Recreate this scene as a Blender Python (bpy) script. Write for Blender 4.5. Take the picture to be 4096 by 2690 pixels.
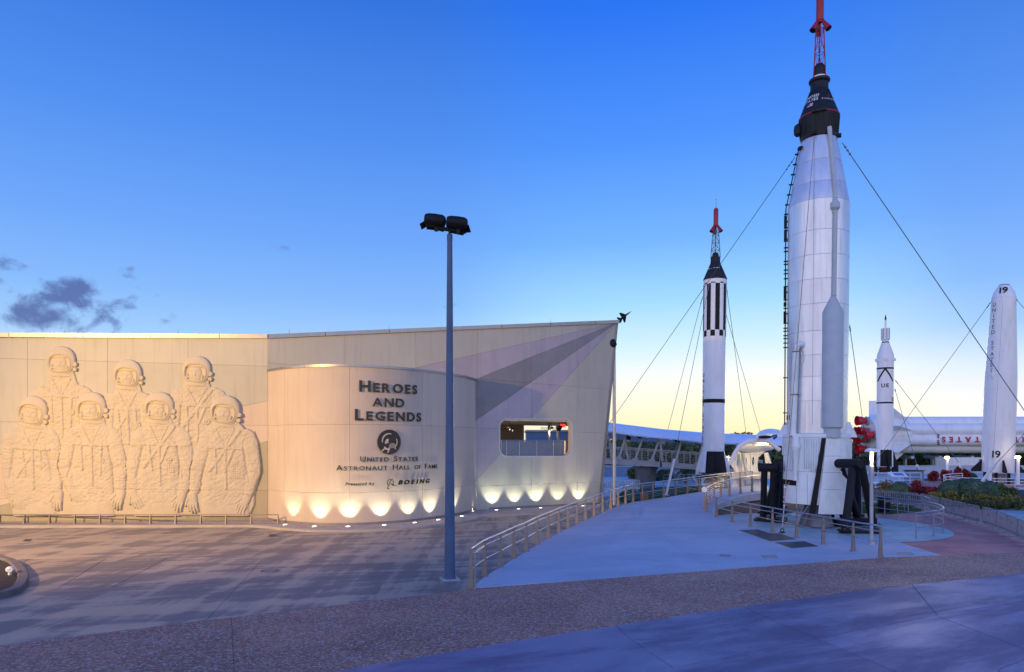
import bpy, bmesh, math, random
import numpy as np
from mathutils import Vector, Matrix
from mathutils.geometry import delaunay_2d_cdt
random.seed(7); np.random.seed(7)
scene = bpy.context.scene
for o in list(bpy.data.objects): bpy.data.objects.remove(o)
COL = scene.collection
PI = math.pi
R = math.radians

# ------------------------------------------------------------------ camera
H, F, U0, V0 = 3.85, 2718.0, 2048.0, 1775.0     # eye height (m), focal length, centre column and horizon row of the 4096 px wide view
cd = bpy.data.cameras.new('camera'); cam = bpy.data.objects.new('camera', cd); COL.objects.link(cam)
cam.location = (0, 0, H); cam.rotation_euler = (R(90), 0, 0)
cd.sensor_fit = 'HORIZONTAL'; cd.sensor_width = 36.0; cd.lens = 36.0 * F / 4096
cd.shift_y = (V0 - 1345.0) / 4096.0
cd.clip_start = 0.1; cd.clip_end = 3000
scene.camera = cam

# ------------------------------------------------------------------ world
def lin(c):
    return tuple(((x / 255.0) / 12.92 if x / 255.0 <= 0.04045 else ((x / 255.0 + 0.055) / 1.055) ** 2.4) for x in c)
world = bpy.data.worlds.new('World'); scene.world = world; world.use_nodes = True
wn = world.node_tree.nodes; wl = world.node_tree.links; wn.clear()
def N(nt, t, **kw):
    n = nt.new(t)
    for k, v in kw.items(): setattr(n, k, v)
    return n
SUN_AZ = R(28)      # the sun has gone down behind the rockets, right of the view axis (+Y turned towards +X)
out = N(wn, 'ShaderNodeOutputWorld'); bg = N(wn, 'ShaderNodeBackground'); bg2 = N(wn, 'ShaderNodeBackground'); addb = N(wn, 'ShaderNodeAddShader')
sky = N(wn, 'ShaderNodeTexSky', sky_type='NISHITA'); sky.sun_disc = False
sky.sun_elevation = R(1.0); sky.sun_rotation = SUN_AZ; sky.ozone_density = 4.0
bg2.inputs['Strength'].default_value = 0.015
wl.new(sky.outputs[0], bg2.inputs['Color'])
tc = N(wn, 'ShaderNodeTexCoord'); sep = N(wn, 'ShaderNodeSeparateXYZ'); wl.new(tc.outputs['Generated'], sep.inputs[0])
def wramp(stops, src):
    r = N(wn, 'ShaderNodeValToRGB'); r.color_ramp.interpolation = 'B_SPLINE' if False else 'EASE'
    els = r.color_ramp.elements
    while len(els) > 1: els.remove(els[-1])
    els[0].position, els[0].color = stops[0][0], (*stops[0][1], 1)
    for p, c in stops[1:]:
        e = els.new(p); e.color = (*c, 1)
    r.color_ramp.interpolation = 'LINEAR'
    wl.new(src, r.inputs[0]); return r
mx = N(wn, 'ShaderNodeMath', operation='MAXIMUM'); wl.new(sep.outputs['Z'], mx.inputs[0]); mx.inputs[1].default_value = 0.0
z = mx.outputs[0]
west = wramp([(0.0, lin((255, 245, 186))), (0.04, lin((255, 251, 214))), (0.072, lin((255, 255, 238))), (0.10, lin((248, 254, 252))), (0.14, lin((212, 243, 255))), (0.20, lin((164, 220, 255))),
              (0.28, lin((118, 182, 255))), (0.40, lin((80, 149, 253))), (0.54, lin((42, 117, 243))), (1.0, lin((34, 108, 242)))], z)
side = wramp([(0.0, lin((252, 250, 244))), (0.06, lin((246, 250, 255))), (0.10, lin((216, 237, 255))), (0.145, lin((164, 207, 254))), (0.20, lin((136, 187, 252))), (0.28, lin((112, 168, 250))), (0.40, lin((82, 144, 240))),
              (0.54, lin((52, 116, 222))), (1.0, lin((34, 108, 242)))], z)
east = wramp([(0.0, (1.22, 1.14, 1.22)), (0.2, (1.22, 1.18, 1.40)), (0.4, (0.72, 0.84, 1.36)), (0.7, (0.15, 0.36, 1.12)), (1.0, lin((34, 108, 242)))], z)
# azimuth weights, smooth all the way round
dotn = N(wn, 'ShaderNodeVectorMath', operation='DOT_PRODUCT')
flat = N(wn, 'ShaderNodeCombineXYZ'); wl.new(sep.outputs['X'], flat.inputs[0]); wl.new(sep.outputs['Y'], flat.inputs[1])
nrm = N(wn, 'ShaderNodeVectorMath', operation='NORMALIZE'); wl.new(flat.outputs[0], nrm.inputs[0])
wl.new(nrm.outputs[0], dotn.inputs[0]); dotn.inputs[1].default_value = (math.sin(R(14)), math.cos(R(14)), 0)
def mrange(src, a, b):
    m = N(wn, 'ShaderNodeMapRange', interpolation_type='SMOOTHSTEP'); wl.new(src, m.inputs[0]); m.inputs[1].default_value = a; m.inputs[2].default_value = b; return m.outputs[0]
def wmix(f, a, b):
    m = N(wn, 'ShaderNodeMix', data_type='RGBA'); wl.new(f, m.inputs[0]); wl.new(a, m.inputs[6]); wl.new(b, m.inputs[7]); return m.outputs[2]
m1 = wmix(mrange(dotn.outputs['Value'], 0.93, 1.0), side.outputs[0], west.outputs[0])
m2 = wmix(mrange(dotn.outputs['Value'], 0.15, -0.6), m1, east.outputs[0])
# a few small torn clouds low in the west
mp = N(wn, 'ShaderNodeMapping'); mp.inputs['Scale'].default_value = (1.0, 1.0, 1.35); wl.new(tc.outputs['Generated'], mp.inputs[0])
ns = N(wn, 'ShaderNodeTexNoise'); ns.inputs['Scale'].default_value = 19.0; ns.inputs['Detail'].default_value = 6; ns.inputs['Roughness'].default_value = 0.55; ns.inputs['Distortion'].default_value = 0.3
wl.new(mp.outputs[0], ns.inputs['Vector'])
cdot = N(wn, 'ShaderNodeVectorMath', operation='DISTANCE')
def dirpx(u, v):
    return Vector(((u - U0) / F, 1, (V0 - v) / F)).normalized()
sq = N(wn, 'ShaderNodeVectorMath', operation='MULTIPLY'); sq.inputs[1].default_value = (1, 1, 2.6); wl.new(tc.outputs['Generated'], sq.inputs[0])
dc = dirpx(250, 1220); wl.new(sq.outputs[0], cdot.inputs[0]); cdot.inputs[1].default_value = (dc.x, dc.y, dc.z * 2.6)
fall = mrange(cdot.outputs['Value'], 0.19, 0.03)
cadd = N(wn, 'ShaderNodeMath', operation='MULTIPLY_ADD'); wl.new(fall, cadd.inputs[0]); cadd.inputs[1].default_value = 0.30; wl.new(ns.outputs[0], cadd.inputs[2])
cm = mrange(cadd.outputs[0], 0.695, 0.86)
cm2 = N(wn, 'ShaderNodeMath', operation='MULTIPLY'); wl.new(cm, cm2.inputs[0]); cm2.inputs[1].default_value = 0.85
ccol = N(wn, 'ShaderNodeRGB'); ccol.outputs[0].default_value = (*lin((82, 98, 160)), 1)
m3 = wmix(cm2.outputs[0], m2, ccol.outputs[0])
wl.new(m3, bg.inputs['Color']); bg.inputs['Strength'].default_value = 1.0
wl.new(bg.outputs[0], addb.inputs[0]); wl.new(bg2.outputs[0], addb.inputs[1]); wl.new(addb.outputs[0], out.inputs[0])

# ------------------------------------------------------------------ sun (already at the horizon: very weak, very soft)
sd = bpy.data.lights.new('sun', 'SUN'); sun = bpy.data.objects.new('sun', sd); COL.objects.link(sun)
sd.energy = 0.5; sd.angle = R(12); sd.color = (1.0, 0.78, 0.52)
sdir = Vector((math.sin(SUN_AZ) * math.cos(R(3)), math.cos(SUN_AZ) * math.cos(R(3)), math.sin(R(3))))
sun.rotation_euler = sdir.to_track_quat('Z', 'Y').to_euler()
vs = scene.view_settings
vs.view_transform = 'Standard'; vs.look = 'None'; vs.exposure = 0.0; vs.gamma = 1.0; vs.use_curve_mapping = False
scene.render.engine = 'CYCLES'
scene.cycles.max_bounces = 6; scene.cycles.sample_clamp_indirect = 6.0

# ------------------------------------------------------------------ from picture measurements to places
def G(u, v, z=0.0):
    Y = F * (H - z) / (v - V0)
    return Vector(((u - U0) / F * Y, Y, z))
def P(u, v, Y):
    return Vector(((u - U0) / F * Y, Y, H - (v - V0) / F * Y))
def ray_plane(u, v, p, n):
    d = Vector(((u - U0) / F, 1, (V0 - v) / F)); c = Vector((0, 0, H))
    t = n.dot(p - c) / n.dot(d)
    return c + d * t

# ------------------------------------------------------------------ mesh builder
class MB:
    def __init__(s): s.v = []; s.f = []
    def add(s, vs, fs):
        o = len(s.v); s.v += [tuple(x) for x in vs]; s.f += [tuple(i + o for i in f) for f in fs]; return s
    def hexa(s, p):      # 8 points: bottom ring 0-3, top ring 4-7
        return s.add(p, [(3, 2, 1, 0), (4, 5, 6, 7), (0, 1, 5, 4), (1, 2, 6, 5), (2, 3, 7, 6), (3, 0, 4, 7)])
    def box(s, c, d, m=None):
        x, y, z = d[0] / 2, d[1] / 2, d[2] / 2
        p = [Vector(q) for q in ((-x, -y, -z), (x, -y, -z), (x, y, -z), (-x, y, -z), (-x, -y, z), (x, -y, z), (x, y, z), (-x, y, z))]
        if m is not None: p = [m @ q for q in p]
        return s.hexa([q + Vector(c) for q in p])
    def prism(s, poly, off):      # planar polygon (3d points) pushed along off
        n = len(poly); off = Vector(off); a = [Vector(q) for q in poly]; b = [q + off for q in a]
        fs = [tuple(range(n)), tuple(range(2 * n - 1, n - 1, -1))] + [(i, n + i, n + (i + 1) % n, (i + 1) % n) for i in range(n)]
        return s.add(a + b, fs)
    def ring(s, c, ax, r, n, ref=None):
        ax = Vector(ax).normalized(); ref = Vector(ref) if ref else (Vector((0, 0, 1)) if abs(ax.z) < 0.9 else Vector((1, 0, 0)))
        a = ax.cross(ref).normalized(); b = ax.cross(a)
        return [Vector(c) + (a * math.cos(2 * PI * i / n) + b * math.sin(2 * PI * i / n)) * r for i in range(n)]
    def cyl(s, p0, p1, r0, r1=None, n=12, caps=True):
        r1 = r0 if r1 is None else r1; p0 = Vector(p0); p1 = Vector(p1)
        A = s.ring(p0, p1 - p0, r0, n); B = s.ring(p1, p1 - p0, r1, n)
        fs = [(i, i + n, (i + 1) % n + n, (i + 1) % n) for i in range(n)]
        if caps: fs += [tuple(range(n)), tuple(range(2 * n - 1, n - 1, -1))]
        return s.add(A + B, fs)
    def tube(s, path, r, n=8, closed=False, caps=True):
        path = [Vector(p) for p in path]; m = len(path); vs = []; ref = None
        for i, p in enumerate(path):
            a = path[i - 1] if i > 0 else (path[-1] if closed else p); b = path[i + 1] if i < m - 1 else (path[0] if closed else p)
            t = (b - a).normalized()
            up = Vector((0, 0, 1)) if abs(t.z) < 0.95 else Vector((0, 1, 0))
            x = t.cross(up).normalized(); y = t.cross(x)
            if ref is not None and x.dot(ref) < 0: x, y = -x, -y
            ref = x
            rr = r[i] if isinstance(r, (list, tuple)) else r
            vs += [p + (x * math.cos(2 * PI * k / n) + y * math.sin(2 * PI * k / n)) * rr for k in range(n)]
        fs = []
        for i in range(m if closed else m - 1):
            j = (i + 1) % m
            fs += [(i * n + k, i * n + (k + 1) % n, j * n + (k + 1) % n, j * n + k) for k in range(n)]
        if caps and not closed: fs += [tuple(range(n - 1, -1, -1)), tuple((m - 1) * n + k for k in range(n))]
        return s.add(vs, fs)
    def lathe(s, prof, n=48, c=(0, 0, 0), m=None, caps=True, a0=0.0, a1=2 * PI):
        full = abs(a1 - a0 - 2 * PI) < 1e-6; k = n if full else n + 1; vs = []
        for r, z in prof:
            for i in range(k):
                a = a0 + (a1 - a0) * i / n
                q = Vector((r * math.cos(a), r * math.sin(a), z))
                if m is not None: q = m @ q
                vs.append(q + Vector(c))
        fs = []
        for j in range(len(prof) - 1):
            for i in range(n):
                i2 = (i + 1) % k
                fs.append((j * k + i, j * k + i2, (j + 1) * k + i2, (j + 1) * k + i))
        if caps and full:
            if prof[0][0] > 1e-6: fs.append(tuple(range(k - 1, -1, -1)))
            if prof[-1][0] > 1e-6: fs.append(tuple((len(prof) - 1) * k + i for i in range(k)))
        return s.add(vs, fs)
    def ball(s, c, r, n=16, m=8, sc=(1, 1, 1), M=None):
        prof = [(math.sin(PI * i / m) * 1.0 + 1e-7, -math.cos(PI * i / m)) for i in range(m + 1)]
        mm = Matrix.Diagonal((r * sc[0], r * sc[1], r * sc[2]))
        if M is not None: mm = M @ mm
        return s.lathe(prof, n, c, mm, caps=False)
    def grid(s, rows):
        m = len(rows[0]); vs = [p for r in rows for p in r]
        return s.add(vs, [(i * m + j, i * m + j + 1, (i + 1) * m + j + 1, (i + 1) * m + j) for i in range(len(rows) - 1) for j in range(m - 1)])
    def loft(s, rows, thick):      # closed shell: rows of points given twice, front and back
        back = thick
        m = len(rows[0]); n = len(rows); o = len(s.v)
        s.grid(rows); s.grid([list(reversed(r)) for r in back])
        k = n * m
        def fi(i, j): return o + i * m + j
        def bi(i, j): return o + k + i * m + (m - 1 - j)
        for i in range(n - 1):
            s.f.append((fi(i, 0), fi(i + 1, 0), bi(i + 1, 0), bi(i, 0))); s.f.append((fi(i + 1, m - 1), fi(i, m - 1), bi(i, m - 1), bi(i + 1, m - 1)))
        for j in range(m - 1):
            s.f.append((fi(0, j + 1), fi(0, j), bi(0, j), bi(0, j + 1))); s.f.append((fi(n - 1, j), fi(n - 1, j + 1), bi(n - 1, j + 1), bi(n - 1, j)))
        return s
    def mesh(s, name, mat, smooth=35):
        me = bpy.data.meshes.new(name); me.from_pydata(s.v, [], s.f)
        bm = bmesh.new(); bm.from_mesh(me); bmesh.ops.recalc_face_normals(bm, faces=bm.faces); bm.to_mesh(me); bm.free()
        me.materials.append(mat)
        if smooth:
            me.polygons.foreach_set('use_smooth', [True] * len(me.polygons)); me.set_sharp_from_angle(angle=R(smooth))
        return me
    def build(s, name, mat, parent=None, smooth=35, world=True):
        return link(name, s.mesh(name, mat, smooth), parent, world)

BASE = {}
def link(name, me, parent=None, world=True):
    o = bpy.data.objects.new(name, me); COL.objects.link(o)
    if parent is not None:
        o.parent = parent
        if world:      # geometry given in world places: bring it into the parent's frame
            o.matrix_parent_inverse = world_matrix(parent).inverted()
    return o
def world_matrix(o):
    m = o.matrix_basis.copy()
    if o.parent: m = world_matrix(o.parent) @ o.matrix_parent_inverse @ m
    return m
def tag(o, label=None, cat=None, group=None, kind=None):
    if label: o['label'] = label
    if cat: o['category'] = cat
    if group: o['group'] = group
    if kind: o['kind'] = kind
    return o
def thing(name, label, cat, loc=(0, 0, 0), rotz=0.0, group=None, rot=None):
    o = bpy.data.objects.new(name, None); COL.objects.link(o); o.empty_display_size = 0.2
    o.location = loc; o.rotation_euler = rot if rot else (0, 0, rotz)
    return tag(o, label, cat, group)
def kids(o): return [c for c in bpy.data.objects if c.parent == o]
def copy_tree(o, parent=None):
    c = o.copy(); COL.objects.link(c)
    if parent is not None: c.parent = parent; c.matrix_parent_inverse = o.matrix_parent_inverse.copy()
    for ch in kids(o): copy_tree(ch, c)
    return c
def lamp(name, typ, loc, energy, color, parent=None, target=None, size=None, blend=0.5, radius=0.1):
    ld = bpy.data.lights.new(name, typ); ld.energy = energy; ld.color = color
    ld.shadow_soft_size = radius
    if typ == 'SPOT': ld.spot_size = size; ld.spot_blend = blend
    o = bpy.data.objects.new(name, ld); COL.objects.link(o); o.location = loc
    if target is not None: o.rotation_euler = (Vector(loc) - Vector(target)).to_track_quat('Z', 'Y').to_euler()
    if parent is not None:
        o.parent = parent; o.matrix_parent_inverse = world_matrix(parent).inverted()
    return o

# ------------------------------------------------------------------ materials
def mat(name, col, rough=0.6, metal=0.0, var=0.12, scale=3.0, bump=0.0, bscale=30.0, emit=None, estr=0.0, stretch=(1, 1, 1), spec=0.5, dirt=None, dscale=0.6, island=0.0, coat=0.0, streak=0.0, tone=0.0):
    m = bpy.data.materials.new(name); m.use_nodes = True
    nt = m.node_tree; n = nt.nodes; l = nt.links; b = n['Principled BSDF']
    b.inputs['Roughness'].default_value = rough; b.inputs['Metallic'].default_value = metal; b.inputs['Specular IOR Level'].default_value = spec
    if coat: b.inputs['Coat Weight'].default_value = coat
    t = n.new('ShaderNodeTexCoord'); mpn = n.new('ShaderNodeMapping'); mpn.inputs['Scale'].default_value = stretch; l.new(t.outputs['Object'], mpn.inputs[0])
    ns = n.new('ShaderNodeTexNoise'); ns.inputs['Scale'].default_value = scale; ns.inputs['Detail'].default_value = 6; ns.inputs['Roughness'].default_value = 0.6
    l.new(mpn.outputs[0], ns.inputs['Vector'])
    c = Vector(col[:3])
    rp = n.new('ShaderNodeValToRGB'); e = rp.color_ramp.elements
    e[0].position = 0.3; e[1].position = 0.7
    e[0].color = (*(c * (1 - var)), 1); e[1].color = (*[min(1, x) for x in c * (1 + var * 0.7)], 1)
    l.new(ns.outputs[0], rp.inputs[0]); cur = rp.outputs[0]
    def mixin(f, colr, cur):
        mm = n.new('ShaderNodeMix'); mm.data_type = 'RGBA'; l.new(f, mm.inputs[0]); l.new(cur, mm.inputs[6])
        if isinstance(colr, tuple): mm.inputs[7].default_value = (*colr, 1)
        else: l.new(colr, mm.inputs[7])
        return mm.outputs[2]
    if dirt:
        n2 = n.new('ShaderNodeTexNoise'); n2.inputs['Scale'].default_value = dscale; n2.inputs['Detail'].default_value = 8; n2.inputs['Roughness'].default_value = 0.68
        l.new(mpn.outputs[0], n2.inputs['Vector'])
        mr = n.new('ShaderNodeMapRange'); mr.inputs[1].default_value = 0.48; mr.inputs[2].default_value = 0.72; mr.inputs[4].default_value = dirt[1]; l.new(n2.outputs[0], mr.inputs[0])
        cur = mixin(mr.outputs[0], tuple(dirt[0]), cur)
    if streak:      # rain streaks running down
        ms = n.new('ShaderNodeMapping'); ms.inputs['Scale'].default_value = (2.6, 2.6, 0.16); l.new(t.outputs['Object'], ms.inputs[0])
        n3 = n.new('ShaderNodeTexNoise'); n3.inputs['Scale'].default_value = 1.6; n3.inputs['Detail'].default_value = 7; n3.inputs['Roughness'].default_value = 0.7; l.new(ms.outputs[0], n3.inputs['Vector'])
        mr = n.new('ShaderNodeMapRange'); mr.inputs[1].default_value = 0.5; mr.inputs[2].default_value = 0.75; mr.inputs[4].default_value = streak; l.new(n3.outputs[0], mr.inputs[0])
        cur = mixin(mr.outputs[0], tuple(c * 0.55), cur)
    if tone:        # one piece a shade lighter or darker than the next
        oi = n.new('ShaderNodeObjectInfo'); hv = n.new('ShaderNodeHueSaturation'); mr = n.new('ShaderNodeMapRange'); mr.inputs[3].default_value = 1 - tone; mr.inputs[4].default_value = 1 + tone
        l.new(oi.outputs['Random'], mr.inputs[0]); l.new(mr.outputs[0], hv.inputs['Value']); l.new(cur, hv.inputs['Color']); cur = hv.outputs[0]
    if island:
        g = n.new('ShaderNodeNewGeometry'); hs = n.new('ShaderNodeHueSaturation')
        mr = n.new('ShaderNodeMapRange'); mr.inputs[3].default_value = 1 - island; mr.inputs[4].default_value = 1 + island; l.new(g.outputs['Random Per Island'], mr.inputs[0])
        mh = n.new('ShaderNodeMapRange'); mh.inputs[3].default_value = 0.475; mh.inputs[4].default_value = 0.525; l.new(g.outputs['Random Per Island'], mh.inputs[0])
        l.new(mr.outputs[0], hs.inputs['Value']); l.new(mh.outputs[0], hs.inputs['Hue']); l.new(cur, hs.inputs['Color']); cur = hs.outputs[0]
    l.new(cur, b.inputs['Base Color'])
    if bump:
        nb = n.new('ShaderNodeTexNoise'); nb.inputs['Scale'].default_value = bscale; nb.inputs['Detail'].default_value = 5; l.new(mpn.outputs[0], nb.inputs['Vector'])
        bp = n.new('ShaderNodeBump'); bp.inputs['Strength'].default_value = bump; bp.inputs['Distance'].default_value = 0.02
        l.new(nb.outputs[0], bp.inputs['Height']); l.new(bp.outputs[0], b.inputs['Normal'])
    if emit:
        b.inputs['Emission Color'].default_value = (*emit, 1); b.inputs['Emission Strength'].default_value = estr
    return m
M = {}
# stucco of the hall
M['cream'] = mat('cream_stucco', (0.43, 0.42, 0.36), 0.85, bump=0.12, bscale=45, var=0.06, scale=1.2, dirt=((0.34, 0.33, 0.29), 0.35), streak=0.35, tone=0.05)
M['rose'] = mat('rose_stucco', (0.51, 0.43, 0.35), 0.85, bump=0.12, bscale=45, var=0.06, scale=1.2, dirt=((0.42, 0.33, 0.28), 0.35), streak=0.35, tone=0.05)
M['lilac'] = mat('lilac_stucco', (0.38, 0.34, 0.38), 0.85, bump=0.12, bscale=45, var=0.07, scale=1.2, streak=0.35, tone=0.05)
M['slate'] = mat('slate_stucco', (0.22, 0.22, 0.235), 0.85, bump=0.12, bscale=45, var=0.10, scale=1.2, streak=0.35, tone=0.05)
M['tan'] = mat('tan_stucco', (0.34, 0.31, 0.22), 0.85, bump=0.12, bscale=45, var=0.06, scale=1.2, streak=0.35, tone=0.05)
M['joint'] = mat('joint_filler', (0.24, 0.20, 0.16), 0.9)
M['plaster'] = mat('relief_plaster', (0.45, 0.40, 0.31), 0.75, bump=0.08, bscale=30, var=0.06, scale=2)
M['trim'] = mat('brushed_metal_coping', (0.36, 0.35, 0.35), 0.42, metal=0.9, var=0.1)
M['black'] = mat('black_paint', (0.010, 0.010, 0.012), 0.6, var=0.3, scale=6, spec=0.25)
M['letter'] = mat('dark_bronze_letters', (0.022, 0.018, 0.015), 0.4)
M['reveal'] = mat('window_surround_paint', (0.50, 0.50, 0.48), 0.6)
M['bluepole'] = mat('blue_grey_pole_paint', (0.045, 0.10, 0.21), 0.45, var=0.15, scale=2, dirt=((0.10, 0.13, 0.18), 0.4), dscale=1.5)
M['greypole'] = mat('galvanised_pole', (0.42, 0.44, 0.48), 0.45, metal=0.4, var=0.15, scale=2)
M['steel'] = mat('stainless_steel', (0.55, 0.55, 0.57), 0.28, metal=1.0, var=0.1, scale=8)
M['post'] = mat('bronze_grey_post', (0.24, 0.21, 0.20), 0.5, metal=0.3, var=0.15, scale=5)
M['dullsteel'] = mat('dull_galvanised_tube', (0.26, 0.29, 0.36), 0.45, metal=0.6, var=0.15, scale=5)
M['whitepaint'] = mat('white_paint', (0.80, 0.80, 0.80), 0.4, var=0.05)
M['rocketwhite'] = mat('rocket_white_paint', (0.85, 0.84, 0.85), 0.32, var=0.05, scale=1.1, stretch=(1, 1, 0.25), dirt=((0.60, 0.58, 0.58), 0.4), dscale=1.4, streak=0.25)
M['tank'] = mat('tank_silver_white', (0.76, 0.77, 0.81), 0.27, metal=0.42, var=0.10, scale=0.9, stretch=(1.6, 1.6, 0.3), dirt=((0.55, 0.52, 0.57), 0.6), dscale=1.0, streak=0.4, tone=0.04)
M['greyblue'] = mat('grey_fairing_paint', (0.42, 0.48, 0.53), 0.5, var=0.08, scale=2)
M['skirt'] = mat('engine_skirt_paint', (0.78, 0.83, 0.84), 0.45, var=0.06, scale=2, dirt=((0.48, 0.50, 0.50), 0.35), dscale=1.5, streak=0.3)
M['capsule'] = mat('capsule_black_shingles', (0.010, 0.012, 0.018), 0.5, var=0.4, scale=5, spec=0.3)
M['red'] = mat('signal_red_paint', (0.34, 0.008, 0.014), 0.35, var=0.15, scale=4)
M['nozzlered'] = mat('engine_bell_red', (0.62, 0.016, 0.03), 0.35, var=0.15, scale=4)
M['railpale'] = mat('pale_metal_rail', (0.55, 0.52, 0.50), 0.4, metal=0.2)
M['seamgrey'] = mat('lap_seam_grey', (0.54, 0.53, 0.58), 0.4)
M['redmark'] = mat('red_lettering', (0.45, 0.02, 0.03), 0.5)
M['whitemark'] = mat('white_lettering', (0.78, 0.80, 0.82), 0.5)
M['cable'] = mat('steel_cable', (0.16, 0.19, 0.23), 0.5, metal=0.5)
M['supportblack'] = mat('rough_black_tube', (0.014, 0.014, 0.018), 0.65, var=0.5, scale=12, bump=0.2, bscale=60, spec=0.25)
M['nozzle'] = mat('engine_grey', (0.16, 0.16, 0.18), 0.5, metal=0.5)
M['rope'] = mat('rope', (0.35, 0.22, 0.16), 0.9)
M['canopy'] = mat('canopy_membrane', (0.70, 0.78, 0.88), 0.35, var=0.04)
M['conc'] = mat('bridge_concrete', (0.46, 0.45, 0.45), 0.85, var=0.15, scale=1.5, bump=0.15, dirt=((0.30, 0.30, 0.31), 0.6), dscale=1.2)
M['darkconc'] = mat('dark_column_concrete', (0.17, 0.18, 0.20), 0.85, var=0.2, scale=2, bump=0.15)
M['glow'] = mat('warm_lamp_glow', (1, 0.9, 0.7), 0.5, emit=(1.0, 0.72, 0.30), estr=9.0)
M['coolglow'] = mat('fan_bulb', (1, 1, 0.9), 0.5, emit=(1.0, 0.85, 0.6), estr=0.9)
M['bulb'] = M['coolglow']
M['coolglow'] = mat('uplight_lens', (1, 1, 0.9), 0.5, emit=(1.0, 0.93, 0.66), estr=7.0)
M['redglow'] = mat('exit_sign_glow', (0.6, 0.02, 0.02), 0.5, emit=(1.0, 0.05, 0.05), estr=1.6)
M['leaf'] = mat('leaf_dark_green', (0.085, 0.10, 0.03), 0.6, var=0.25, scale=0.8, island=0.55)
M['leaf2'] = mat('leaf_mid_green', (0.11, 0.135, 0.03), 0.6, var=0.25, scale=0.8, island=0.5)
M['leaf3'] = mat('leaf_olive', (0.19, 0.155, 0.06), 0.6, var=0.25, scale=0.8, island=0.5)
M['topiary'] = mat('leaf_clipped_green', (0.07, 0.14, 0.075), 0.6, var=0.2, scale=2, island=0.5)
M['yellowleaf'] = mat('leaf_yellow_green', (0.22, 0.20, 0.045), 0.6, var=0.25, scale=2, island=0.45)
M['redleaf'] = mat('leaf_crimson', (0.26, 0.022, 0.028), 0.55, var=0.3, scale=2, island=0.6)
M['bark'] = mat('bark', (0.11, 0.09, 0.07), 0.9, var=0.3, scale=6, bump=0.4)
M['soil'] = mat('dark_soil', (0.035, 0.025, 0.018), 0.95, var=0.5, scale=8, bump=0.6, bscale=14)
M['mulch'] = mat('bark_mulch', (0.16, 0.072, 0.032), 0.95, var=0.5, scale=9, bump=0.8, bscale=18)
M['grass'] = mat('lawn_grass', (0.050, 0.11, 0.022), 0.9, var=0.3, scale=2.5, bump=0.8, bscale=40)
M['barrier'] = mat('barrier_grey_plastic', (0.22, 0.24, 0.29), 0.5, var=0.08, scale=4)
M['barrierwhite'] = mat('barrier_pale_plastic', (0.70, 0.66, 0.60), 0.5, var=0.08, scale=4)
M['bluewall'] = mat('blue_grey_wall', (0.15, 0.24, 0.38), 0.7, var=0.1, scale=1.5)
M['greywall'] = mat('pale_grey_wall', (0.40, 0.44, 0.50), 0.7, var=0.1, scale=1.5)
M['ceil'] = mat('terrace_ceiling', (0.70, 0.62, 0.52), 0.8)
M['umber'] = mat('terrace_inner_wall', (0.30, 0.23, 0.17), 0.8)
M['mesh'] = mat('perforated_infill', (0.22, 0.24, 0.28), 0.5, metal=0.4)
M['brick'] = mat('orange_box', (0.30, 0.11, 0.04), 0.8)
M['plate'] = mat('cast_iron_cover', (0.05, 0.055, 0.065), 0.6, metal=0.4, var=0.4, scale=14, bump=0.3, bscale=50)
M['flagblue'] = mat('flag_blue', (0.03, 0.05, 0.30), 0.5)
M['amber'] = mat('yellow_paint', (0.55, 0.40, 0.06), 0.6)

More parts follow.
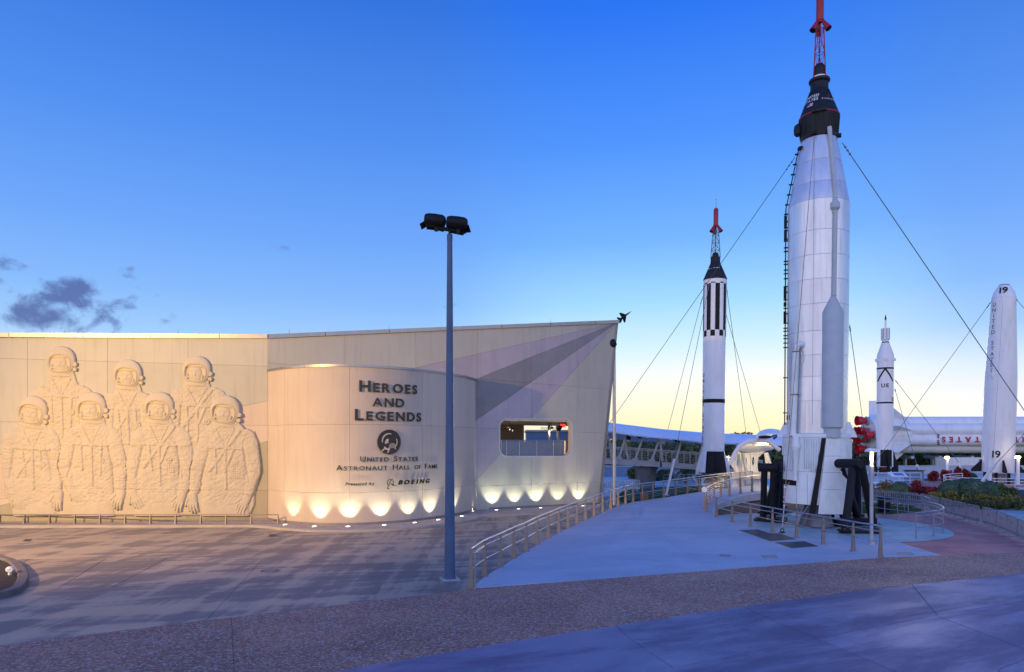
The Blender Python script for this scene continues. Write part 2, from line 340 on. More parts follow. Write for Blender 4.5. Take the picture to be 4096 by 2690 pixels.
# pavements: several layers of stain at different sizes
def ground_mat(name, base, stain, pale, rough=0.7, stretch=(1, 1, 1), rot=0.0, amount=0.6, edge=0.05, pebble=0.0, bump=0.1, scale=0.35, cross=False, palef=0.8, tone=0.05):
    m = bpy.data.materials.new(name); m.use_nodes = True
    nt = m.node_tree; n = nt.nodes; l = nt.links; b = n['Principled BSDF']
    t = n.new('ShaderNodeTexCoord'); mp_ = n.new('ShaderNodeMapping'); mp_.inputs['Rotation'].default_value = (0, 0, rot); l.new(t.outputs['Object'], mp_.inputs[0])
    mp2 = n.new('ShaderNodeMapping'); mp2.inputs['Scale'].default_value = stretch; l.new(mp_.outputs[0], mp2.inputs[0])
    def noise(s, d, vec, r=0.6, dist=0.0):
        x = n.new('ShaderNodeTexNoise'); x.inputs['Scale'].default_value = s; x.inputs['Detail'].default_value = d; x.inputs['Roughness'].default_value = r; x.inputs['Distortion'].default_value = dist
        l.new(vec, x.inputs['Vector']); return x.outputs[0]
    def rng(s, a, b_, c=0.0, d=1.0):
        x = n.new('ShaderNodeMapRange'); x.interpolation_type = 'SMOOTHSTEP'; l.new(s, x.inputs[0])
        for i, q in enumerate((a, b_, c, d)): x.inputs[i + 1].default_value = q
        return x.outputs[0]
    def mix(f, a, c, blend='MIX'):
        x = n.new('ShaderNodeMix'); x.data_type = 'RGBA'; x.blend_type = blend
        if isinstance(f, float): x.inputs[0].default_value = f
        else: l.new(f, x.inputs[0])
        for i, q in ((6, a), (7, c)):
            if isinstance(q, tuple): x.inputs[i].default_value = (*q, 1)
            else: l.new(q, x.inputs[i])
        return x.outputs[2]
    big = noise(scale, 9, mp2.outputs[0], 0.66, 0.4)
    if cross:       # swept patches: strokes one way and the other
        mp3 = n.new('ShaderNodeMapping'); mp3.inputs['Scale'].default_value = (stretch[1] * 1.1, stretch[0] * 0.8, 1); mp3.inputs['Rotation'].default_value = (0, 0, R(9)); l.new(t.outputs['Object'], mp3.inputs[0])
        b2_ = noise(scale, 7, mp3.outputs[0], 0.62, 0.1); av = n.new('ShaderNodeMath'); av.operation = 'ADD'; l.new(big, av.inputs[0]); l.new(b2_, av.inputs[1]); hv_ = n.new('ShaderNodeMath'); hv_.operation = 'MULTIPLY'; hv_.inputs[1].default_value = 0.5; l.new(av.outputs[0], hv_.inputs[0]); big = hv_.outputs[0]
    cur = mix(rng(big, 0.5 - edge, 0.5 + edge, 0.0, amount), base, stain)
    mid = noise(scale * 3.1, 8, mp2.outputs[0], 0.7)
    cur = mix(rng(mid, 0.52, 0.68, 0.0, amount * palef), cur, pale)
    spots = noise(1.7, 4, mp_.outputs[0], 0.5)
    cur = mix(rng(spots, 0.66, 0.74, 0.0, 0.35), cur, tuple(x * 0.6 for x in stain))
    fine = noise(38, 3, mp_.outputs[0], 0.7)
    cur = mix(rng(fine, 0.3, 0.7, 0.0, 1.0), mix(0.22, cur, (0.0, 0.0, 0.0)), cur)
    hgt = fine
    if pebble:
        vo = n.new('ShaderNodeTexVoronoi'); vo.inputs['Scale'].default_value = pebble; l.new(mp_.outputs[0], vo.inputs['Vector'])
        hs = n.new('ShaderNodeSeparateColor'); l.new(vo.outputs['Color'], hs.inputs[0])
        st = mix(rng(hs.outputs[0], 0.0, 1.0), (0.17, 0.08, 0.055), (0.68, 0.40, 0.28))
        st = mix(rng(hs.outputs[1], 0.86, 0.9), st, (0.62, 0.56, 0.50))
        st = mix(rng(hs.outputs[2], 0.84, 0.88), st, (0.30, 0.12, 0.07))
        cur = mix(0.55, cur, st)
        gap = rng(vo.outputs['Distance'], 0.28, 0.62)
        cur = mix(gap, cur, mix(0.4, cur, (0.06, 0.05, 0.045)))
        inv = n.new('ShaderNodeMath'); inv.operation = 'SUBTRACT'; inv.inputs[0].default_value = 1.0; l.new(vo.outputs['Distance'], inv.inputs[1]); hgt = inv.outputs[0]
    oi = n.new('ShaderNodeObjectInfo'); hs_ = n.new('ShaderNodeHueSaturation'); l.new(rng(oi.outputs['Random'], 0.0, 1.0, 1 - tone, 1 + tone), hs_.inputs['Value']); l.new(cur, hs_.inputs['Color']); cur = hs_.outputs[0]
    l.new(cur, b.inputs['Base Color'])
    l.new(rng(big, 0.35, 0.65, rough - 0.12, rough + 0.1), b.inputs['Roughness'])
    bp = n.new('ShaderNodeBump'); bp.inputs['Strength'].default_value = bump; bp.inputs['Distance'].default_value = 0.01; l.new(hgt, bp.inputs['Height']); l.new(bp.outputs[0], b.inputs['Normal'])
    return m
M['plaza'] = ground_mat('plaza_concrete', (0.34, 0.28, 0.215), (0.115, 0.108, 0.108), (0.46, 0.375, 0.275), 0.55, stretch=(0.22, 1.5, 1), rot=R(-14), amount=0.75, edge=0.03, scale=0.75, cross=True, palef=0.5, tone=0.09)
M['ramp'] = ground_mat('broom_finished_concrete', (0.42, 0.47, 0.55), (0.30, 0.35, 0.43), (0.52, 0.55, 0.60), 0.75, stretch=(0.8, 1.2, 1), amount=0.6, edge=0.14, scale=0.25)
M['fore'] = ground_mat('stained_concrete_path', (0.25, 0.22, 0.33), (0.135, 0.10, 0.17), (0.36, 0.37, 0.48), 0.6, stretch=(0.45, 1.3, 1), rot=R(-28), amount=0.8, edge=0.11, scale=0.5, bump=0.15, palef=0.35, tone=0.08)
M['aggregate'] = ground_mat('exposed_aggregate', (0.58, 0.23, 0.13), (0.33, 0.135, 0.09), (0.44, 0.28, 0.26), 0.75, amount=0.85, edge=0.12, pebble=22, bump=0.9, scale=0.3)
M['redpath'] = ground_mat('red_tinted_concrete', (0.54, 0.20, 0.175), (0.38, 0.14, 0.13), (0.58, 0.27, 0.24), 0.7, amount=0.6, edge=0.12, scale=0.5)
M['pad'] = ground_mat('launch_pad_teal_concrete', (0.36, 0.47, 0.47), (0.25, 0.35, 0.36), (0.46, 0.54, 0.54), 0.7, amount=0.6, edge=0.12, scale=0.5)
M['rearpave'] = ground_mat('rear_pale_paving', (0.56, 0.58, 0.62), (0.44, 0.46, 0.5), (0.64, 0.64, 0.66), 0.6, amount=0.5, edge=0.12, scale=0.3)
M['darkkerb'] = mat('planter_kerb_concrete', (0.12, 0.11, 0.11), 0.8, var=0.2, scale=2.5, bump=0.15)
M['kerb'] = mat('kerb_concrete', (0.36, 0.32, 0.28), 0.8, var=0.15, scale=2.5, bump=0.15, dirt=((0.20, 0.18, 0.16), 0.5), dscale=1.5)

# ------------------------------------------------------------------ flat surfaces cut into pieces by joints
def inside(p, poly):
    x, y = p; r = False; n = len(poly)
    for i in range(n):
        x1, y1 = poly[i]; x2, y2 = poly[(i + 1) % n]
        if (y1 > y) != (y2 > y) and x < (x2 - x1) * (y - y1) / (y2 - y1) + x1: r = not r
    return r
def panelize(outline, lines, to3, normal, pick, name, parent, groove=0.012, depth=0.015, holes=(), smooth=0, kind=None):
    vs = [Vector(p) for p in outline]; es = [(i, (i + 1) % len(outline)) for i in range(len(outline))]
    for h in holes:
        o = len(vs); vs += [Vector(p) for p in h]; es += [(o + i, o + (i + 1) % len(h)) for i in range(len(h))]
    for ln in lines:
        o = len(vs); vs += [Vector(p) for p in ln]; es += [(o + i, o + i + 1) for i in range(len(ln) - 1)]
    ov, oe, of, _, oeo, _ = delaunay_2d_cdt(vs, es, [], 0, 1e-4)
    wall = set(tuple(sorted(oe[i])) for i in range(len(oe)) if oeo[i])
    tri = []
    for f in of:
        c = (sum(ov[i].x for i in f) / len(f), sum(ov[i].y for i in f) / len(f))
        if inside(c, outline) and not any(inside(c, h) for h in holes): tri.append((tuple(f), c))
    emap = {}
    for k, (f, c) in enumerate(tri):
        for a in range(len(f)):
            e = tuple(sorted((f[a], f[(a + 1) % len(f)])))
            if e not in wall: emap.setdefault(e, []).append(k)
    comp = list(range(len(tri)))
    def find(a):
        while comp[a] != a: a = comp[a]
        return a
    for e, ks in emap.items():
        for k in ks[1:]: comp[find(k)] = find(ks[0])
    groups = {}
    for k in range(len(tri)): groups.setdefault(find(k), []).append(k)
    res = []
    for g in groups.values():
        area = 0; cx = cy = 0
        for k in g:
            a, b, c = [ov[i] for i in tri[k][0][:3]]
            ar = abs((b.x - a.x) * (c.y - a.y) - (b.y - a.y) * (c.x - a.x)) / 2
            area += ar; cx += ar * tri[k][1][0]; cy += ar * tri[k][1][1]
        if area < 12: continue
        bm = bmesh.new(); vm = {}
        for k in g:
            for i in tri[k][0]:
                if i not in vm: vm[i] = bm.verts.new(to3(ov[i].x, ov[i].y))
        for k in g:
            bm.faces.new([vm[i] for i in tri[k][0]])
        nv = Vector(normal)
        bm.normal_update()
        for f in bm.faces:
            if f.normal.dot(nv) < 0: f.normal_flip()
        bmesh.ops.inset_region(bm, faces=bm.faces[:], thickness=groove, use_even_offset=True, use_boundary=True)
        bd = set(v for e in bm.edges if len(e.link_faces) == 1 for v in e.verts)
        for v in bd: v.co -= nv * depth
        c = (cx / area, cy / area)
        big = max((tri[k] for k in g), key=lambda t: abs((ov[t[0][1]].x - ov[t[0][0]].x) * (ov[t[0][2]].y - ov[t[0][0]].y) - (ov[t[0][1]].y - ov[t[0][0]].y) * (ov[t[0][2]].x - ov[t[0][0]].x)))[1]
        me = bpy.data.meshes.new(name); bm.to_mesh(me); bm.free(); me.materials.append(pick(big))
        o = link(name, me, parent); res.append(o)
        if kind: o['kind'] = kind
    return res

# ------------------------------------------------------------------ lettering
_glyph = {}
def glyph(ch, bold=0.0, extrude=0.0, shear=0.0, serif=False):
    k = (ch, bold, extrude, shear)
    if k in _glyph: return _glyph[k]
    c = bpy.data.curves.new('t', 'FONT'); c.body = ch; c.size = 1.0; c.offset = bold; c.extrude = extrude; c.shear = shear; c.resolution_u = 4
    o = bpy.data.objects.new('t', c); COL.objects.link(o)
    dg = bpy.context.evaluated_depsgraph_get(); me = o.evaluated_get(dg).to_mesh()
    v = np.array([tuple(x.co) for x in me.vertices]); f = [tuple(p.vertices) for p in me.polygons]
    o.evaluated_get(dg).to_mesh_clear(); bpy.data.objects.remove(o); bpy.data.curves.remove(c)
    if len(v):
        x0 = v[:, 0].min(); w = v[:, 0].max() - x0; v[:, 0] -= x0
    else: w = 0.3
    _glyph[k] = (v, f, w); return _glyph[k]
CAP = 0.73
def layout(text, caps, small=None, track=0.12, bold=0.02, extrude=0.0, shear=0.0, xs=1.0, space=0.45):
    """list of (verts, faces, x, scale) with x the pen position; caps = cap height, small = height of small capitals"""
    x = 0; res = []
    for ch in text:
        if ch == ' ': x += space * caps / CAP; continue
        sc = caps / CAP; c = ch
        if small is not None and ch.islower(): c = ch.upper(); sc = small / CAP
        v, f, w = glyph(c, bold, extrude, shear)
        res.append((v, f, x, sc)); x += w * sc * xs + track * caps / CAP
    return res, x - track * caps / CAP
def flat_text(text, caps, to3, m, parent, name='lettering', anchor=0.5, one=True, world=False, **kw):
    lay, w = layout(text, caps, **kw); xs = kw.get('xs', 1.0); mb = MB()
    for v, f, x, sc in lay:
        mb.add([to3(x + a[0] * sc * xs - w * anchor, a[1] * sc, a[2] * sc) for a in v], f)
    return mb.build(name, m, parent, 0, world)

# ------------------------------------------------------------------ foliage
def leafmass(blobs, n, size, seed, shell=0.45):
    rng = np.random.default_rng(seed); vs = []
    tot = sum(b[3] * b[4] * b[5] for b in blobs)
    quads = []
    for (cx, cy, cz, rx, ry, rz) in blobs:
        k = max(8, int(n * rx * ry * rz / tot)) if len(blobs) > 1 else n
        d = rng.normal(size=(k, 3)); d /= np.linalg.norm(d, axis=1)[:, None]
        r = shell + (1 - shell) * rng.random(k) ** 0.45
        r *= 1 + (0.16 if shell < .6 else .03) * np.sin(d[:, 0] * 5 + seed) * np.cos(d[:, 1] * 6 + seed * 2) + (0.12 if shell < .6 else .03) * np.sin(d[:, 2] * 9 + seed * 3)
        c = d * r[:, None] * np.array([rx, ry, rz]) + np.array([cx, cy, cz])
        a = rng.normal(size=(k, 3)) + d * 0.2; a /= np.linalg.norm(a, axis=1)[:, None]
        b = np.cross(a, rng.normal(size=(k, 3))); b /= np.linalg.norm(b, axis=1)[:, None]
        if shell > .6:      # clipped: leaves lie along the surface
            nd = d + 0.45 * rng.normal(size=(k, 3)); nd /= np.linalg.norm(nd, axis=1)[:, None]
            a = np.cross(nd, a); a /= np.linalg.norm(a, axis=1)[:, None]; b = np.cross(nd, a)
        s = size * (0.6 + 0.8 * rng.random(k))[:, None]
        quads.append(np.stack([c - a * s, c - b * s * 0.55, c + a * s, c + b * s * 0.55], axis=1))
    q = np.concatenate(quads); q[:, :, 2] = np.maximum(q[:, :, 2], 0.01)
    return q.reshape(-1, 3), len(q)
def leafmesh(name, m, blobs, n, size, seed, shell=0.45):
    v, k = leafmass(blobs, n, size, seed, shell)
    me = bpy.data.meshes.new(name); me.vertices.add(len(v)); me.vertices.foreach_set('co', v.astype(np.float32).ravel())
    me.loops.add(4 * k); me.loops.foreach_set('vertex_index', np.arange(4 * k, dtype=np.int32))
    me.polygons.add(k); me.polygons.foreach_set('loop_start', np.arange(0, 4 * k, 4, dtype=np.int32))
    me.update(calc_edges=True); me.materials.append(m); return me
# ================================================================== GROUND
def sheet(name, px, z, m, label=None, kind='structure', world=False):
    pts = [(p if world else G(p[0], p[1], 0)) for p in px]
    vs = [Vector((p[0], p[1])) for p in pts]
    ov, oe, of, *_ = delaunay_2d_cdt(vs, [(i, (i + 1) % len(vs)) for i in range(len(vs))], [], 1, 1e-4)
    mb = MB(); mb.add([(v.x, v.y, z) for v in ov], of)
    o = mb.build(name, m, None, 0); o['kind'] = kind
    if label: o['label'] = label
    return o
sheet('lawn', [(-1400, -60), (1400, -60), (1400, 2000), (-1400, 2000)], -0.06, M['grass'], 'lawn and open ground reaching to the horizon behind the rockets', world=True)
E1 = [(-1500, 2765), (21, 2580.5), (817, 2483), (1501, 2403), (1884, 2357), (2573, 2303), (3524, 2231), (3769, 2223), (4076, 2210), (4700, 2188)]
E2 = [(-200, 3300), (300, 2865), (1411, 2673), (2048, 2566), (2779, 2453), (3459, 2359), (4076, 2294), (4900, 2225)]
LF = [(1884, 2355), (1938, 2307), (2001, 2270), (2055, 2236), (2105, 2208), (2148, 2180), (2193, 2155), (2235, 2132), (2272, 2114), (2308, 2097), (2342, 2081), (2376, 2066),
      (2411, 2050), (2443, 2036), (2473, 2026), (2502, 2017), (2533, 2009), (2570, 2004), (2611, 1998), (2655, 1992), (2702, 1984), (2749, 1976.5), (2797, 1969), (2850, 1961), (2905, 1954), (2960, 1948)]
def RP(u, v):          # a point on the walkway, which climbs gently beyond 36 m
    d = v - V0
    if d > F * H / 36.0: return G(u, v, 0) + Vector((0, 0, 0.006))
    Y = (H + 2.16) * F / (d + 0.06 * F)
    return Vector(((u - U0) / F * Y, Y, 0.06 * (Y - 36) + 0.006))
UP = Vector((0, 0, 1))
def gnd(z): return lambda u, v: G(u, v, 0) + Vector((0, 0, z))
sheet('rear_paving', [(2300, 2040), (2380, 1896), (4700, 1896), (4700, 2100), (3000, 2060)], -0.044, M['rearpave'], 'pale wet looking paving behind the walkway and rockets')
sheet('red_path', [(4700, 2190), (4076, 2212), (3769, 2224), (3500, 2170), (3300, 2060), (3330, 2030), (3430, 2022), (3600, 2016), (3700, 2010), (3760, 2014), (3850, 2016), (4200, 2016), (4700, 2040)], -0.034, M['redpath'], 'red tinted concrete path between the crowd barriers and the launch pad')
sheet('garden_path', [(3560, 1946), (3690, 1927), (3790, 1926), (4700, 1930), (4700, 1952), (3800, 1948)], -0.038, M['redpath'], 'reddish path behind the flower bed')
sheet('far_lawn', [(3640, 1924), (3700, 1914), (4700, 1910), (4700, 1926), (3790, 1926)], -0.036, M['grass'], 'strip of grass behind the garden path')
sheet('teal_path', [(3960, 2040), (4060, 2036), (4700, 2050), (4700, 2110), (4090, 2096)], -0.029, M['pad'], 'teal painted paving at the right edge')
sheet('flower_bed', [(3395, 1998), (3440, 1962), (3600, 1945), (3800, 1955), (4100, 1958), (4700, 1960), (4700, 2030), (3790, 2025), (3700, 2012), (3560, 2004)], -0.027, M['soil'], 'dark planted bed behind the row of barriers')
sheet('bed_lawn', [(3400, 2046), (3430, 2008), (3540, 2012), (3640, 2022), (3700, 2034), (3690, 2046), (3560, 2056), (3440, 2052)], -0.026, M['grass'], 'grass behind the curved steel railing')
sheet('front_lawn', [(2474, 2014), (2460, 1985), (2500, 1962), (2560, 1952), (2700, 1947), (2830, 1943), (2900, 1950), (2800, 1976), (2700, 1995), (2600, 2009), (2530, 2020)], -0.036, M['grass'], 'lawn beside the curved walkway railing')
sheet('mulch_bed', [(2628, 1976), (2640, 1962), (2780, 1959), (2850, 1956), (2840, 1970), (2740, 1986), (2640, 1991)], -0.030, M['mulch'], 'bark mulch in front of the checkered rocket')
sheet('mulch_strip', [(2840, 2070), (2850, 2040), (2920, 2004), (3060, 1976), (3260, 1966), (3300, 2000), (3240, 2040), (3050, 2066)], -0.032, M['mulch'], 'bark mulch below the raised walkway edge')
PADC = Vector((14.45, 32.2, 0))
sheet('launch_pad', [(PADC.x + 5.4 * math.cos(2 * PI * i / 72), PADC.y + 5.6 * math.sin(2 * PI * i / 72)) for i in range(72)], -0.022, M['pad'], 'round teal concrete pad under the tall silver rocket', world=True)
st = M['kerb']
pz = sheet('plaza', E1[:5] + [(2055, 2238), (2200, 2154), (2340, 2084), (2502, 2017), (2450, 1985), (2400, 1990), (1912, 2020), (1072, 2060), (-1500, 2060)], -0.020, M['joint'], 'stained concrete plaza in front of the curved hall')
panelize(E1[:5] + LF[1:16] + [(2450, 1985), (2400, 1990), (1912, 2020), (1072, 2060), (-1500, 2060)],
         [[(26, 2574), (921, 2100)], [(818, 2490), (1180, 2100)], [(1502, 2420), (1438, 2100)], [(20, 2488), (640, 2100)], [(-1500, 2245), (706, 2232), (1437, 2222), (1781, 2190), (2100, 2150), (2200, 2140)],
          [(-200, 2440), (330, 2100)], [(1781, 2370), (1640, 2090)], [(-1500, 2430), (1100, 2322), (1530, 2310), (1900, 2296)], [(2060, 2250), (1830, 2080)]],
         gnd(0), UP, lambda c: M['plaza'], 'slab', pz, 0.018, 0.015)
wk = sheet('walkway', [(1900, 2350), (2240, 2140), (2400, 2066), (2860, 2072), (3002, 2112), (3187, 2156), (3545, 2158), (3760, 2222), (3524, 2230), (2573, 2301)], -0.017, M['joint'], 'pale blue concrete walkway climbing between two curved railings')
REDGE = [(3075, 1968), (2990, 1977), (2930, 1990), (2890, 2003), (2862, 2018), (2846, 2040), (2850, 2056), (2866, 2068)]
ramp_out = LF + [(3000, 1944), (3075, 1944)] + REDGE + [(2929, 2090), (3002, 2108), (3090, 2130), (3187, 2153), (3260, 2155), (3372, 2157), (3480, 2152), (3545, 2155), (3769, 2223), (3524, 2231), (2573, 2303)]
arc = [(2620, 2020), (2618, 2050), (2622, 2085), (2640, 2120), (2660, 2150)]
panelize(ramp_out, [[(1800, 2065.9), (3200, 2065.9)], [(2560, 2192), (2700, 2184), (3010, 2172), (3240, 2160)], [(2660, 2150), (2700, 2184), (2860, 2290)], [(2240, 2120), (2660, 2150)]],
         RP, UP, lambda c: M['ramp'], 'slab', wk, 0.011, 0.012)
def skirt(name, pts, parent, drop, m):
    mb = MB(); top = [RP(*p) for p in pts]; a = [p - Vector((0, 0, 0.004)) for p in top]; b = [Vector((p.x, p.y, max(-0.3, p.z - drop))) for p in top]
    inn = [Vector((-(top[min(i + 1, len(top) - 1)] - top[max(i - 1, 0)]).y, (top[min(i + 1, len(top) - 1)] - top[max(i - 1, 0)]).x, 0)).normalized() * 0.2 for i in range(len(top))]
    mb.loft([a, b], [[p + q for p, q in zip(a, inn)], [p + q for p, q in zip(b, inn)]]); return mb.build(name, m, parent, 30)
skirt('walkway_edge', REDGE, wk, 0.46, M['conc'])
skirt('walkway_edge', list(reversed(LF[11:])), wk, 0.5, M['conc'])
ag = sheet('aggregate_strip', E1 + list(reversed(E2)) + [(-1500, 3300)], -0.016, M['joint'], 'brown exposed aggregate strip crossing the foreground')
panelize(E1 + list(reversed(E2)) + [(-1500, 3300)], [[(925, 2450), (937, 2673), (945, 3300)], [(2130, 2318), (2156, 2334.6), (2418, 2505), (2500, 2560)], [(3330, 2240), (3800, 2330)]],
         gnd(0.003), UP, lambda c: M['aggregate'], 'slab', ag, 0.014, 0.014)
fo = sheet('foreground_path', E2 + [(6500, 2400), (6500, 3300)], -0.019, M['joint'], 'stained bluish concrete path across the foreground')
panelize(E2 + [(6500, 2400), (6500, 3300)],
         [[(1500, 3080), (2693, 2673), (3253, 2556), (3726, 2466), (4076, 2408), (5200, 2250)], [(2460, 2500), (2521, 2556), (2693, 2673), (3400, 3200)], [(2960, 2420), (3063, 2470), (3270, 2556), (4000, 2860)], [(3640, 2330), (3752, 2466), (4500, 2750)],
          [(3600, 3300), (4000, 2676), (4300, 2560)]],
         gnd(0.0), UP, lambda c: M['fore'], 'slab', fo, 0.016, 0.015)

# covers and gratings let into the paving
def cover(name, label, px, cat='cover', z=0.010, rim=True, m=None, group=None):
    m = m or M['plate']; pts = [G(u, v, 0) for u, v in px]; c = sum(pts, Vector()) / len(pts)
    t = thing(name, label, cat, c, group=group)
    mb = MB(); mb.prism([Vector((p.x, p.y, z)) for p in pts], (0, 0, -0.03)); mb.build('plate', m, t, 0)
    rm = MB(); rm.tube([Vector((p.x, p.y, z)) for p in pts], 0.012, 6, closed=True); rm.build('rim', M['post'], t)
    return t
def disc_cover(name, label, u, v, r, cat='cover'):
    c = G(u, v, 0); t = thing(name, label, cat, c)
    MB().cyl(c + Vector((0, 0, -.02)), c + Vector((0, 0, .010)), r, n=28).build('plate', M['plate'], t)
    rm = MB().lathe([(r, -.02), (r, .014), (r + .04, .014), (r + .05, -.02)], 28, c, caps=False); rm.build('rim', M['post'], t)
    b = MB()
    for k in range(-2, 3): b.box(c + Vector((0, k * r / 3.2, 0.012)), (r * 1.5 * math.sqrt(1 - (k / 3.2) ** 2), r * 0.12, 0.006))
    b.build('ridges', M['dullsteel'], t, 0)
    return t
disc_cover('manhole_cover', 'round iron manhole cover in the middle of the stained plaza', 1080, 2285, 0.26)
disc_cover('manhole_cover', 'small round iron cover on the pale walkway', 2900, 2224, 0.17)
cover('drain_grate', 'small square drain grate by the wall below the sculpture, at the far left', [(92, 2166), (102, 2158), (126, 2159), (118, 2167)], 'drain')
cover('drain_grate', 'small square drain grate on the plaza near the curved sign wall', [(1073, 2146), (1080, 2139), (1106, 2139), (1102, 2147)], 'drain')
cover('hatch_plate', 'dark diamond shaped hatch plate on the walkway before the railing', [(3100, 2172), (3219, 2168), (3273, 2187), (3164, 2194)], 'hatch')
cover('hatch_plate', 'long worn dark hatch plate closest to the railing post', [(2955, 2123), (3031, 2120), (3080, 2136), (3114, 2135), (3182, 2158), (3081, 2167)], 'hatch')
cover('access_cover', 'small pale rectangular access cover at the front of the walkway', [(3046, 2225), (3096, 2223), (3110, 2231), (3060, 2234)], 'cover', m=M['kerb'])
cover('access_cover', 'small pale rectangular cover beside the lamp post foot', [(3590, 2213), (3640, 2212), (3655, 2220), (3600, 2221)], 'cover', m=M['kerb'])

# ================================================================== THE HALL
A0 = P(1072, V0, 33.3); C0 = P(2406, V0, 42.0)
t2 = (C0 - A0).normalized(); n2 = Vector((t2.y, -t2.x, 0)); t1 = Vector((1, 0.127, 0)).normalized(); n1 = Vector((t1.y, -t1.x, 0))
def W1(u, v, d=0.0): return ray_plane(u, v, A0 + n1 * d, n1)
def W2(u, v, d=0.0): return ray_plane(u, v, A0 + n2 * d, n2)
hall = thing('exhibition_hall', 'pale stucco exhibition hall with a curved sign wall and a pointed roof corner', 'building', (-4, 38, 0))
T = (2468, 1292)
def ly(p, q, x): return p[1] + (q[1] - p[1]) * (x - p[0]) / (q[0] - p[0])
W1out = [(-900, 1344), (20, 1349), (1072, 1354), (1072, 2090), (-900, 2094)]
l1 = [(1072, 1605), (-900, 1999)]; l2 = [(1072, 1766), (-900, 2240)]
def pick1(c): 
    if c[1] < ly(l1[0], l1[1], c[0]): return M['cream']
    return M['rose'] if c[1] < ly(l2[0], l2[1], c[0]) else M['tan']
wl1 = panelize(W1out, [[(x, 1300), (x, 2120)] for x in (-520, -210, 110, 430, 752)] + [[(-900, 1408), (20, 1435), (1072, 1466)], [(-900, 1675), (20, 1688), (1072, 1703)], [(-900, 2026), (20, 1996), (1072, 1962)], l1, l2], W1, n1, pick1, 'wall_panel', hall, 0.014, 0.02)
def rrect(x0, y0, x1, y1, r, n=7):
    pts = []
    for cx, cy, a in ((x1 - r, y0 + r, -90), (x1 - r, y1 - r, 0), (x0 + r, y1 - r, 90), (x0 + r, y0 + r, 180)):
        for k in range(n + 1):
            b = R(a + 90 * k / n); pts.append((cx + r * math.cos(b), cy + r * math.sin(b)))
    return pts
WIN = rrect(2001, 1679, 2288, 1825, 30)
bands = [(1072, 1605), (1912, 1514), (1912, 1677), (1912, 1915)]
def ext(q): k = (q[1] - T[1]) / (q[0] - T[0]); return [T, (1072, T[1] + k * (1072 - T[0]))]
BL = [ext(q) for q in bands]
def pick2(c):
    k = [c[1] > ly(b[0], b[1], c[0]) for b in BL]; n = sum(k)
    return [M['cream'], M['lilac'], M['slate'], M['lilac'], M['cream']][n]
W2out = [(1072, 1354), (1790, 1321), (2473, 1293), (2403, 2034), (1912, 2050), (1072, 2090)]
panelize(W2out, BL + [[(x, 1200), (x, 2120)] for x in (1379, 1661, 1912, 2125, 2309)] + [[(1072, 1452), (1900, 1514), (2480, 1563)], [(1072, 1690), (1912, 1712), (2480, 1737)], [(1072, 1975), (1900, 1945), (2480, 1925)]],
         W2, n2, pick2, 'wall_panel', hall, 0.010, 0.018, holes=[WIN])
# backing behind the joints
bk = MB()
bk.prism([W1(u, v, -0.03) for u, v in W1out], -n1 * 0.25)
bk.build('wall_backing', M['joint'], hall, 0)
bk = MB()
r_in = [W2(u, v, -0.03) for u, v in WIN]; r_out = []
cx, cy = 2145, 1752
# backing of the pointed wall with the window left open: two halves
def half(sign):
    hp = [p for p in WIN if (p[1] - cy) * sign >= 0]
    hp = sorted(hp, key=lambda p: p[0]); ys = cy
    poly = [(1072, ys), (WIN and min(p[0] for p in WIN), ys)] + hp + [(max(p[0] for p in WIN), ys)]
    if sign < 0: poly += [(2473 - (ys - 1293) * 70 / 741, ys), (2473, 1293), (1790, 1321), (1072, 1354)]
    else: poly += [(2473 - (ys - 1293) * 70 / 741, ys), (2403, 2034), (1912, 2050), (1072, 2090)]
    return poly
for sg in (-1, 1): bk.prism([W2(u, v, -0.03) for u, v in half(sg)], -n2 * 0.25)
bk.build('wall_backing', M['joint'], hall, 0)
# window reveal
rv = MB(); rows = [[W2(u, v, 0.012) for u, v in WIN + WIN[:1]], [W2(u, v, 0.0) - n2 * 0.45 for u, v in WIN + WIN[:1]]]
wide = rrect(1996, 1674, 2293, 1830, 34)
rows2 = [[W2(u, v, 0.012) for u, v in wide + wide[:1]]] + rows
rv.loft(rows2, [[p - n2 * 0.03 for p in rows2[0]], [p + (p - W2(cx, cy, 0)) * 0.03 - n2 * 0.03 for p in rows2[1]], [p + (p - W2(cx, cy, 0)) * 0.03 for p in rows2[2]]])
rv.build('window_reveal', M['reveal'], hall, 40)
# return wall at the pointed end and the roof
B2 = Vector((0, 1, 0))
e_t = W2(2473, 1293); e_b = W2(2403, 2034)
MB().prism([e_t - t2 * 0.02, e_b - t2 * 0.02, e_b + B2 * 5 - t2 * 0.02, e_t + B2 * 5 - t2 * 0.02], -t2 * 0.2).build('end_wall', M['cream'], hall, 0)
back = Vector((-0.35, 0.94, 0))
top = [W1(-900, 1338), W1(1072, 1342), W2(1790, 1312), W2(2473, 1285)]
rf = MB()
rf.prism([top[0], top[1], top[1] + back * 14 - Vector((0, 0, .4)), top[0] + back * 14 - Vector((0, 0, .4))], (0, 0, -.15))
rf.prism([top[1] + Vector((0, 0, .002)), top[2], top[3], top[3] + B2 * 5, top[2] + back * 9, top[1] + back * 14 - Vector((0, 0, .39))], (0, 0, -.15))
rf.build('roof', M['kerb'], hall, 0)
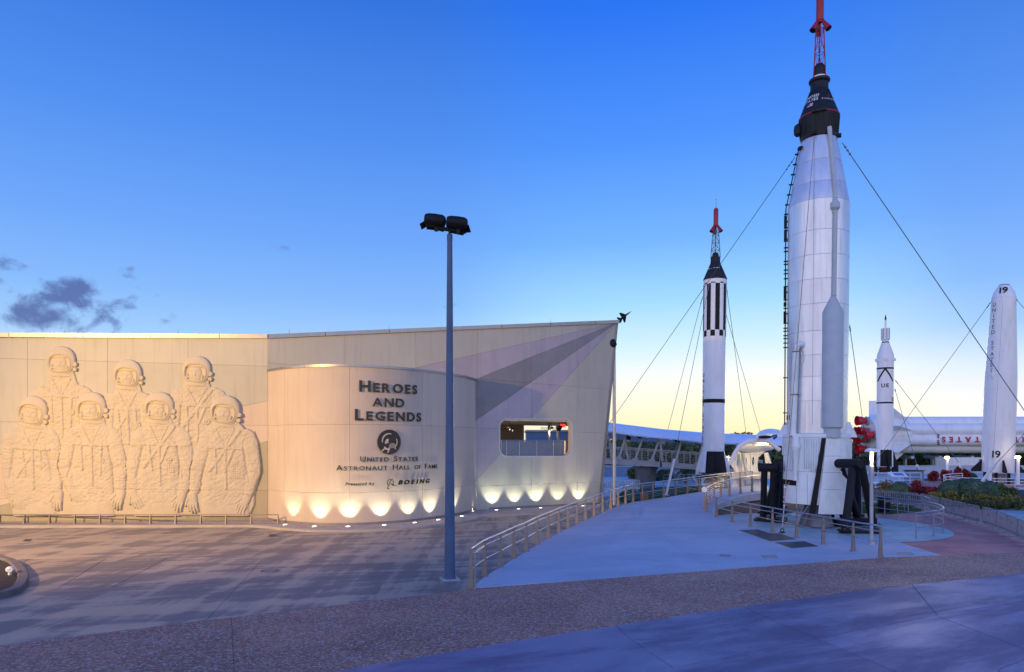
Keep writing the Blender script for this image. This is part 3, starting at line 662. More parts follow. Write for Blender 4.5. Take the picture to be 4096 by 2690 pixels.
# coping along the top, in lengths
def coping(pts, wf, n, parent):
    for i in range(len(pts) - 1):
        a0 = wf(pts[i][0] + 1, pts[i][1]); b0 = wf(pts[i + 1][0] - 1, pts[i + 1][1]); k = n * 0.09; h = Vector((0, 0, 0.2)); w = n * -0.3
        mb = MB(); mb.hexa([a0 + k, b0 + k, b0 + w, a0 + w, a0 + k + h, b0 + k + h, b0 + w + h + Vector((0, 0, .02)), a0 + w + h + Vector((0, 0, .02))]); mb.build('coping', M['trim'], parent, 0)
def sub(p, q, us):
    return [(u, p[1] + (q[1] - p[1]) * (u - p[0]) / (q[0] - p[0])) for u in us]
coping(sub((20, 1350), (1072, 1355), (-900, -560, -230, 40, 335, 605, 880, 1072)), W1, n1, hall)
coping(sub((1072, 1355), (1790, 1323), (1072, 1300, 1556, 1790)) + sub((1790, 1323), (2475, 1294), (2005, 2200, 2380, 2476)), W2, n2, hall)
for u, v in ((260, 1335), (712, 1340), (1157, 1336), (1556, 1320), (2203, 1292)):
    wf = W1 if u < 1072 else W2; p = wf(u, v, -0.1)
    MB().cyl(p, p + Vector((0, 0, 0.24)), 0.012, 0.006, 6).build('lightning_rod', M['cable'], hall)

# ---- curved sign wall
AU = [1072, 1120, 1180, 1290, 1440, 1600, 1700, 1790, 1860, 1912]; AY = [33.3, 32.4, 31.75, 31.15, 31.25, 32.2, 33.35, 34.8, 36.4, 38.75]
ctrl = [Vector(((u - U0) / F * y, y)) for u, y in zip(AU, AY)]
def catmull(p, k=14):
    q = [2 * p[0] - p[1]] + p + [2 * p[-1] - p[-2]]; res = []
    for i in range(1, len(q) - 2):
        for j in range(k):
            t = j / k; a, b, c, d = q[i - 1:i + 3]
            res.append(0.5 * ((2 * b) + (c - a) * t + (2 * a - 5 * b + 4 * c - d) * t * t + (3 * b - a - 3 * c + d) * t ** 3))
    return res + [p[-1]]
ARC = catmull(ctrl)
for _ in range(6): ARC = [ARC[0]] + [(ARC[i - 1] + 2 * ARC[i] + ARC[i + 1]) / 4 for i in range(1, len(ARC) - 1)] + [ARC[-1]]
ARCS = [0.0]
for i in range(1, len(ARC)): ARCS.append(ARCS[-1] + (ARC[i] - ARC[i - 1]).length)
def arc_s(u):
    best = None
    for i in range(len(ARC) - 1):
        f0 = ARC[i].x - (u - U0) / F * ARC[i].y; f1 = ARC[i + 1].x - (u - U0) / F * ARC[i + 1].y
        if f0 * f1 <= 0 and f0 != f1:
            return ARCS[i] + (ARCS[i + 1] - ARCS[i]) * f0 / (f0 - f1)
    return 0.0 if u < 1400 else ARCS[-1]
def arc_pt(s, z, d=0.0):
    s = max(0, min(ARCS[-1], s)); i = 0
    import bisect
    i = min(len(ARC) - 2, max(0, bisect.bisect_right(ARCS, s) - 1))
    k = (s - ARCS[i]) / (ARCS[i + 1] - ARCS[i]); p = ARC[i].lerp(ARC[i + 1], k)
    t = (ARC[min(i + 2, len(ARC) - 1)] - ARC[max(0, i - 1)]).normalized()
    return Vector((p.x + t.y * d, p.y - t.x * d, z)), Vector((t.x, t.y, 0)), Vector((t.y, -t.x, 0))
ZT = 7.40
sb = [0.0] + [arc_s(u) for u in (1138, 1398, 1690)] + [ARCS[-1]]; zb = [0.02, 1.59, 4.725, ZT]
for i in range(4):
    for j in range(3):
        k = max(4, int((sb[i + 1] - sb[i]) / 0.18)); g = 0.012
        ss = [sb[i], sb[i] + g] + [sb[i] + g + (sb[i + 1] - sb[i] - 2 * g) * q / k for q in range(1, k)] + [sb[i + 1] - g, sb[i + 1]]
        zz = [zb[j], zb[j] + g, zb[j + 1] - g, zb[j + 1]]
        rows = [[arc_pt(s, zv, -0.02 if (a in (0, len(ss) - 1) or b in (0, 3)) else 0.0)[0] for a, s in enumerate(ss)] for b, zv in enumerate(zz)]
        MB().grid(rows).build('curved_panel', M['rose'], hall, 28)
k = 60
MB().loft([[arc_pt(ARCS[-1] * q / k, 0.0, -0.022)[0] for q in range(k + 1)], [arc_pt(ARCS[-1] * q / k, ZT - .01, -0.022)[0] for q in range(k + 1)]],
          [[arc_pt(ARCS[-1] * q / k, 0.0, -0.25)[0] for q in range(k + 1)], [arc_pt(ARCS[-1] * q / k, ZT - .01, -0.25)[0] for q in range(k + 1)]]).build('curved_wall_backing', M['joint'], hall, 60)
cuts = [0.0, 0.2, 0.36, 0.55, 0.75, 1.0]
for a, b in zip(cuts, cuts[1:]):
    n = 16; S = [ARCS[-1] * (a + 0.0006 + (b - a - 0.0012) * q / n) for q in range(n + 1)]
    fr = [[arc_pt(s, ZT - 0.03, 0.05)[0] for s in S], [arc_pt(s, ZT + 0.08, 0.05)[0] for s in S]]
    bkr = [[arc_pt(s, ZT - 0.03, -0.35)[0] for s in S], [arc_pt(s, ZT + 0.08, -0.35)[0] for s in S]]
    MB().loft(fr, bkr).build('curved_coping', M['trim'], hall, 40)
capv = [arc_pt(ARCS[-1] * q / k, ZT + 0.0, -0.3)[0] for q in range(k + 1)]
MB().add(capv, [tuple(range(len(capv)))]).build('curved_roof', M['kerb'], hall, 0)

# ---- lettering on standoffs
def sign_line(text, u0, u1, zb_, caps, small=None, bold=0.02, shear=0.0, track=0.14, name='letter', stand=0.07, depth=0.012, space=0.5):
    lay, w = layout(text, caps, small, track, bold, depth, shear, 1.0, space); s0, s1 = arc_s(u0), arc_s(u1); xs = (s1 - s0) / w
    for v, f, x, sc in lay:
        wd = v[:, 0].max() * sc; p, t, n = arc_pt(s0 + (x + wd / 2) * xs, zb_, stand)
        mb = MB(); mb.add([p + t * ((a[0] * sc - wd / 2) * xs) + Vector((0, 0, a[1] * sc)) + n * a[2] for a in v], f)
        mb.build(name, M['letter'], hall, 0)
sign_line('Heroes', 1436, 1665, 6.25, 0.52, 0.42, bold=0.028)
sign_line('and', 1488, 1614, 5.58, 0.42, 0.41, bold=0.02)
sign_line('Legends', 1419, 1681, 4.93, 0.52, 0.42, bold=0.028)
sign_line('United States', 1440, 1667, 3.02, 0.255, 0.20, bold=0.004)
sign_line('Astronaut Hall of Fame', 1346, 1746, 2.62, 0.255, 0.20, bold=0.004)
sign_line('Presented by', 1382, 1496, 1.935, 0.145, bold=0.02, shear=0.25, track=0.10)
sign_line('BOEING', 1589, 1716, 1.92, 0.20, bold=0.05, shear=0.3, track=0.13)
def arc_shape(pts2, s_c, z_c, d, dep, name, m):
    a = [arc_pt(s_c + x, z_c + y, d)[0] for x, y in pts2]; n = arc_pt(s_c, 0)[2]
    MB().prism(a, n * dep).build(name, m, hall, 0)
sc_, zc_ = arc_s(1555), 3.92 + 0.0; rr = 0.58
arc_shape([(rr * math.cos(2 * PI * i / 48), rr * math.sin(2 * PI * i / 48)) for i in range(48)], sc_, zc_, 0.06, 0.03, 'emblem_disc', M['letter'])
def cres(cx, cy, ro, ri, off, a0, a1, n=18):
    o = [(cx + ro * math.cos(R(a0 + (a1 - a0) * i / n)), cy + ro * math.sin(R(a0 + (a1 - a0) * i / n))) for i in range(n + 1)]
    i_ = [(cx + off[0] + ri * math.cos(R(a0 + (a1 - a0) * i / n)), cy + off[1] + ri * math.sin(R(a0 + (a1 - a0) * i / n))) for i in range(n, -1, -1)]
    return o + i_
EM = M['rose']
arc_shape(cres(-0.02, 0.06, 0.36, 0.34, (0.035, -0.035), 75, 190), sc_, zc_, 0.095, 0.006, 'emblem_mark', EM)          # visor rim
arc_shape(cres(0.10, 0.0, 0.30, 0.285, (-0.03, 0.02), -50, 30), sc_, zc_, 0.095, 0.006, 'emblem_mark', EM)            # back of the helmet
arc_shape([(-0.22, 0.02), (-0.15, 0.14), (-0.07, 0.16), (-0.03, 0.10), (-0.08, 0.02), (-0.02, -0.03), (-0.10, -0.06), (-0.14, -0.02), (-0.17, -0.10), (-0.24, -0.06)], sc_, zc_, 0.095, 0.006, 'emblem_mark', EM)
arc_shape([(-0.26, -0.20), (-0.10, -0.30), (0.0, -0.24), (0.02, -0.36), (-0.06, -0.50), (-0.14, -0.52), (-0.06, -0.40), (-0.24, -0.34), (-0.34, -0.44), (-0.40, -0.40), (-0.28, -0.30)], sc_, zc_, 0.095, 0.006, 'emblem_mark', EM)
for q in range(4): arc_shape(cres(0.14, -0.26 - 0.06 * q, 0.20, 0.19, (0.0, -0.018), 25, 150, 10), sc_, zc_, 0.095, 0.006, 'emblem_mark', EM)
s_l, z_l = arc_s(1559), 2.0
arc_shape(cres(0, 0.02, 0.17, 0.15, (0.0, 0.0), -60, 262, 30), s_l, z_l, 0.07, 0.02, 'logo_ring', M['letter'])
arc_shape([(0.14, 0.26), (0.02, 0.14), (-0.10, -0.06), (-0.17, -0.24), (-0.13, -0.30), (-0.04, -0.22), (-0.10, -0.24), (-0.13, -0.20), (-0.06, -0.04), (0.05, 0.13)], s_l, z_l, 0.092, 0.012, 'logo_swoosh', M['letter'])
arc_shape([(-0.14, -0.04), (0.02, -0.06), (0.16, -0.14), (0.36, -0.16), (0.20, -0.115), (0.04, -0.02)], s_l, z_l, 0.106, 0.01, 'logo_swoosh', M['letter'])

# ---- ledge along the foot of the walls
KO = [(-900, 2105), (20, 2103), (1000, 2101), (1070, 2105), (1118, 2112), (1240, 2120), (1389, 2121), (1552, 2116), (1693, 2106), (1796, 2093), (1870, 2082), (1905, 2073), (1940, 2064), (2029, 2058), (2117, 2053), (2202, 2047.5), (2284, 2042), (2355, 2036), (2402, 2032)]
KH = 0.11
def wall_at(u):
    if u <= 1072: return W1(u, 2040, -0.02)
    if u < 1908: return arc_pt(arc_s(u), 0, -0.015)[0]
    return W2(u, 2040, -0.02)
ko = [G(u, v, KH) for u, v in KO]; ki = [wall_at(u) for u, v in KO]
for p in ki: p.z = KH
dn = Vector((0, 0, -KH - 0.012)); inn = [(b - a).normalized() * 0.0 for a, b in zip(ko, ki)]
MB().loft([[p + dn for p in ko], [p - Vector((0, 0, 0.015)) for p in ko], [p + (b - p).normalized() * 0.015 for p, b in zip(ko, ki)], ki], [[p + dn for p in ki], [p + dn * 0.9 for p in ki], [p + dn * 0.8 for p in ki], [p + dn * 0.7 for p in ki]]).build('ledge', M['kerb'], hall, 25)
bs = [wall_at(u) for u in range(-900, 1072, 120)] + [arc_pt(ARCS[-1] * q / 50, 0)[0] for q in range(51)] + [W2(u, 2040) for u in (1960, 2100, 2250, 2402)]
def offs(pts, d):
    res = []
    for i, p in enumerate(pts):
        t = (pts[min(i + 1, len(pts) - 1)] - pts[max(i - 1, 0)]); t.z = 0; t.normalize(); res.append(Vector((p.x + t.y * d, p.y - t.x * d, 0)))
    return res
bo = offs(bs, 0.035)
Z = lambda pts, z: [Vector((p.x, p.y, z)) for p in pts]
MB().loft([Z(bo, KH - .01), Z(bo, 0.21), Z(bs, 0.215)], [Z(bs, KH - .01), Z(bs, 0.15), Z(bs, 0.20)]).build('base_trim', M['post'], hall, 25)

# ---- terrace seen through the window
def WI(u, v, d): return W2(u, v) - n2 * d
def hrz(u, d, z): p = W2(u, 1752, -d); return Vector((p.x, p.y, z))
ZF, ZC = 3.02, 5.17
MB().prism([hrz(1930, .28, ZC), hrz(2330, .28, ZC), hrz(2300, 9.0, ZC), hrz(1930, 9.0, ZC)], (0, 0, .2)).build('terrace_ceiling', M['ceil'], hall, 0)
MB().prism([hrz(1930, .28, ZF), hrz(2380, .28, ZF), hrz(2330, 9, ZF), hrz(1930, 9, ZF)], (0, 0, -.2)).build('terrace_floor', M['kerb'], hall, 0)
MB().prism([hrz(1900, 7.6, ZF), hrz(2096, 7.6, ZF), hrz(2096, 7.6, ZC - .002), hrz(1900, 7.6, ZC - .002)], -n2 * .2).build('terrace_wall', M['umber'], hall, 0)
MB().prism([hrz(1950, .3, ZF), hrz(1930, 7.6, ZF), hrz(1930, 7.6, ZC - .002), hrz(1950, .3, ZC - .002)], -t2 * .2).build('terrace_wall', M['umber'], hall, 0)
for u, d in ((2196, 5.6), (2236, 5.8)):
    a = hrz(u, d, ZF); b = hrz(u - 8 if u > 2200 else u, d, ZC); MB().cyl(a, b, 0.09, n=12).build('terrace_column', M['whitepaint'], hall)
rl = thing('window_railing', 'metal railing with perforated infill inside the hall window', 'railing', hrz(2140, .55, ZF))
for u in (2004, 2026, 2077, 2147, 2214, 2260, 2285):
    MB().cyl(hrz(u, .55, ZF), hrz(u, .55, 4.03), 0.025, n=8).build('post', M['steel'], rl)
for z_ in (4.03, 3.12): MB().tube([hrz(2000, .55, z_), hrz(2290, .55, z_)], 0.03 if z_ > 4 else .02, 8).build('rail', M['steel'], rl)
us = (2004, 2026, 2077, 2147, 2214, 2260, 2285)
for a, b in zip(us, us[1:]):
    MB().prism([hrz(a + 1.5, .55, 3.15), hrz(b - 1.5, .55, 3.15), hrz(b - 1.5, .55, 3.98), hrz(a + 1.5, .55, 3.98)], -n2 * .015).build('infill_panel', M['mesh'], rl, 0)
def fan(u, d, label):
    p = hrz(u, d, ZC); t = thing('ceiling_fan', label, 'ceiling fan', p, group='ceiling fans over the terrace')
    MB().cyl(p, p - Vector((0, 0, .28)), .02, n=8).build('rod', M['post'], t)
    c = p - Vector((0, 0, .33)); MB().lathe([(.03, .09), (.12, .04), (.13, -.02), (.08, -.09), (.01, -.11)], 16, c).build('motor', M['post'], t)
    MB().ball(c - Vector((0, 0, .13)), .035, 10, 6).build('bulb', M['bulb'], t); lamp('fan_light', 'POINT', c - Vector((0, 0, .26)), 5, (1, .78, .5), t, radius=.06)
    for k in range(5):
        a = k * 2 * PI / 5 + u; dr = Vector((math.cos(a), math.sin(a), 0)); pr = Vector((-dr.y, dr.x, .12)) * .07
        MB().prism([c + dr * .12 - pr * .7, c + dr * .68 - pr, c + dr * .68 + pr, c + dr * .12 + pr * .7], (0, 0, .012)).build('blade', M['post'], t, 0)
fan(2039, 2.2, 'dark ceiling fan at the left of the terrace, nearest the dark wall'); fan(2050, 5.4, 'dark ceiling fan further back at the left of the terrace')
fan(2206, 2.2, 'dark ceiling fan near the red exit sign'); fan(2200, 5.4, 'dark ceiling fan behind the one near the exit sign')
p = hrz(2250, 3.0, ZC); ex = thing('exit_sign', 'small red lit exit sign under the terrace ceiling', 'exit sign', p)
MB().box(p - Vector((0, 0, .17)), (.36, .05, .2)).build('housing', M['redglow'], ex, 0); MB().cyl(p, p - Vector((0, 0, .08)), .015, n=6).build('stem', M['post'], ex)
flat_text('EXIT', 0.11, lambda x, y, z_: p + Vector((x, -.03, y - .225)), M['whitemark'], ex, world=True)
p = hrz(2238, 2.2, ZC); sp = thing('loudspeaker', 'black loudspeaker hung below the exit sign in the terrace', 'loudspeaker', p)
MB().box(p - Vector((.0, 0, .34)), (.26, .22, .34), Matrix.Rotation(.5, 3, 'Y')).build('cabinet', M['black'], sp, 0); MB().cyl(p, p - Vector((0, 0, .25)), .02, n=8).build('bracket', M['black'], sp)
p = hrz(2160, 3.6, ZF); bd = thing('display_board', 'grey framed display board standing on the terrace', 'board', p)
MB().box(p + Vector((0, 0, .5)), (.95, .04, .8)).build('panel', M['bluewall'], bd, 0)
for dx in (-.5, .5): MB().cyl(p + Vector((dx, 0, 0)), p + Vector((dx, 0, .95)), .03, n=8).build('leg', M['whitepaint'], bd)
rr_ = thing('terrace_railing', 'white slatted railing at the back of the terrace', 'railing', hrz(2250, 5.0, ZF))
for i in range(14):
    u = 2205 + i * 5; MB().cyl(hrz(u, 4.9, ZF), hrz(u, 4.9, 3.9), .022, n=6).build('baluster', M['whitepaint'], rr_)
MB().tube([hrz(2203, 4.9, 3.92), hrz(2272, 4.9, 3.92)], .03, 8).build('rail', M['whitepaint'], rr_)
# blue building seen beyond the terrace
a = P(2080, 1728, 60); bb = thing('blue_building', 'plain blue walled building beyond the terrace', 'building', (a.x + 3, 62, 0))
MB().hexa([Vector((a.x + .6, 60, 0)), Vector((a.x + 5.2, 60, 0)), Vector((a.x + 5.2, 66, 0)), Vector((a.x + .6, 66, 0)), Vector((a.x + .6, 60, a.z)), Vector((a.x + 5.2, 60, a.z)), Vector((a.x + 5.2, 66, a.z)), Vector((a.x + .6, 66, a.z))]).build('wall', M['bluewall'], bb, 0)
MB().box((a.x + 2.9, 63, a.z + .08), (4.8, 6.2, .16)).build('roof', M['greywall'], bb, 0)

# ---- lights let into the ledge
UPL = [(1118, 2103), (1240, 2111), (1389, 2112), (1552, 2107), (1693, 2097), (1796, 2084), (1897, 2069), (1934, 2056), (2029, 2050), (2117, 2045), (2202, 2039.5), (2284, 2034), (2355, 2028)]
words = ['furthest left, beside the handrail end', 'second from the left under the curved sign wall', 'under the word Presented on the curved wall', 'under the middle of the sign lettering', 'under the right end of the sign lettering', 'hidden behind the tall lamp post', 'at the right end of the curved wall', 'in the corner where the curved and pointed walls meet',
         'under the left end of the window', 'under the window, left of its middle', 'under the window, right of its middle', 'right of the window, second from the pointed end', 'nearest the pointed end of the hall']
UPE = [100, 150, 172, 152, 130, 150, 118, 126, 165, 120, 176, 116, 150]
for i, (u, v) in enumerate(UPL):
    p = G(u, v, KH); w = wall_at(u + (4 if u < 1200 else 0))
    if u < 1905: 
        j = min(range(len(ARC)), key=lambda q: (ARC[q].x - p.x) ** 2 + (ARC[q].y - p.y) ** 2); w = Vector((ARC[j].x, ARC[j].y, 0))
    else: w = p + n2 * -((p - A0).dot(n2)); 
    w.z = 0; d = Vector((w.x - p.x, w.y - p.y, 0)); dist = d.length; d.normalize()
    if dist > 0.55: q = p + d * (dist - 0.55); p = Vector((q.x, q.y, KH)); dist = 0.55
    t = thing('ground_uplight', 'lit round uplight in the ledge, ' + words[i], 'uplight', p, group='uplights along the hall wall')
    MB().lathe([(.10, -.01), (.10, .012), (.155, .012), (.16, -.01)], 24, p, caps=False).build('bezel', M['steel'], t)
    MB().lathe([(.10, .004), (.06, .014), (0.001, .018)], 20, p, caps=False).build('lens', M['coolglow'], t)
    lamp('uplight_beam', 'SPOT', p + Vector((0, 0, .05)), UPE[i], (1.0, 0.95, 0.66), t, target=p + d * 1.0 + Vector((0.04 * ((i * 7) % 5 - 2), 0, 1.9 + .06 * ((i * 5) % 4))), size=R(70 + (i * 11) % 6), blend=0.62, radius=0.04)
# ================================================================== RELIEF SCULPTURE (seven figures carved as height above the wall)
def vnoise(x, y, seed):
    xi = np.floor(x).astype(np.int64); yi = np.floor(y).astype(np.int64); fx = x - xi; fy = y - yi
    fx = fx * fx * (3 - 2 * fx); fy = fy * fy * (3 - 2 * fy)
    def h(a, b):
        n = (a * 374761393 + b * 668265263 + seed * 1442695041) & 0x7fffffff
        n = ((n ^ (n >> 13)) * 1274126177) & 0x7fffffff
        return ((n ^ (n >> 16)) & 0xffff) / 65535.0
    return (h(xi, yi) * (1 - fx) + h(xi + 1, yi) * fx) * (1 - fy) + (h(xi, yi + 1) * (1 - fx) + h(xi + 1, yi + 1) * fx) * fy
def ridge(x, y, seed): return 1 - np.abs(2 * vnoise(x, y, seed) - 1)
STEP = 3.3
gx = np.arange(30, 1962, STEP); gy = np.arange(185, 1468, STEP)
X, Yg = np.meshgrid(gx, gy)
WX = X + 14 * (vnoise(X / 60, Yg / 60, 3) - .5); WY = Yg + 14 * (vnoise(X / 60, Yg / 60, 4) - .5)
def capsule(a, b, ra, rb):
    dx, dy = b[0] - a[0], b[1] - a[1]; L2 = dx * dx + dy * dy + 1e-9
    t = np.clip(((X - a[0]) * dx + (Yg - a[1]) * dy) / L2, 0, 1)
    d = np.hypot(X - a[0] - t * dx, Yg - a[1] - t * dy); r = ra + (rb - ra) * t
    return d, r, t * math.sqrt(L2)
def dome(d, r, edge):
    k = np.clip((r - d) / edge, 0, 1); return np.sqrt(1 - (1 - k) ** 2)
FIG = [  # helmet centre, tilt, row, trunk, shoulders, arms, hands
    dict(h=(463, 310), t=2, row=0, trunk=((462, 520), (462, 900), 130, 150), sh=((330, 555), (600, 555), 70), arms=[[(300, 560), (285, 700), (290, 900)], [(630, 565), (650, 700), (650, 900)]], hands=[]),
    dict(h=(955, 408), t=3, row=0, trunk=((952, 610), (950, 1000), 115, 130), sh=((860, 600), (1050, 600), 62), arms=[[(835, 605), (830, 760), (835, 900)], [(1075, 610), (1080, 760), (1075, 900)]], hands=[]),
    dict(h=(1468, 380), t=3, row=0, trunk=((1465, 590), (1465, 960), 130, 140), sh=((1360, 575), (1590, 570), 70), arms=[[(1330, 580), (1320, 760), (1320, 900)], [(1620, 580), (1640, 760), (1640, 900)]], hands=[]),
    dict(h=(255, 685), t=10, row=1, trunk=((255, 900), (265, 1460), 150, 165), sh=((120, 880), (370, 880), 72), arms=[[(90, 895), (62, 1090), (110, 1290)], [(390, 900), (432, 1090), (430, 1270)]], hands=[((140, 1335), 60), ((440, 1330), 100)]),
    dict(h=(690, 656), t=0, row=1, trunk=((690, 880), (700, 1470), 150, 160), sh=((570, 870), (820, 870), 72), arms=[[(540, 890), (495, 1080), (530, 1230)], [(850, 890), (902, 1080), (905, 1250)]], hands=[((565, 1285), 50), ((895, 1325), 110)]),
    dict(h=(1192, 655), t=4, row=1, trunk=((1190, 880), (1175, 1470), 155, 170), sh=((1070, 870), (1330, 870), 74), arms=[[(1045, 890), (1000, 1080), (1005, 1250)], [(1365, 890), (1402, 1080), (1372, 1260)]], hands=[((1015, 1325), 70), ((1345, 1340), 112)]),
    dict(h=(1680, 680), t=5, row=1, trunk=((1685, 900), (1680, 1470), 165, 180), sh=((1560, 895), (1830, 890), 78), arms=[[(1540, 920), (1475, 1110), (1455, 1260)], [(1860, 920), (1895, 1120), (1850, 1290)]], hands=[((1440, 1350), 88), ((1820, 1360), 120)]),
]
hmap = np.full(X.shape, -0.05); lab = np.full(X.shape, -1, int)
# low common ground between the figures
xl = np.interp(Yg, [820, 900, 1300, 1330, 1462], [60, 32, 32, 60, 112]); xr = np.interp(Yg, [820, 1150, 1290, 1380, 1462], [1900, 1940, 1905, 1900, 1862])
gmask = (X > xl) & (X < xr) & (Yg > 830) & (Yg < 1462)
edge_d = np.minimum(np.minimum(X - xl, xr - X), np.minimum(Yg - 830, 1462 - Yg))
hmap = np.where(gmask, 0.03 + 0.068 * np.clip(edge_d / 12, 0, 1), hmap); lab = np.where(gmask, 0, lab)
fadeB = np.clip((1440 - Yg) / 110, 0, 1)
def bar(a, b, w, soft=5):
    d, r, _ = capsule(a, b, w, w); return np.clip((r - d) / soft, 0, 1)
for idx, f in enumerate(FIG):
    hx, hy = f['h']; row = f['row']; k = 1.0 if row else 0.95; base = 0.03 if row == 0 else 0.095; bulk = 0.065 if row == 0 else 0.085
    S = np.zeros(X.shape); fold = np.zeros(X.shape); inside_any = np.zeros(X.shape, bool)
    sd_ = idx * 17 + 5
    tor = 0.030 * (ridge((WX + .35 * (WY - hy) * np.sign(X - hx)) / 60, (WY - .35 * np.abs(X - hx)) / 19, sd_) - .45) + 0.020 * (ridge(WX / 30, (WY + .5 * np.abs(X - hx)) / 13, sd_ + 1) - .45) + 0.014 * (ridge((WX + WY) / 20, (WX - WY) / 44, sd_ + 2) - .45)
    for (a, b, ra, rb, e, hh) in [(f['trunk'][0], f['trunk'][1], f['trunk'][2], f['trunk'][3], 70, 1.0), (f['sh'][0], f['sh'][1], f['sh'][2], f['sh'][2], 60, .92), ((hx, hy + 70), (hx, hy + 200), 92 * k, 135 * k, 70, 1.0)]:
        d, r, t = capsule(a, b, ra, rb); m = d < r; S = np.maximum(S, np.where(m, dome(d, r, e) * hh * bulk, 0)); inside_any |= m
    fold = np.where(inside_any, tor, 0)
    # chest and belly roundness, hip creases
    S += np.where(inside_any, 0.02 * np.exp(-(((X - hx) / 90) ** 2 + ((Yg - hy - 330) / 120) ** 2)), 0)
    for arm in f['arms']:
        rad = [64, 54, 40]
        for q in range(2):
            d, r, t = capsule(arm[q], arm[q + 1], rad[q], rad[q + 1]); m = d < r
            hgt = np.where(m, dome(d, r, r * 0.9) * (bulk * 1.12), 0)
            fo_ = 0.032 * (ridge((t + q * 190 + 26 * (vnoise(X / 30, Yg / 30, sd_ + 9) - .5)) / 21.0, X * 0 + idx, sd_ + q) - .4) + 0.024 * (ridge(WX / 18, WY / 14, sd_ + 4) - .4)
            up = m & (hgt > S - 0.01); S = np.where(up, np.maximum(hgt, S), S); fold = np.where(up, fo_, fold); inside_any |= m
        # groove where the arm lies against the trunk
        a, b = arm[0], arm[1]
        S -= np.where(inside_any, 0.04 * np.exp(-((capsule(((a[0] * .8 + hx * .2), a[1] + 60), ((arm[1][0] * .86 + hx * .14), arm[1][1] + 90), 1, 1)[0]) / 9) ** 2), 0)
    S = S + fold * (fadeB if row else 1)
    S = np.where(inside_any, S, 0)
    # cuffs, gloves
    for (c, ang), arm in zip(f['hands'], f['arms'][-len(f['hands']):] if f['hands'] else []):
        w = arm[2]; S += 0.03 * bar((w[0] - 36, w[1] - 4), (w[0] + 36, w[1] + 6), 9) * 1.0
        dr = (math.cos(R(ang)), math.sin(R(ang))); pr = (-dr[1], dr[0])
        d, r, t = capsule((c[0] - dr[0] * 40, c[1] - dr[1] * 40), (c[0] + dr[0] * 12, c[1] + dr[1] * 12), 36, 40); m = d < r
        S = np.where(m, np.maximum(S, dome(d, r, 26) * .115), S); inside_any |= m
        for q, (o, L) in enumerate(((-29, 62), (-10, 74), (10, 70), (28, 54))):
            b0 = (c[0] + dr[0] * 18 + pr[0] * o, c[1] + dr[1] * 18 + pr[1] * o); kn = (b0[0] + dr[0] * L * .5 + pr[0] * o * .1, b0[1] + dr[1] * L * .5 + pr[1] * o * .1); en = (kn[0] + dr[0] * L * .4 - pr[0] * 8, kn[1] + dr[1] * L * .4 - pr[1] * 8)
            for s0, s1, ra, rb in ((b0, kn, 12, 11), (kn, en, 11, 9)):
                d, r, t = capsule(s0, s1, ra, rb); m = d < r; S = np.where(m, np.maximum(S, dome(d, r, 11) * .13), S); inside_any |= m
        th0 = (c[0] - dr[0] * 18 + pr[0] * 32, c[1] - dr[1] * 18 + pr[1] * 32); th1 = (th0[0] + dr[0] * 46 + pr[0] * 18, th0[1] + dr[1] * 46 + pr[1] * 18)
        d, r, t = capsule(th0, th1, 15, 11); m = d < r; S = np.where(m, np.maximum(S, dome(d, r, 12) * .135), S); inside_any |= m
    # harness straps, cords, pockets and fittings
    T_ = np.zeros(X.shape)
    cy_ = hy + 272 * k
    T_ = np.maximum(T_, bar((hx - 130 * k, cy_ - 4), (hx + 128 * k, cy_ + 8), 11)); 
    T_ = np.maximum(T_, bar((hx + 4, cy_), (hx + 10, cy_ + 300), 12)); T_ = np.maximum(T_, bar((hx - 72, cy_), (hx - 62 + 14 * (idx % 2), cy_ + 190), 10))
    T_ = np.maximum(T_, bar((hx - 66, hy + 130), (hx - 4, cy_ - 10), 5)); T_ = np.maximum(T_, bar((hx + 70, hy + 130), (hx + 8, cy_ - 10), 5))
    if idx in (5, 6, 2): T_ = np.maximum(T_, bar((hx + 110, hy + 150), (hx - 110, cy_ + 170), 13)); T_ = np.maximum(T_, bar((hx + 70, cy_), (hx + 20, cy_ + 130), 12))
    if idx in (1, 3): T_ = np.maximum(T_, bar((hx - 10, cy_ + 60), (hx - 110, cy_ + 210), 10)); T_ = np.maximum(T_, bar((hx + 60, cy_), (hx + 66, cy_ + 150), 11))
    if idx in (0, 4): T_ = np.maximum(T_, bar((hx - 90, hy + 210), (hx - 190, hy + 160), 11)); T_ = np.maximum(T_, bar((hx + 78, cy_), (hx + 70, cy_ + 230), 11))
    dd = np.hypot(X - hx - 78, Yg - cy_ - 120); T_ = np.maximum(T_, np.clip((26 - dd) / 5, 0, 1) - 0.7 * np.clip((17 - dd) / 4, 0, 1) + 0.9 * np.clip((10 - dd) / 4, 0, 1))
    if idx >= 5:
        px, py = hx + 88, cy_ + 180
        T_ = np.maximum(T_, .5 * np.clip((np.minimum(60 - np.abs(X - px), 52 - np.abs(Yg - py))) / 4, 0, 1))
        for a in range(4):
            for b in range(4):
                dd = np.hypot(X - px + 24 - a * 16, Yg - py + 24 - b * 16); T_ = np.maximum(T_, .5 + .7 * np.clip((6.5 - dd) / 3, 0, 1) - .5 * (dd > 6.5))
    S = np.where(inside_any, S + 0.042 * T_ * (fadeB if row else 1), S)
    # helmet
    th = R(f['t']); c_, s_ = math.cos(th), math.sin(th)
    p = ((X - hx) * c_ + (Yg - hy) * s_) / (111 * k); q = (-(X - hx) * s_ + (Yg - hy) * c_) / (118 * k)
    rho = np.hypot(p * (1 + 0.06 * np.clip(q, -1, 1)), q); hel = rho < 1
    neck = (np.abs(p) < 0.78) & (q > .55) & (q < 1.04)
    hm = hel | neck
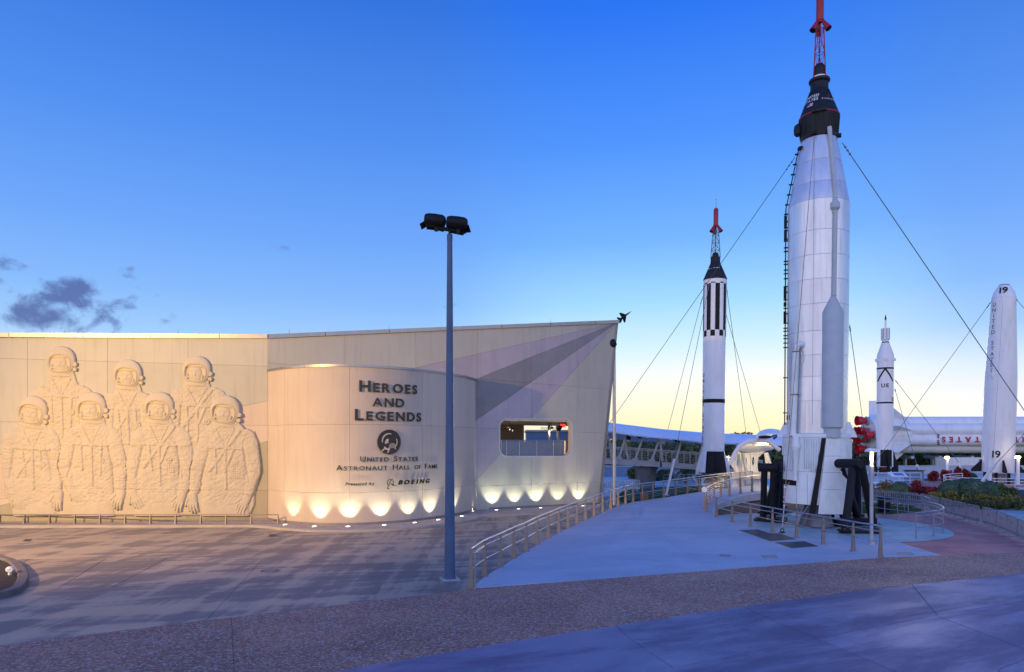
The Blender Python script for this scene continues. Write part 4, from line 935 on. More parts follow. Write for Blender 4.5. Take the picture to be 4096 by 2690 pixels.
    Hh = np.where(hel, 0.34 * np.sqrt(np.clip(1 - rho ** 2 * .97, 0, 1)) ** .8 + 0.03, 0)
    Hh = np.where(neck, np.maximum(Hh, 0.20 * np.sqrt(np.clip(1 - (p / .8) ** 2, 0, 1))), Hh)
    Hh += np.where(hm, 0.03 * np.exp(-((q - (.93 + .05 * p)) / .05) ** 2) - 0.025 * np.exp(-((q - (.80 + .05 * p)) / .03) ** 2), 0)
    vx, vy = (p + .07) / .70, (q - .14) / .53
    e = (np.abs(vx) ** 2.5 + np.abs(vy) ** 2.5)
    Hh += np.where(hel, 0.045 * np.exp(-((e - 1.28) / .20) ** 2), 0)
    vis = hel & (e < 1.05)
    fx, fy = (p + .07) / .46, (q - .20) / .58
    fr = np.hypot(fx, fy)
    face = 0.10 + 0.15 * np.sqrt(np.clip(1 - fr ** 2, 0, 1))
    face += 0.060 * np.exp(-((fx) / .13) ** 2) * np.clip((fy + .30) / .5, 0, 1) * (fy < .22) + 0.03 * np.exp(-(fx / .2) ** 2 - ((fy - .17) / .07) ** 2)
    for sgn in (-1, 1):
        face -= 0.045 * np.exp(-((fx - sgn * .38) / .20) ** 2 - ((fy + .16) / .10) ** 2)
        face += 0.018 * np.exp(-((fx - sgn * .38) / .12) ** 2 - ((fy + .14) / .045) ** 2)
        face += 0.026 * np.exp(-((fx - sgn * .38) / .24) ** 2 - ((fy + .34 + .02 * (idx % 3)) / .06) ** 2)
        face += 0.022 * np.exp(-((fx - sgn * .45) / .2) ** 2 - ((fy - .2) / .15) ** 2)
        face -= 0.015 * np.exp(-((np.abs(fx) - .30) / .05) ** 2 - ((fy - .36) / .16) ** 2)
    face -= 0.030 * np.exp(-(fx / .26) ** 2 - ((fy - .47 - .06 * (fx ** 2) * (1 if idx % 2 else -1)) / .028) ** 2)
    face += 0.016 * np.exp(-(fx / .2) ** 2 - ((fy - .56) / .05) ** 2) + 0.02 * np.exp(-(fx / .22) ** 2 - ((fy - .78) / .1) ** 2)
    brow = q < -.22
    face = np.where(fr < 1, face, 0.10)
    face = np.where(brow & vis, 0.235 + .02 * np.cos(p * 3), face)          # raised inner visor and cap above the brow
    for (a, b, w) in (((-.62, .42), (-.18, .55), .05), ((-.62, .30), (-.62, .48), .07), ((.45, .34), (.42, .50), .06)):
        dx, dy = b[0] - a[0], b[1] - a[1]; tt = np.clip(((p - a[0]) * dx + (q - a[1]) * dy) / (dx * dx + dy * dy), 0, 1)
        dd = np.hypot(p - a[0] - tt * dx, q - a[1] - tt * dy); face = np.maximum(face, np.where(dd < w, 0.20 + .05 * np.sqrt(np.clip(1 - (dd / w) ** 2, 0, 1)), 0))
    Hh = np.where(vis, face, Hh)
    for (ex, ey, er) in ((1.0, .18, .16), (1.0, .52, .15)):
        dd = np.hypot(p - ex, q - ey); m = dd < er; Hh = np.where(m, np.maximum(Hh, .14 + .06 * np.sqrt(np.clip(1 - (dd / er) ** 2, 0, 1))), Hh); hm = hm | m
    total = base + S
    if row == 0: inside_any &= (Yg < 930) 
    inside_any &= (Yg < 1462) & (X > 32) & ((X > xl) | (Yg < 1280)) & ((X < xr + 6) | (Yg < 1100))
    hmap = np.where(inside_any, np.maximum(total, 0.02), hmap); lab = np.where(inside_any, 1 + idx * 2, lab)
    hmap = np.where(hm, base + 0.01 + Hh * .56, hmap); lab = np.where(hm, 2 + idx * 2, lab)
for y_ in (610, 825, 1045, 1262):      # cast joints
    w_ = y_ + (X - 900) * 0.012
    hmap -= np.where((lab >= 0) & (lab % 2 == 1) | (lab == 0), 0.018 * np.exp(-((Yg - w_) / 2.6) ** 2), 0)
rs = thing('relief_sculpture', 'plaster wall relief of seven figures in space suits and helmets', 'relief sculpture', W1(520, 2065))
nrow, ncol = X.shape
UPX = X / 1.861; VPX = Yg / 1.861 + 1280
dirx = (UPX - U0) / F; dirz = (V0 - VPX) / F
tpl = n1.dot(A0 - Vector((0, 0, H))) / (n1.x * dirx + n1.y + n1.z * dirz)
PX = np.stack([dirx * tpl, tpl, H + dirz * tpl], -1)
PX = PX + np.array(n1)[None, None, :] * (hmap[..., None])
def cell_lab():
    s = np.stack([lab[:-1, :-1], lab[:-1, 1:], lab[1:, 1:], lab[1:, :-1]]); return s.max(0), s.min(0)
cmax, cmin = cell_lab()
ids = np.arange(nrow * ncol).reshape(nrow, ncol)
flatp = PX.reshape(-1, 3)
def piece(k, name, parent):
    r, c = np.nonzero(cmax == k)
    if len(r) == 0: return None
    q = np.stack([ids[r, c], ids[r + 1, c], ids[r + 1, c + 1], ids[r, c + 1]], 1)
    un, inv = np.unique(q, return_inverse=True); inv = inv.reshape(-1, 4)
    me = bpy.data.meshes.new(name); n = len(inv)
    me.vertices.add(len(un)); me.vertices.foreach_set('co', flatp[un].astype(np.float32).ravel())
    me.loops.add(4 * n); me.loops.foreach_set('vertex_index', inv.astype(np.int32).ravel())
    me.polygons.add(n); me.polygons.foreach_set('loop_start', np.arange(0, 4 * n, 4, dtype=np.int32)); me.polygons.foreach_set('use_smooth', [True] * n)
    me.update(calc_edges=True); me.materials.append(M['plaster'])
    return link(name, me, parent)
comp = np.where(cmax == 0, np.arange(cmax.size).reshape(cmax.shape), -1)      # connected islands of the common ground
for _ in range(4000):
    old = comp.copy(); pad_ = np.pad(comp, 1, constant_values=-1)
    comp = np.where(comp >= 0, np.maximum.reduce([comp, pad_[:-2, 1:-1], pad_[2:, 1:-1], pad_[1:-1, :-2], pad_[1:-1, 2:]]), -1)
    if (comp == old).all(): break
for k in np.unique(comp[comp >= 0]):
    cmax = np.where(comp == k, 1000 + k, cmax); piece(1000 + k, 'background_slab', rs)
fl = ['back row, left', 'back row, middle', 'back row, right', 'front row, far left, head tilted', 'front row, second from left', 'front row, third from left', 'front row, far right']
for i in range(7):
    b = piece(1 + 2 * i, 'suited_figure', rs)
    if b: tag(b, 'carved space suited figure, ' + fl[i]); piece(2 + 2 * i, 'helmet', b)
# ================================================================== ROCKETS
class Rocket:
    """a standing rocket measured off the picture: u/v are picture columns/rows, Y its distance along the view axis"""
    def __init__(s, name, label, uc, Y, tilt=0.0, z0=0.0, cat='rocket'):
        s.Y = Y; s.X = (uc - U0) / F * Y; s.k = Y / F; s.cos = Y / math.hypot(s.X, Y); s.uc = uc; s.z0 = z0
        s.th = math.atan2(-s.X, Y); s.tilt = tilt
        s.o = thing(name, label, cat, (s.X, Y, z0), rot=(0, tilt, s.th))
        s.prof = []
    def z(s, v): return H + (V0 - v) * s.k - s.z0
    def r(s, px): return px * s.k * s.cos
    def uaxis(s, v): return s.uc + s.tilt * (s.z(v)) / s.k / s.cos
    def ang(s, u, v, rpx=None):
        rp = rpx if rpx else s.rpx(v); q = (u - s.uaxis(v)) / rp
        return math.asin(max(-1, min(1, q)))
    def setprof(s, pts): s.prof = sorted([(s.z(v), s.r(r), r, v) for r, v in pts])
    def rz(s, z):
        p = s.prof
        for a, b in zip(p, p[1:]):
            if a[0] <= z <= b[0]: return a[1] + (b[1] - a[1]) * (z - a[0]) / max(1e-6, b[0] - a[0])
        return p[0][1] if z < p[0][0] else p[-1][1]
    def rpx(s, v): return s.rz(s.z(v)) / s.k / s.cos
    def pt(s, a, z, d=0.0): rr = s.rz(z) + d; return Vector((rr * math.sin(a), -rr * math.cos(a), z))
    def uv(s, u, v, d=0.0): return s.pt(s.ang(u, v), s.z(v), d)
    def lathe(s, name, m, pts, n=64, smooth=30):
        return MB().lathe([(s.r(r), s.z(v)) for r, v in pts], n).build(name, m, s.o, smooth, False)
    def patch(s, name, m, a_top, a_bot, z_top, z_bot, d=0.012, nz=10, thick=0.03, na=8):
        rows = []; bk_ = []
        for i in range(nz + 1):
            t = i / nz; zz = z_top + (z_bot - z_top) * t; l = a_top[0] + (a_bot[0] - a_top[0]) * t; r_ = a_top[1] + (a_bot[1] - a_top[1]) * t
            rows.append([s.pt(l + (r_ - l) * j / na, zz, d) for j in range(na + 1)]); bk_.append([s.pt(l + (r_ - l) * j / na, zz, d - thick) for j in range(na + 1)])
        return MB().loft(rows, bk_).build(name, m, s.o, 40, False)
    def text(s, txt, caps, a0, z0, m, name='lettering', anchor=0.5, d=0.014, **kw):
        def to3(x, y, z_): zz = z0 + y; return s.pt(a0 + x / s.rz(zz), zz, d)
        return flat_text(txt, caps, to3, m, s.o, name, anchor, **kw)
    def stack(s, txt, caps, pts, m, gap, **kw):      # letters one above the other, running down a line of (angle, z)
        (a0, z0), (a1, z1) = pts; n = len(txt)
        for i, ch in enumerate(txt):
            if ch == ' ': continue
            t = i / (n - 1); s.text(ch, caps, a0 + (a1 - a0) * t, z0 + (z1 - z0) * t, m, 'letter', **kw)

def band(rk, v0, v1, m, name='band', d=0.012):
    z0, z1 = rk.z(v1), rk.z(v0)
    return MB().lathe([(rk.rz(z0) - .02, z0), (rk.rz(z0) + d, z0), (rk.rz(z1) + d, z1), (rk.rz(z1) - .02, z1)], 64, caps=False).build(name, m, rk.o, 40, False)

def escape_tower(rk, zb, zt, rb, rt, motor_r, motor_z0, motor_z1, m_truss, spike=None, levels=4, noz=None):
    o = rk.o; ang = [R(-90 + 62 + 120 * q) for q in range(3)]
    def leg(q, z): t = (z - zb) / (zt - zb); r_ = rb + (rt - rb) * t; return Vector((r_ * math.cos(ang[q]), r_ * math.sin(ang[q]), z))
    w = motor_r * 0.17
    for q in range(3): MB().cyl(leg(q, zb), leg(q, zt), w, n=8).build('tower_leg', m_truss, o, 35, False)
    br = MB()
    for i in range(levels):
        za, zc = zb + (zt - zb) * i / levels, zb + (zt - zb) * (i + 1) / levels
        for q in range(3):
            p = (q + 1) % 3
            for a, b in ((leg(q, za), leg(p, zc)), (leg(p, za), leg(q, zc)), (leg(q, zc), leg(p, zc))):
                MB().cyl(a, b, w * .45, n=6).build('tower_brace', m_truss, o, 35, False)
    MB().lathe([(0.001, motor_z0 - motor_r * .2), (motor_r * .9, motor_z0), (motor_r, motor_z0 + motor_r * .5), (motor_r, motor_z1 - motor_r), (motor_r * .8, motor_z1 - .1), (0.001, motor_z1)], 24).build('escape_motor', M['red'], o, 30, False)
    MB().lathe([(motor_r, motor_z0 + motor_r * .4), (motor_r * 1.18, motor_z0 + motor_r * .35), (motor_r * 1.18, motor_z0 + motor_r * .7), (motor_r, motor_z0 + motor_r * .75)], 24, caps=False).build('motor_flange', M['red'], o, 30, False)
    for q in range(3):
        a = R(-90 - 50 + 120 * q); d = Vector((math.cos(a) * .55, math.sin(a) * .55, -1)).normalized()
        c = Vector((math.cos(a) * motor_r * .75, math.sin(a) * motor_r * .75, motor_z0 + motor_r * .4)); L = motor_r * 3.4
        nz = MB().cyl(c, c + d * L, motor_r * .42, motor_r * .92, 16); nzl = nz.build('motor_nozzle', M['red'], o, 35, False)
        MB().cyl(c + d * (L - .01), c + d * (L + .006), motor_r * .76, n=16).build('nozzle_mouth', M['black'], nzl, 35, False)
    if spike: MB().cyl((0, 0, motor_z1 - .05), (0, 0, spike), motor_r * .12, motor_r * .06, 6).build('spike', M['cable'], o, 35, False); MB().ball((0, 0, spike), motor_r * .2, 8, 6).build('spike_tip', M['cable'], o, 35, False)

# ---- the tall silver rocket with a black capsule
at = Rocket('orbital_rocket', 'tall silver white rocket with black capsule and red escape tower on black supports', 3263, 32.2, tilt=0.0075)
at.setprof([(122, 1752), (123, 1500), (124.5, 830), (73, 566), (76, 556), (82, 478), (40, 368), (37, 360), (37, 336), (136, 1753), (136, 2050)])
at.prof = sorted([(at.z(v), at.r(r), r, v) for r, v in [(135, 2050), (136, 1753.1), (122, 1752.9), (123, 1500), (124.5, 830), (73, 567), (76, 555), (82, 479), (38, 367), (37, 330)]])
seams = [832, 951, 1046, 1140, 1235, 1340, 1432, 1516, 1610, 1736]
for a, b in zip(seams, seams[1:]):
    ra, rb_ = at.rz(at.z(a)), at.rz(at.z(b)); g = .012
    MB().lathe([(rb_ - .008, at.z(b) + .001), (rb_, at.z(b) + g), (ra, at.z(a) - g), (ra - .008, at.z(a) - .001)], 72, caps=False).build('tank_ring', M['tank'], at.o, 30, False)
for a, b in ((570, 668), (668, 760), (760, 832)):
    za, zb2 = at.z(a), at.z(b); ra, rb_ = at.rz(za), at.rz(zb2); g = .012
    MB().lathe([(rb_ - .008, zb2 + .001), (rb_, zb2 + g), (ra, za - g), (ra - .008, za - .001)], 72, caps=False).build('tapered_ring', M['tank'], at.o, 30, False)
_rs = random.Random(5)
for a, b in list(zip(seams, seams[1:])) + [(570, 668), (668, 760), (760, 832)]:      # lap seams running up each ring
    for q in range(4):
        an = R(-70 + 38 * q + _rs.uniform(-12, 12)); at.patch('lap_seam', M['seamgrey'], (an, an + .007), (an, an + .007), at.z(a + 1.5), at.z(b - 1.5), .004, 2, .012, 1)
MB().lathe([(at.rz(at.z(v)) - .010, at.z(v)) for v in (1750, 1500, 832, 570)], 64).build('tank_core', M['greyblue'], at.o, 30, False)
at.lathe('capsule_adapter', M['capsule'], [(73, 567), (76, 555), (82, 480), (80, 478)])
for i in range(64):      # corrugation of the adapter
    a = 2 * PI * i / 64; z0_, z1_ = at.z(553), at.z(483)
    if math.cos(a) > -0.1: MB().cyl(at.pt(a, z0_, .004), at.pt(a, z1_, .004), .016, n=6, caps=False).build('adapter_rib', M['capsule'], at.o, 60, False)
MB().lathe([(at.r(82), at.z(480)), (at.r(83.5), at.z(478.5)), (at.r(83.5), at.z(475.5)), (at.r(81), at.z(474))], 64, caps=False).build('red_ring', M['red'], at.o, 40, False)
MB().box((0, -at.r(82.6), at.z(477.4)), (.62, .16, .12)).build('ring_clamp', M['capsule'], at.o, 0, False)
at.lathe('capsule_cone', M['capsule'], [(81, 476), (80, 472), (38, 368), (36.5, 362), (36.5, 337)])
at.lathe('capsule_collar', M['capsule'], [(36.5, 340), (43, 334), (44, 328), (42, 324), (30, 320)])
at.lathe('white_collar', M['whitepaint'], [(27, 323), (27, 312), (24, 311)])
at.lathe('antenna_canister', M['capsule'], [(24, 313), (24, 285), (22, 272), (15, 262), (0.1, 259)])
for i in range(40):
    a = 2 * PI * i / 40; 
    if math.cos(a) > 0: MB().cyl(at.pt(a, at.z(470), .002), at.pt(a, at.z(372), .002), .008, n=4, caps=False).build('shingle_seam', M['black'], at.o, 60, False)
MB().lathe([(.11, -.28), (.17, -.2), (.19, 0), (.16, .2), (.05, .3)], 16, at.pt(R(-74), at.z(520), .10)).build('retro_pack', M['capsule'], at.o, 30, False)
escape_tower(at, at.z(318), at.z(120), .30, .19, at.r(15.5), at.z(96), at.z(96) + 4.0, M['red'], levels=2)
at.text('UNITED', .135, R(-36), at.z(410), M['whitemark'], bold=.02, track=.12); at.text('STATES', .135, R(-36), at.z(426), M['whitemark'], bold=.02, track=.12)
at.text('Friendship', .10, R(38), at.z(428), M['whitemark'], bold=-.005, shear=.4, track=.02); at.text('7', .13, R(40), at.z(417), M['redmark'], shear=.3)
zf0, zf1 = at.z(449), at.z(434)
for i in range(7): at.patch('flag_stripe', M['redmark'] if i % 2 == 0 else M['whitemark'], (R(-44), R(-22)), (R(-44), R(-22)), zf0 + (zf1 - zf0) * (i + 1) / 7, zf0 + (zf1 - zf0) * i / 7, .013, 1, .01, 4)
at.patch('flag_canton', M['flagblue'], (R(-44), R(-34)), (R(-44), R(-34)), zf1, zf0 + (zf1 - zf0) * .45, .017, 1, .012, 3)
# engine skirt
at.lathe('skirt_ring', M['skirt'], [(122, 1736), (138, 1738), (138.5, 1752), (135, 1754)])
zs0, zs1 = at.z(1886), at.z(1755)
at.lathe('skirt_upper', M['skirt'], [(134, 1884), (135, 1756), (133, 1752)])
at.lathe('skirt_lower', M['skirt'], [(120, 2012), (135.5, 2011), (136, 1890), (134.5, 1885)])
at.patch('skirt_panel', M['skirt'], (R(4), R(78)), (R(8), R(74)), at.z(2008), at.z(2046), .012, 3, .05, 10)
at.patch('skirt_panel', M['skirt'], (R(150), R(220)), (R(154), R(216)), at.z(2008), at.z(2046), .012, 3, .05, 10)
for i in range(56):
    a = R(-105 + 210 * i / 55)
    if R(16) < a < R(52) or R(-30) < a < R(-22): continue
    lo = 1884 if (i // 5) % 2 else 1872
    if a < R(-52): lo = 1822
    MB().hexa([at.pt(a - .018, at.z(lo), -.01), at.pt(a + .018, at.z(lo), -.01), at.pt(a + .012, at.z(lo), .045), at.pt(a - .012, at.z(lo), .045),
               at.pt(a - .018, at.z(1757), -.01), at.pt(a + .018, at.z(1757), -.01), at.pt(a + .012, at.z(1757), .045), at.pt(a - .012, at.z(1757), .045)]).build('skirt_rib', M['skirt'], at.o, 0, False)
A_ = lambda u, v: at.ang(u, v, 136)
at.patch('fairing_panel', M['skirt'], (A_(3301, 1756), A_(3352, 1756)), (A_(3272, 2040), A_(3368, 2040)), at.z(1756), at.z(2044), .075, 8, .09, 8)
at.patch('black_stripe', M['black'], (A_(3286, 1750), A_(3300, 1750)), (A_(3238, 2030), A_(3262, 2030)), at.z(1754), at.z(2046), .085, 10, .09, 4)
at.patch('black_panel', M['black'], (A_(3124, 1919), A_(3186, 1919)), (A_(3124, 1940), A_(3186, 1940)), at.z(1919), at.z(1940), .02, 2, .03, 8)
at.patch('black_panel', M['black'], (A_(3122, 1940), A_(3134, 1940)), (A_(3122, 2008), A_(3134, 2008)), at.z(1940), at.z(2008), .02, 3, .03, 3)
for v_ in (1822, 1885, 1950): at.patch('panel_seam', M['nozzle'], (A_(3290, v_), A_(3356, v_)), (A_(3290, v_), A_(3356, v_)), at.z(v_), at.z(v_ + 1), .079, 1, .02, 6)
for u_ in (3186, 3230): at.patch('panel_seam', M['nozzle'], (A_(u_, 1890), A_(u_ + 1.2, 1890)), (A_(u_, 2010), A_(u_ + 1.2, 2010)), at.z(1892), at.z(2010), .004, 1, .02, 1)
# side fairings with small steering engines
for a, nm in ((R(-88), 'left'), (R(84), 'right')):
    c = at.pt(a, at.z(1740), 0); d = Vector((math.sin(a), -math.cos(a), 0)); t_ = Vector((-d.y, d.x, 0))
    tp = at.pt(a, at.z(1690), 0)
    vf = MB(); vf.hexa([c - t_ * .34 - d * .1 - Vector((0, 0, .12)), c - t_ * .24 + d * .42 - Vector((0, 0, .12)), c + t_ * .24 + d * .42 - Vector((0, 0, .12)), c + t_ * .34 - d * .1 - Vector((0, 0, .12)),
             tp - t_ * .10 - d * .1, tp - t_ * .08 + d * .10, tp + t_ * .08 + d * .10, tp + t_ * .10 - d * .1]); v_o = vf.build('vernier_fairing', M['skirt'], at.o, 0, False)
    MB().cyl(c + d * .40 - Vector((0, 0, .04)), c + d * .62 - Vector((0, 0, .14)), .07, .13, 14).build('vernier_nozzle', M['nozzle'], v_o, 35, False)
# long equipment pod on the right, and its conduit
def onpath(pts, d): return [at.uv(u, v, d) for u, v in pts]
MB().tube([at.uv(3313, 545, .06), at.uv(3318, 600, .05), at.uv(3334, 800, .05), at.uv(3336, 838, .05)], [at.r(9.5), at.r(8.5), at.r(8), at.r(8)], 12).build('conduit', M['greyblue'], at.o, 40, False)
c = at.uv(3336, 860, .02); zc = at.z(860)
MB().lathe([(at.r(9), at.z(832) - zc), (at.r(10), at.z(845) - zc), (at.r(19), at.z(855) - zc), (at.r(19.5), at.z(874) - zc), (at.r(11), at.z(884) - zc), (at.r(11), at.z(892) - zc)], 20, c).build('conduit_bulge', M['greyblue'], at.o, 30, False)
MB().tube([at.uv(3336, 892, .04), at.uv(3331, 1210, .04)], at.r(9), 14).build('conduit', M['greyblue'], at.o, 40, False)
c = at.pt(at.ang(3329, 1300), 0, -.16); 
MB().lathe([(at.r(9), at.z(1206)), (at.r(43), at.z(1272)), (at.r(43), at.z(1712)), (at.r(38), at.z(1716)), (at.r(34), at.z(1718)), (at.r(34), at.z(1752))], 36, c).build('equipment_pod', M['greyblue'], at.o, 30, False)
# vent pipe on the left
MB().tube([at.uv(3212, 1392, -.1), at.uv(3208, 1388, .10), at.uv(3204, 1390, .17), at.uv(3199, 1400, .2), at.uv(3197, 1415, .2), at.uv(3190, 1600, .2), at.uv(3186, 1750, .22)], at.r(13.5), 16).build('vent_pipe', M['skirt'], at.o, 45, False)
c = at.pt(A_(3190, 1785), 0, .12)
MB().lathe([(at.r(13), at.z(1745)), (at.r(13.5), at.z(1765)), (at.r(18), at.z(1780)), (at.r(18), at.z(1792)), (at.r(12), at.z(1804)), (at.r(12.5), at.z(1828)), (at.r(9), at.z(1836)), (at.r(9), at.z(1920))], 18, c).build('vent_pipe_valve', M['skirt'], at.o, 30, False)
for v_ in (1418, 1585, 1748): MB().lathe([(at.r(13.5), -.02), (at.r(15.5), -.02), (at.r(15.5), .03), (at.r(13.5), .03)], 18, at.uv(3197 - (v_ - 1415) * .03, v_, .2), caps=False).build('pipe_clamp', M['nozzle'], at.o, 30, False)
MB().tube([at.uv(3212, 1420, .1), at.uv(3214, 1440, .1), at.uv(3212, 1462, .06)], .02, 8).build('pipe_handle', M['skirt'], at.o, 40, False)
# cable ladder up the left side
aL = R(-84)
for da in (0.0, 0.085):
    MB().tube([at.pt(aL + da * 1.5, at.z(600), .05), at.pt(aL + da, at.z(830), .09), at.pt(aL + da, at.z(1000), .09), at.pt(aL + da, at.z(1700), .09)], .022, 8).build('ladder_rail', M['black'], at.o, 40, False)
for v_ in list(range(612, 840, 40)) + [850, 880, 905, 915, 950, 958, 985, 1000, 1040, 1052, 1075, 1090, 1110, 1142, 1165, 1196, 1230, 1252, 1290, 1310, 1322, 1340, 1352, 1370, 1388, 1510, 1652]:
    p, q = at.pt(aL - .03, at.z(v_), .09), at.pt(aL + .13, at.z(v_), .09); MB().box((p + q) / 2, (.10, .17, .045), Matrix.Rotation(aL, 3, 'Z')).build('ladder_bracket', M['black'], at.o, 0, False)
for v0_, v1_ in ((856, 905), (918, 955), (1142, 1192), (1242, 1290), (1205, 1222)):
    MB().box((at.pt(aL + .04, at.z(v0_), .10) + at.pt(aL + .04, at.z(v1_), .10)) / 2, (.09, .13, abs(at.z(v0_) - at.z(v1_))), Matrix.Rotation(aL, 3, 'Z')).build('cable_duct', M['black'], at.o, 0, False)
for u_, v_ in ((3206, 600), (3357, 558), (3256, 560)):
    p = at.uv(u_, v_, .05); MB().box(p, (.22, .18, .13), Matrix.Rotation(at.ang(u_, v_), 3, 'Z')).build('cable_bracket', M['black'], at.o, 0, False)
at.text('109 D', .25, R(-72), at.z(1682), M['black'], bold=.03, track=.18, space=.3)
for v_, u_, rr_ in ((2046, 3195, .50), (2046, 3290, .62), (2046, 3345, .5)):
    c = at.pt(A_(u_, 2046), 0, -1.0 if u_ != 3290 else -.75); 
    ee = MB().lathe([(.16, at.z(2000)), (.30, at.z(2030)), (rr_ * .8, at.z(2062)), (rr_, at.z(2098)), (rr_ - .03, at.z(2098)), (rr_ * .7, at.z(2060)), (.1, at.z(2030))], 28, c, caps=False).build('engine_bell', M['nozzle'], at.o, 30, False)
for a, b in (((3170, 2050), (3212, 2012)), ((3180, 2052), (3234, 2012)), ((3160, 2045), (3186, 2012))): MB().cyl(at.pt(A_(*a), at.z(a[1]) - .1, -.45), at.pt(A_(*b), at.z(b[1]), -.15), .03, n=8).build('engine_strut', M['greypole'], at.o, 35, False)
MB().lathe([(at.r(120), at.z(2000)), (at.r(120), at.z(1999))], 48).build('skirt_floor', M['nozzle'], at.o, 0, False)

# black tube frames that carry it
def frame(name, label, cross, legs, plates, r, flange=None):
    f0 = G(*legs[0][1]); t = thing(name, label, 'rocket support', f0, group='black support frames of the tall rocket')
    a, b = cross; MB().cyl(a, b, r * 1.25, n=20).build('cross_tube', M['supportblack'], t)
    for tp, ft, Yt in legs:
        p = P(tp[0], tp[1], Yt); q = G(ft[0], ft[1], .12); MB().cyl(p, q, r, n=16).build('leg', M['supportblack'], t); MB().lathe([(r * 1.9, -.02), (r * 1.9, .05), (r * 1.12, .055)], 20, q).build('foot_flange', M['supportblack'], t)
        for k in range(6): MB().cyl(q + Vector((r * 1.6 * math.cos(k * PI / 3), r * 1.6 * math.sin(k * PI / 3), .03)), q + Vector((r * 1.6 * math.cos(k * PI / 3), r * 1.6 * math.sin(k * PI / 3), .10)), .025, n=6).build('bolt', M['nozzle'], t)
    for pl in plates:
        pts = [G(u, v, .02) for u, v in pl]; MB().prism([p + Vector((0, 0, .08)) for p in pts], (0, 0, -.13)).build('base_plate', M['supportblack'], t, 0)
    if flange:
        c, d = flange; MB().cyl(c, c + d * .10, r * 1.7, n=20).build('flange', M['supportblack'], t)
        for k in range(12):
            a_ = 2 * PI * k / 12; s = d.cross(UP).normalized(); MB().cyl(c + (s * math.cos(a_) + UP * math.sin(a_)) * r * 1.45 + d * .08, c + (s * math.cos(a_) + UP * math.sin(a_)) * r * 1.45 + d * .14, .025, n=6).build('bolt', M['nozzle'], t)
    return t
yl = 32.6
frame('support_frame', 'left black tube frame gripping the silver rocket', (P(3034, 1870, yl), P(3112, 1870, yl - .2)),
      [((3058, 1876), (3052, 2074), yl), ((3094, 1876), (3090, 2078), yl - .1), ((3110, 1890), (3062, 2050), yl + .3), ((3112, 1905), (3104, 2050), yl + .8)],
      [[(3015, 2082), (3030, 2070), (3150, 2076), (3142, 2092)], [(3030, 2052), (3040, 2044), (3120, 2048), (3112, 2058)]], .15, (P(3112, 1870, yl - .2), Vector((1, -.1, 0)).normalized()))
frame('support_frame', 'right black tube frame in front of the silver rocket', (P(3328, 1854, 31.0), P(3444, 1856, 29.6)),
      [((3343, 1862), (3322, 2080), 30.9), ((3412, 1862), (3380, 2122), 30.0), ((3362, 1870), (3436, 2085), 30.8), ((3446, 1866), (3494, 2102), 29.8), ((3428, 1866), (3432, 2062), 30.6)],
      [[(3300, 2100), (3316, 2086), (3420, 2092), (3404, 2110)], [(3356, 2130), (3372, 2116), (3524, 2118), (3520, 2134)], [(3372, 2076), (3380, 2066), (3458, 2068), (3452, 2078)]], .165)
frame('support_frame', 'black tube frame behind the silver rocket, mostly hidden', (P(3120, 1850, 34.6), P(3170, 1852, 34.4)),
      [((3128, 1856), (3124, 2046), 34.6), ((3140, 1856), (3128, 2030), 35.0)], [[(3108, 2050), (3116, 2042), (3150, 2044), (3142, 2054)]], .16)
fb = thing('engine_crate', 'low black steel crate between the support frames under the rocket', 'crate', G(3455, 2090))
for c, d in (((3388, 2106), (.9, .5, .34)), ((3470, 2104), (1.0, .45, .34))):
    MB().box(G(*c) + Vector((0, .3, .17)), d).build('box', M['supportblack'], fb, 0)
MB().cyl(G(3383, 2100) + Vector((-.1, -.02, .42)), G(3383, 2100) + Vector((-.1, .2, .42)), .12, n=16).build('ring', M['supportblack'], fb)

# ---- the checkered rocket
rd = Rocket('checkered_rocket', 'slim white rocket with black checks, black capsule and red escape motor', 2850, 54.8, tilt=0.012)
rd.prof = sorted([(rd.z(v), rd.r(r), r, v) for r, v in [(62, 1892), (45.5, 1804), (45.5, 1600), (46.5, 1130), (47, 1122), (20, 1054), (19, 1040)]])
segs = [1803, 1614, 1599, 1350, 1122]
for a, b in zip(segs, segs[1:]):
    z0_, z1_ = rd.z(a), rd.z(b); MB().lathe([(rd.rz(z0_) - .012, z0_ + .001), (rd.rz(z0_), z0_ + .012), (rd.rz(z1_), z1_ - .012), (rd.rz(z1_) - .012, z1_ - .001)], 64).build('body_section', M['rocketwhite'] if (a, b) != (1614, 1599) else M['black'], rd.o, 30, False)
S_ = PI / 8
for q in range(16):
    a = q * S_ + .035; blk = q % 2 == 0
    if blk: rd.patch('black_stripe', M['black'], (a, a + S_), (a, a + S_), rd.z(1143), rd.z(1326), .01, 2, .02, 4)
    else:
        rd.patch('black_check', M['black'], (a, a + S_), (a, a + S_), rd.z(1120), rd.z(1142.5), .01, 1, .02, 4); rd.patch('black_check', M['black'], (a, a + S_), (a, a + S_), rd.z(1326.5), rd.z(1350), .01, 1, .02, 4)
rd.lathe('capsule_cone', M['capsule'], [(47.5, 1124), (48, 1119), (20.5, 1056), (19.5, 1048), (19.5, 1034), (18, 1032)])
rd.lathe('antenna_canister', M['capsule'], [(13, 1034), (13, 1020), (10, 1014), (.1, 1012)])
rd.text('UNITED', .30, R(-38), rd.z(1092), M['whitemark'], bold=.02); rd.text('STATES', .30, R(-38), rd.z(1106), M['whitemark'], bold=.02)
escape_tower(rd, rd.z(1034), rd.z(912), .42, .23, rd.r(9.5), rd.z(908), rd.z(832), M['cable'], spike=rd.z(801), levels=4)
rd.stack('UNITED STATES', .32, ((R(-66), rd.z(1510)), (R(-66), rd.z(1786))), M['redmark'], 0, bold=.03)
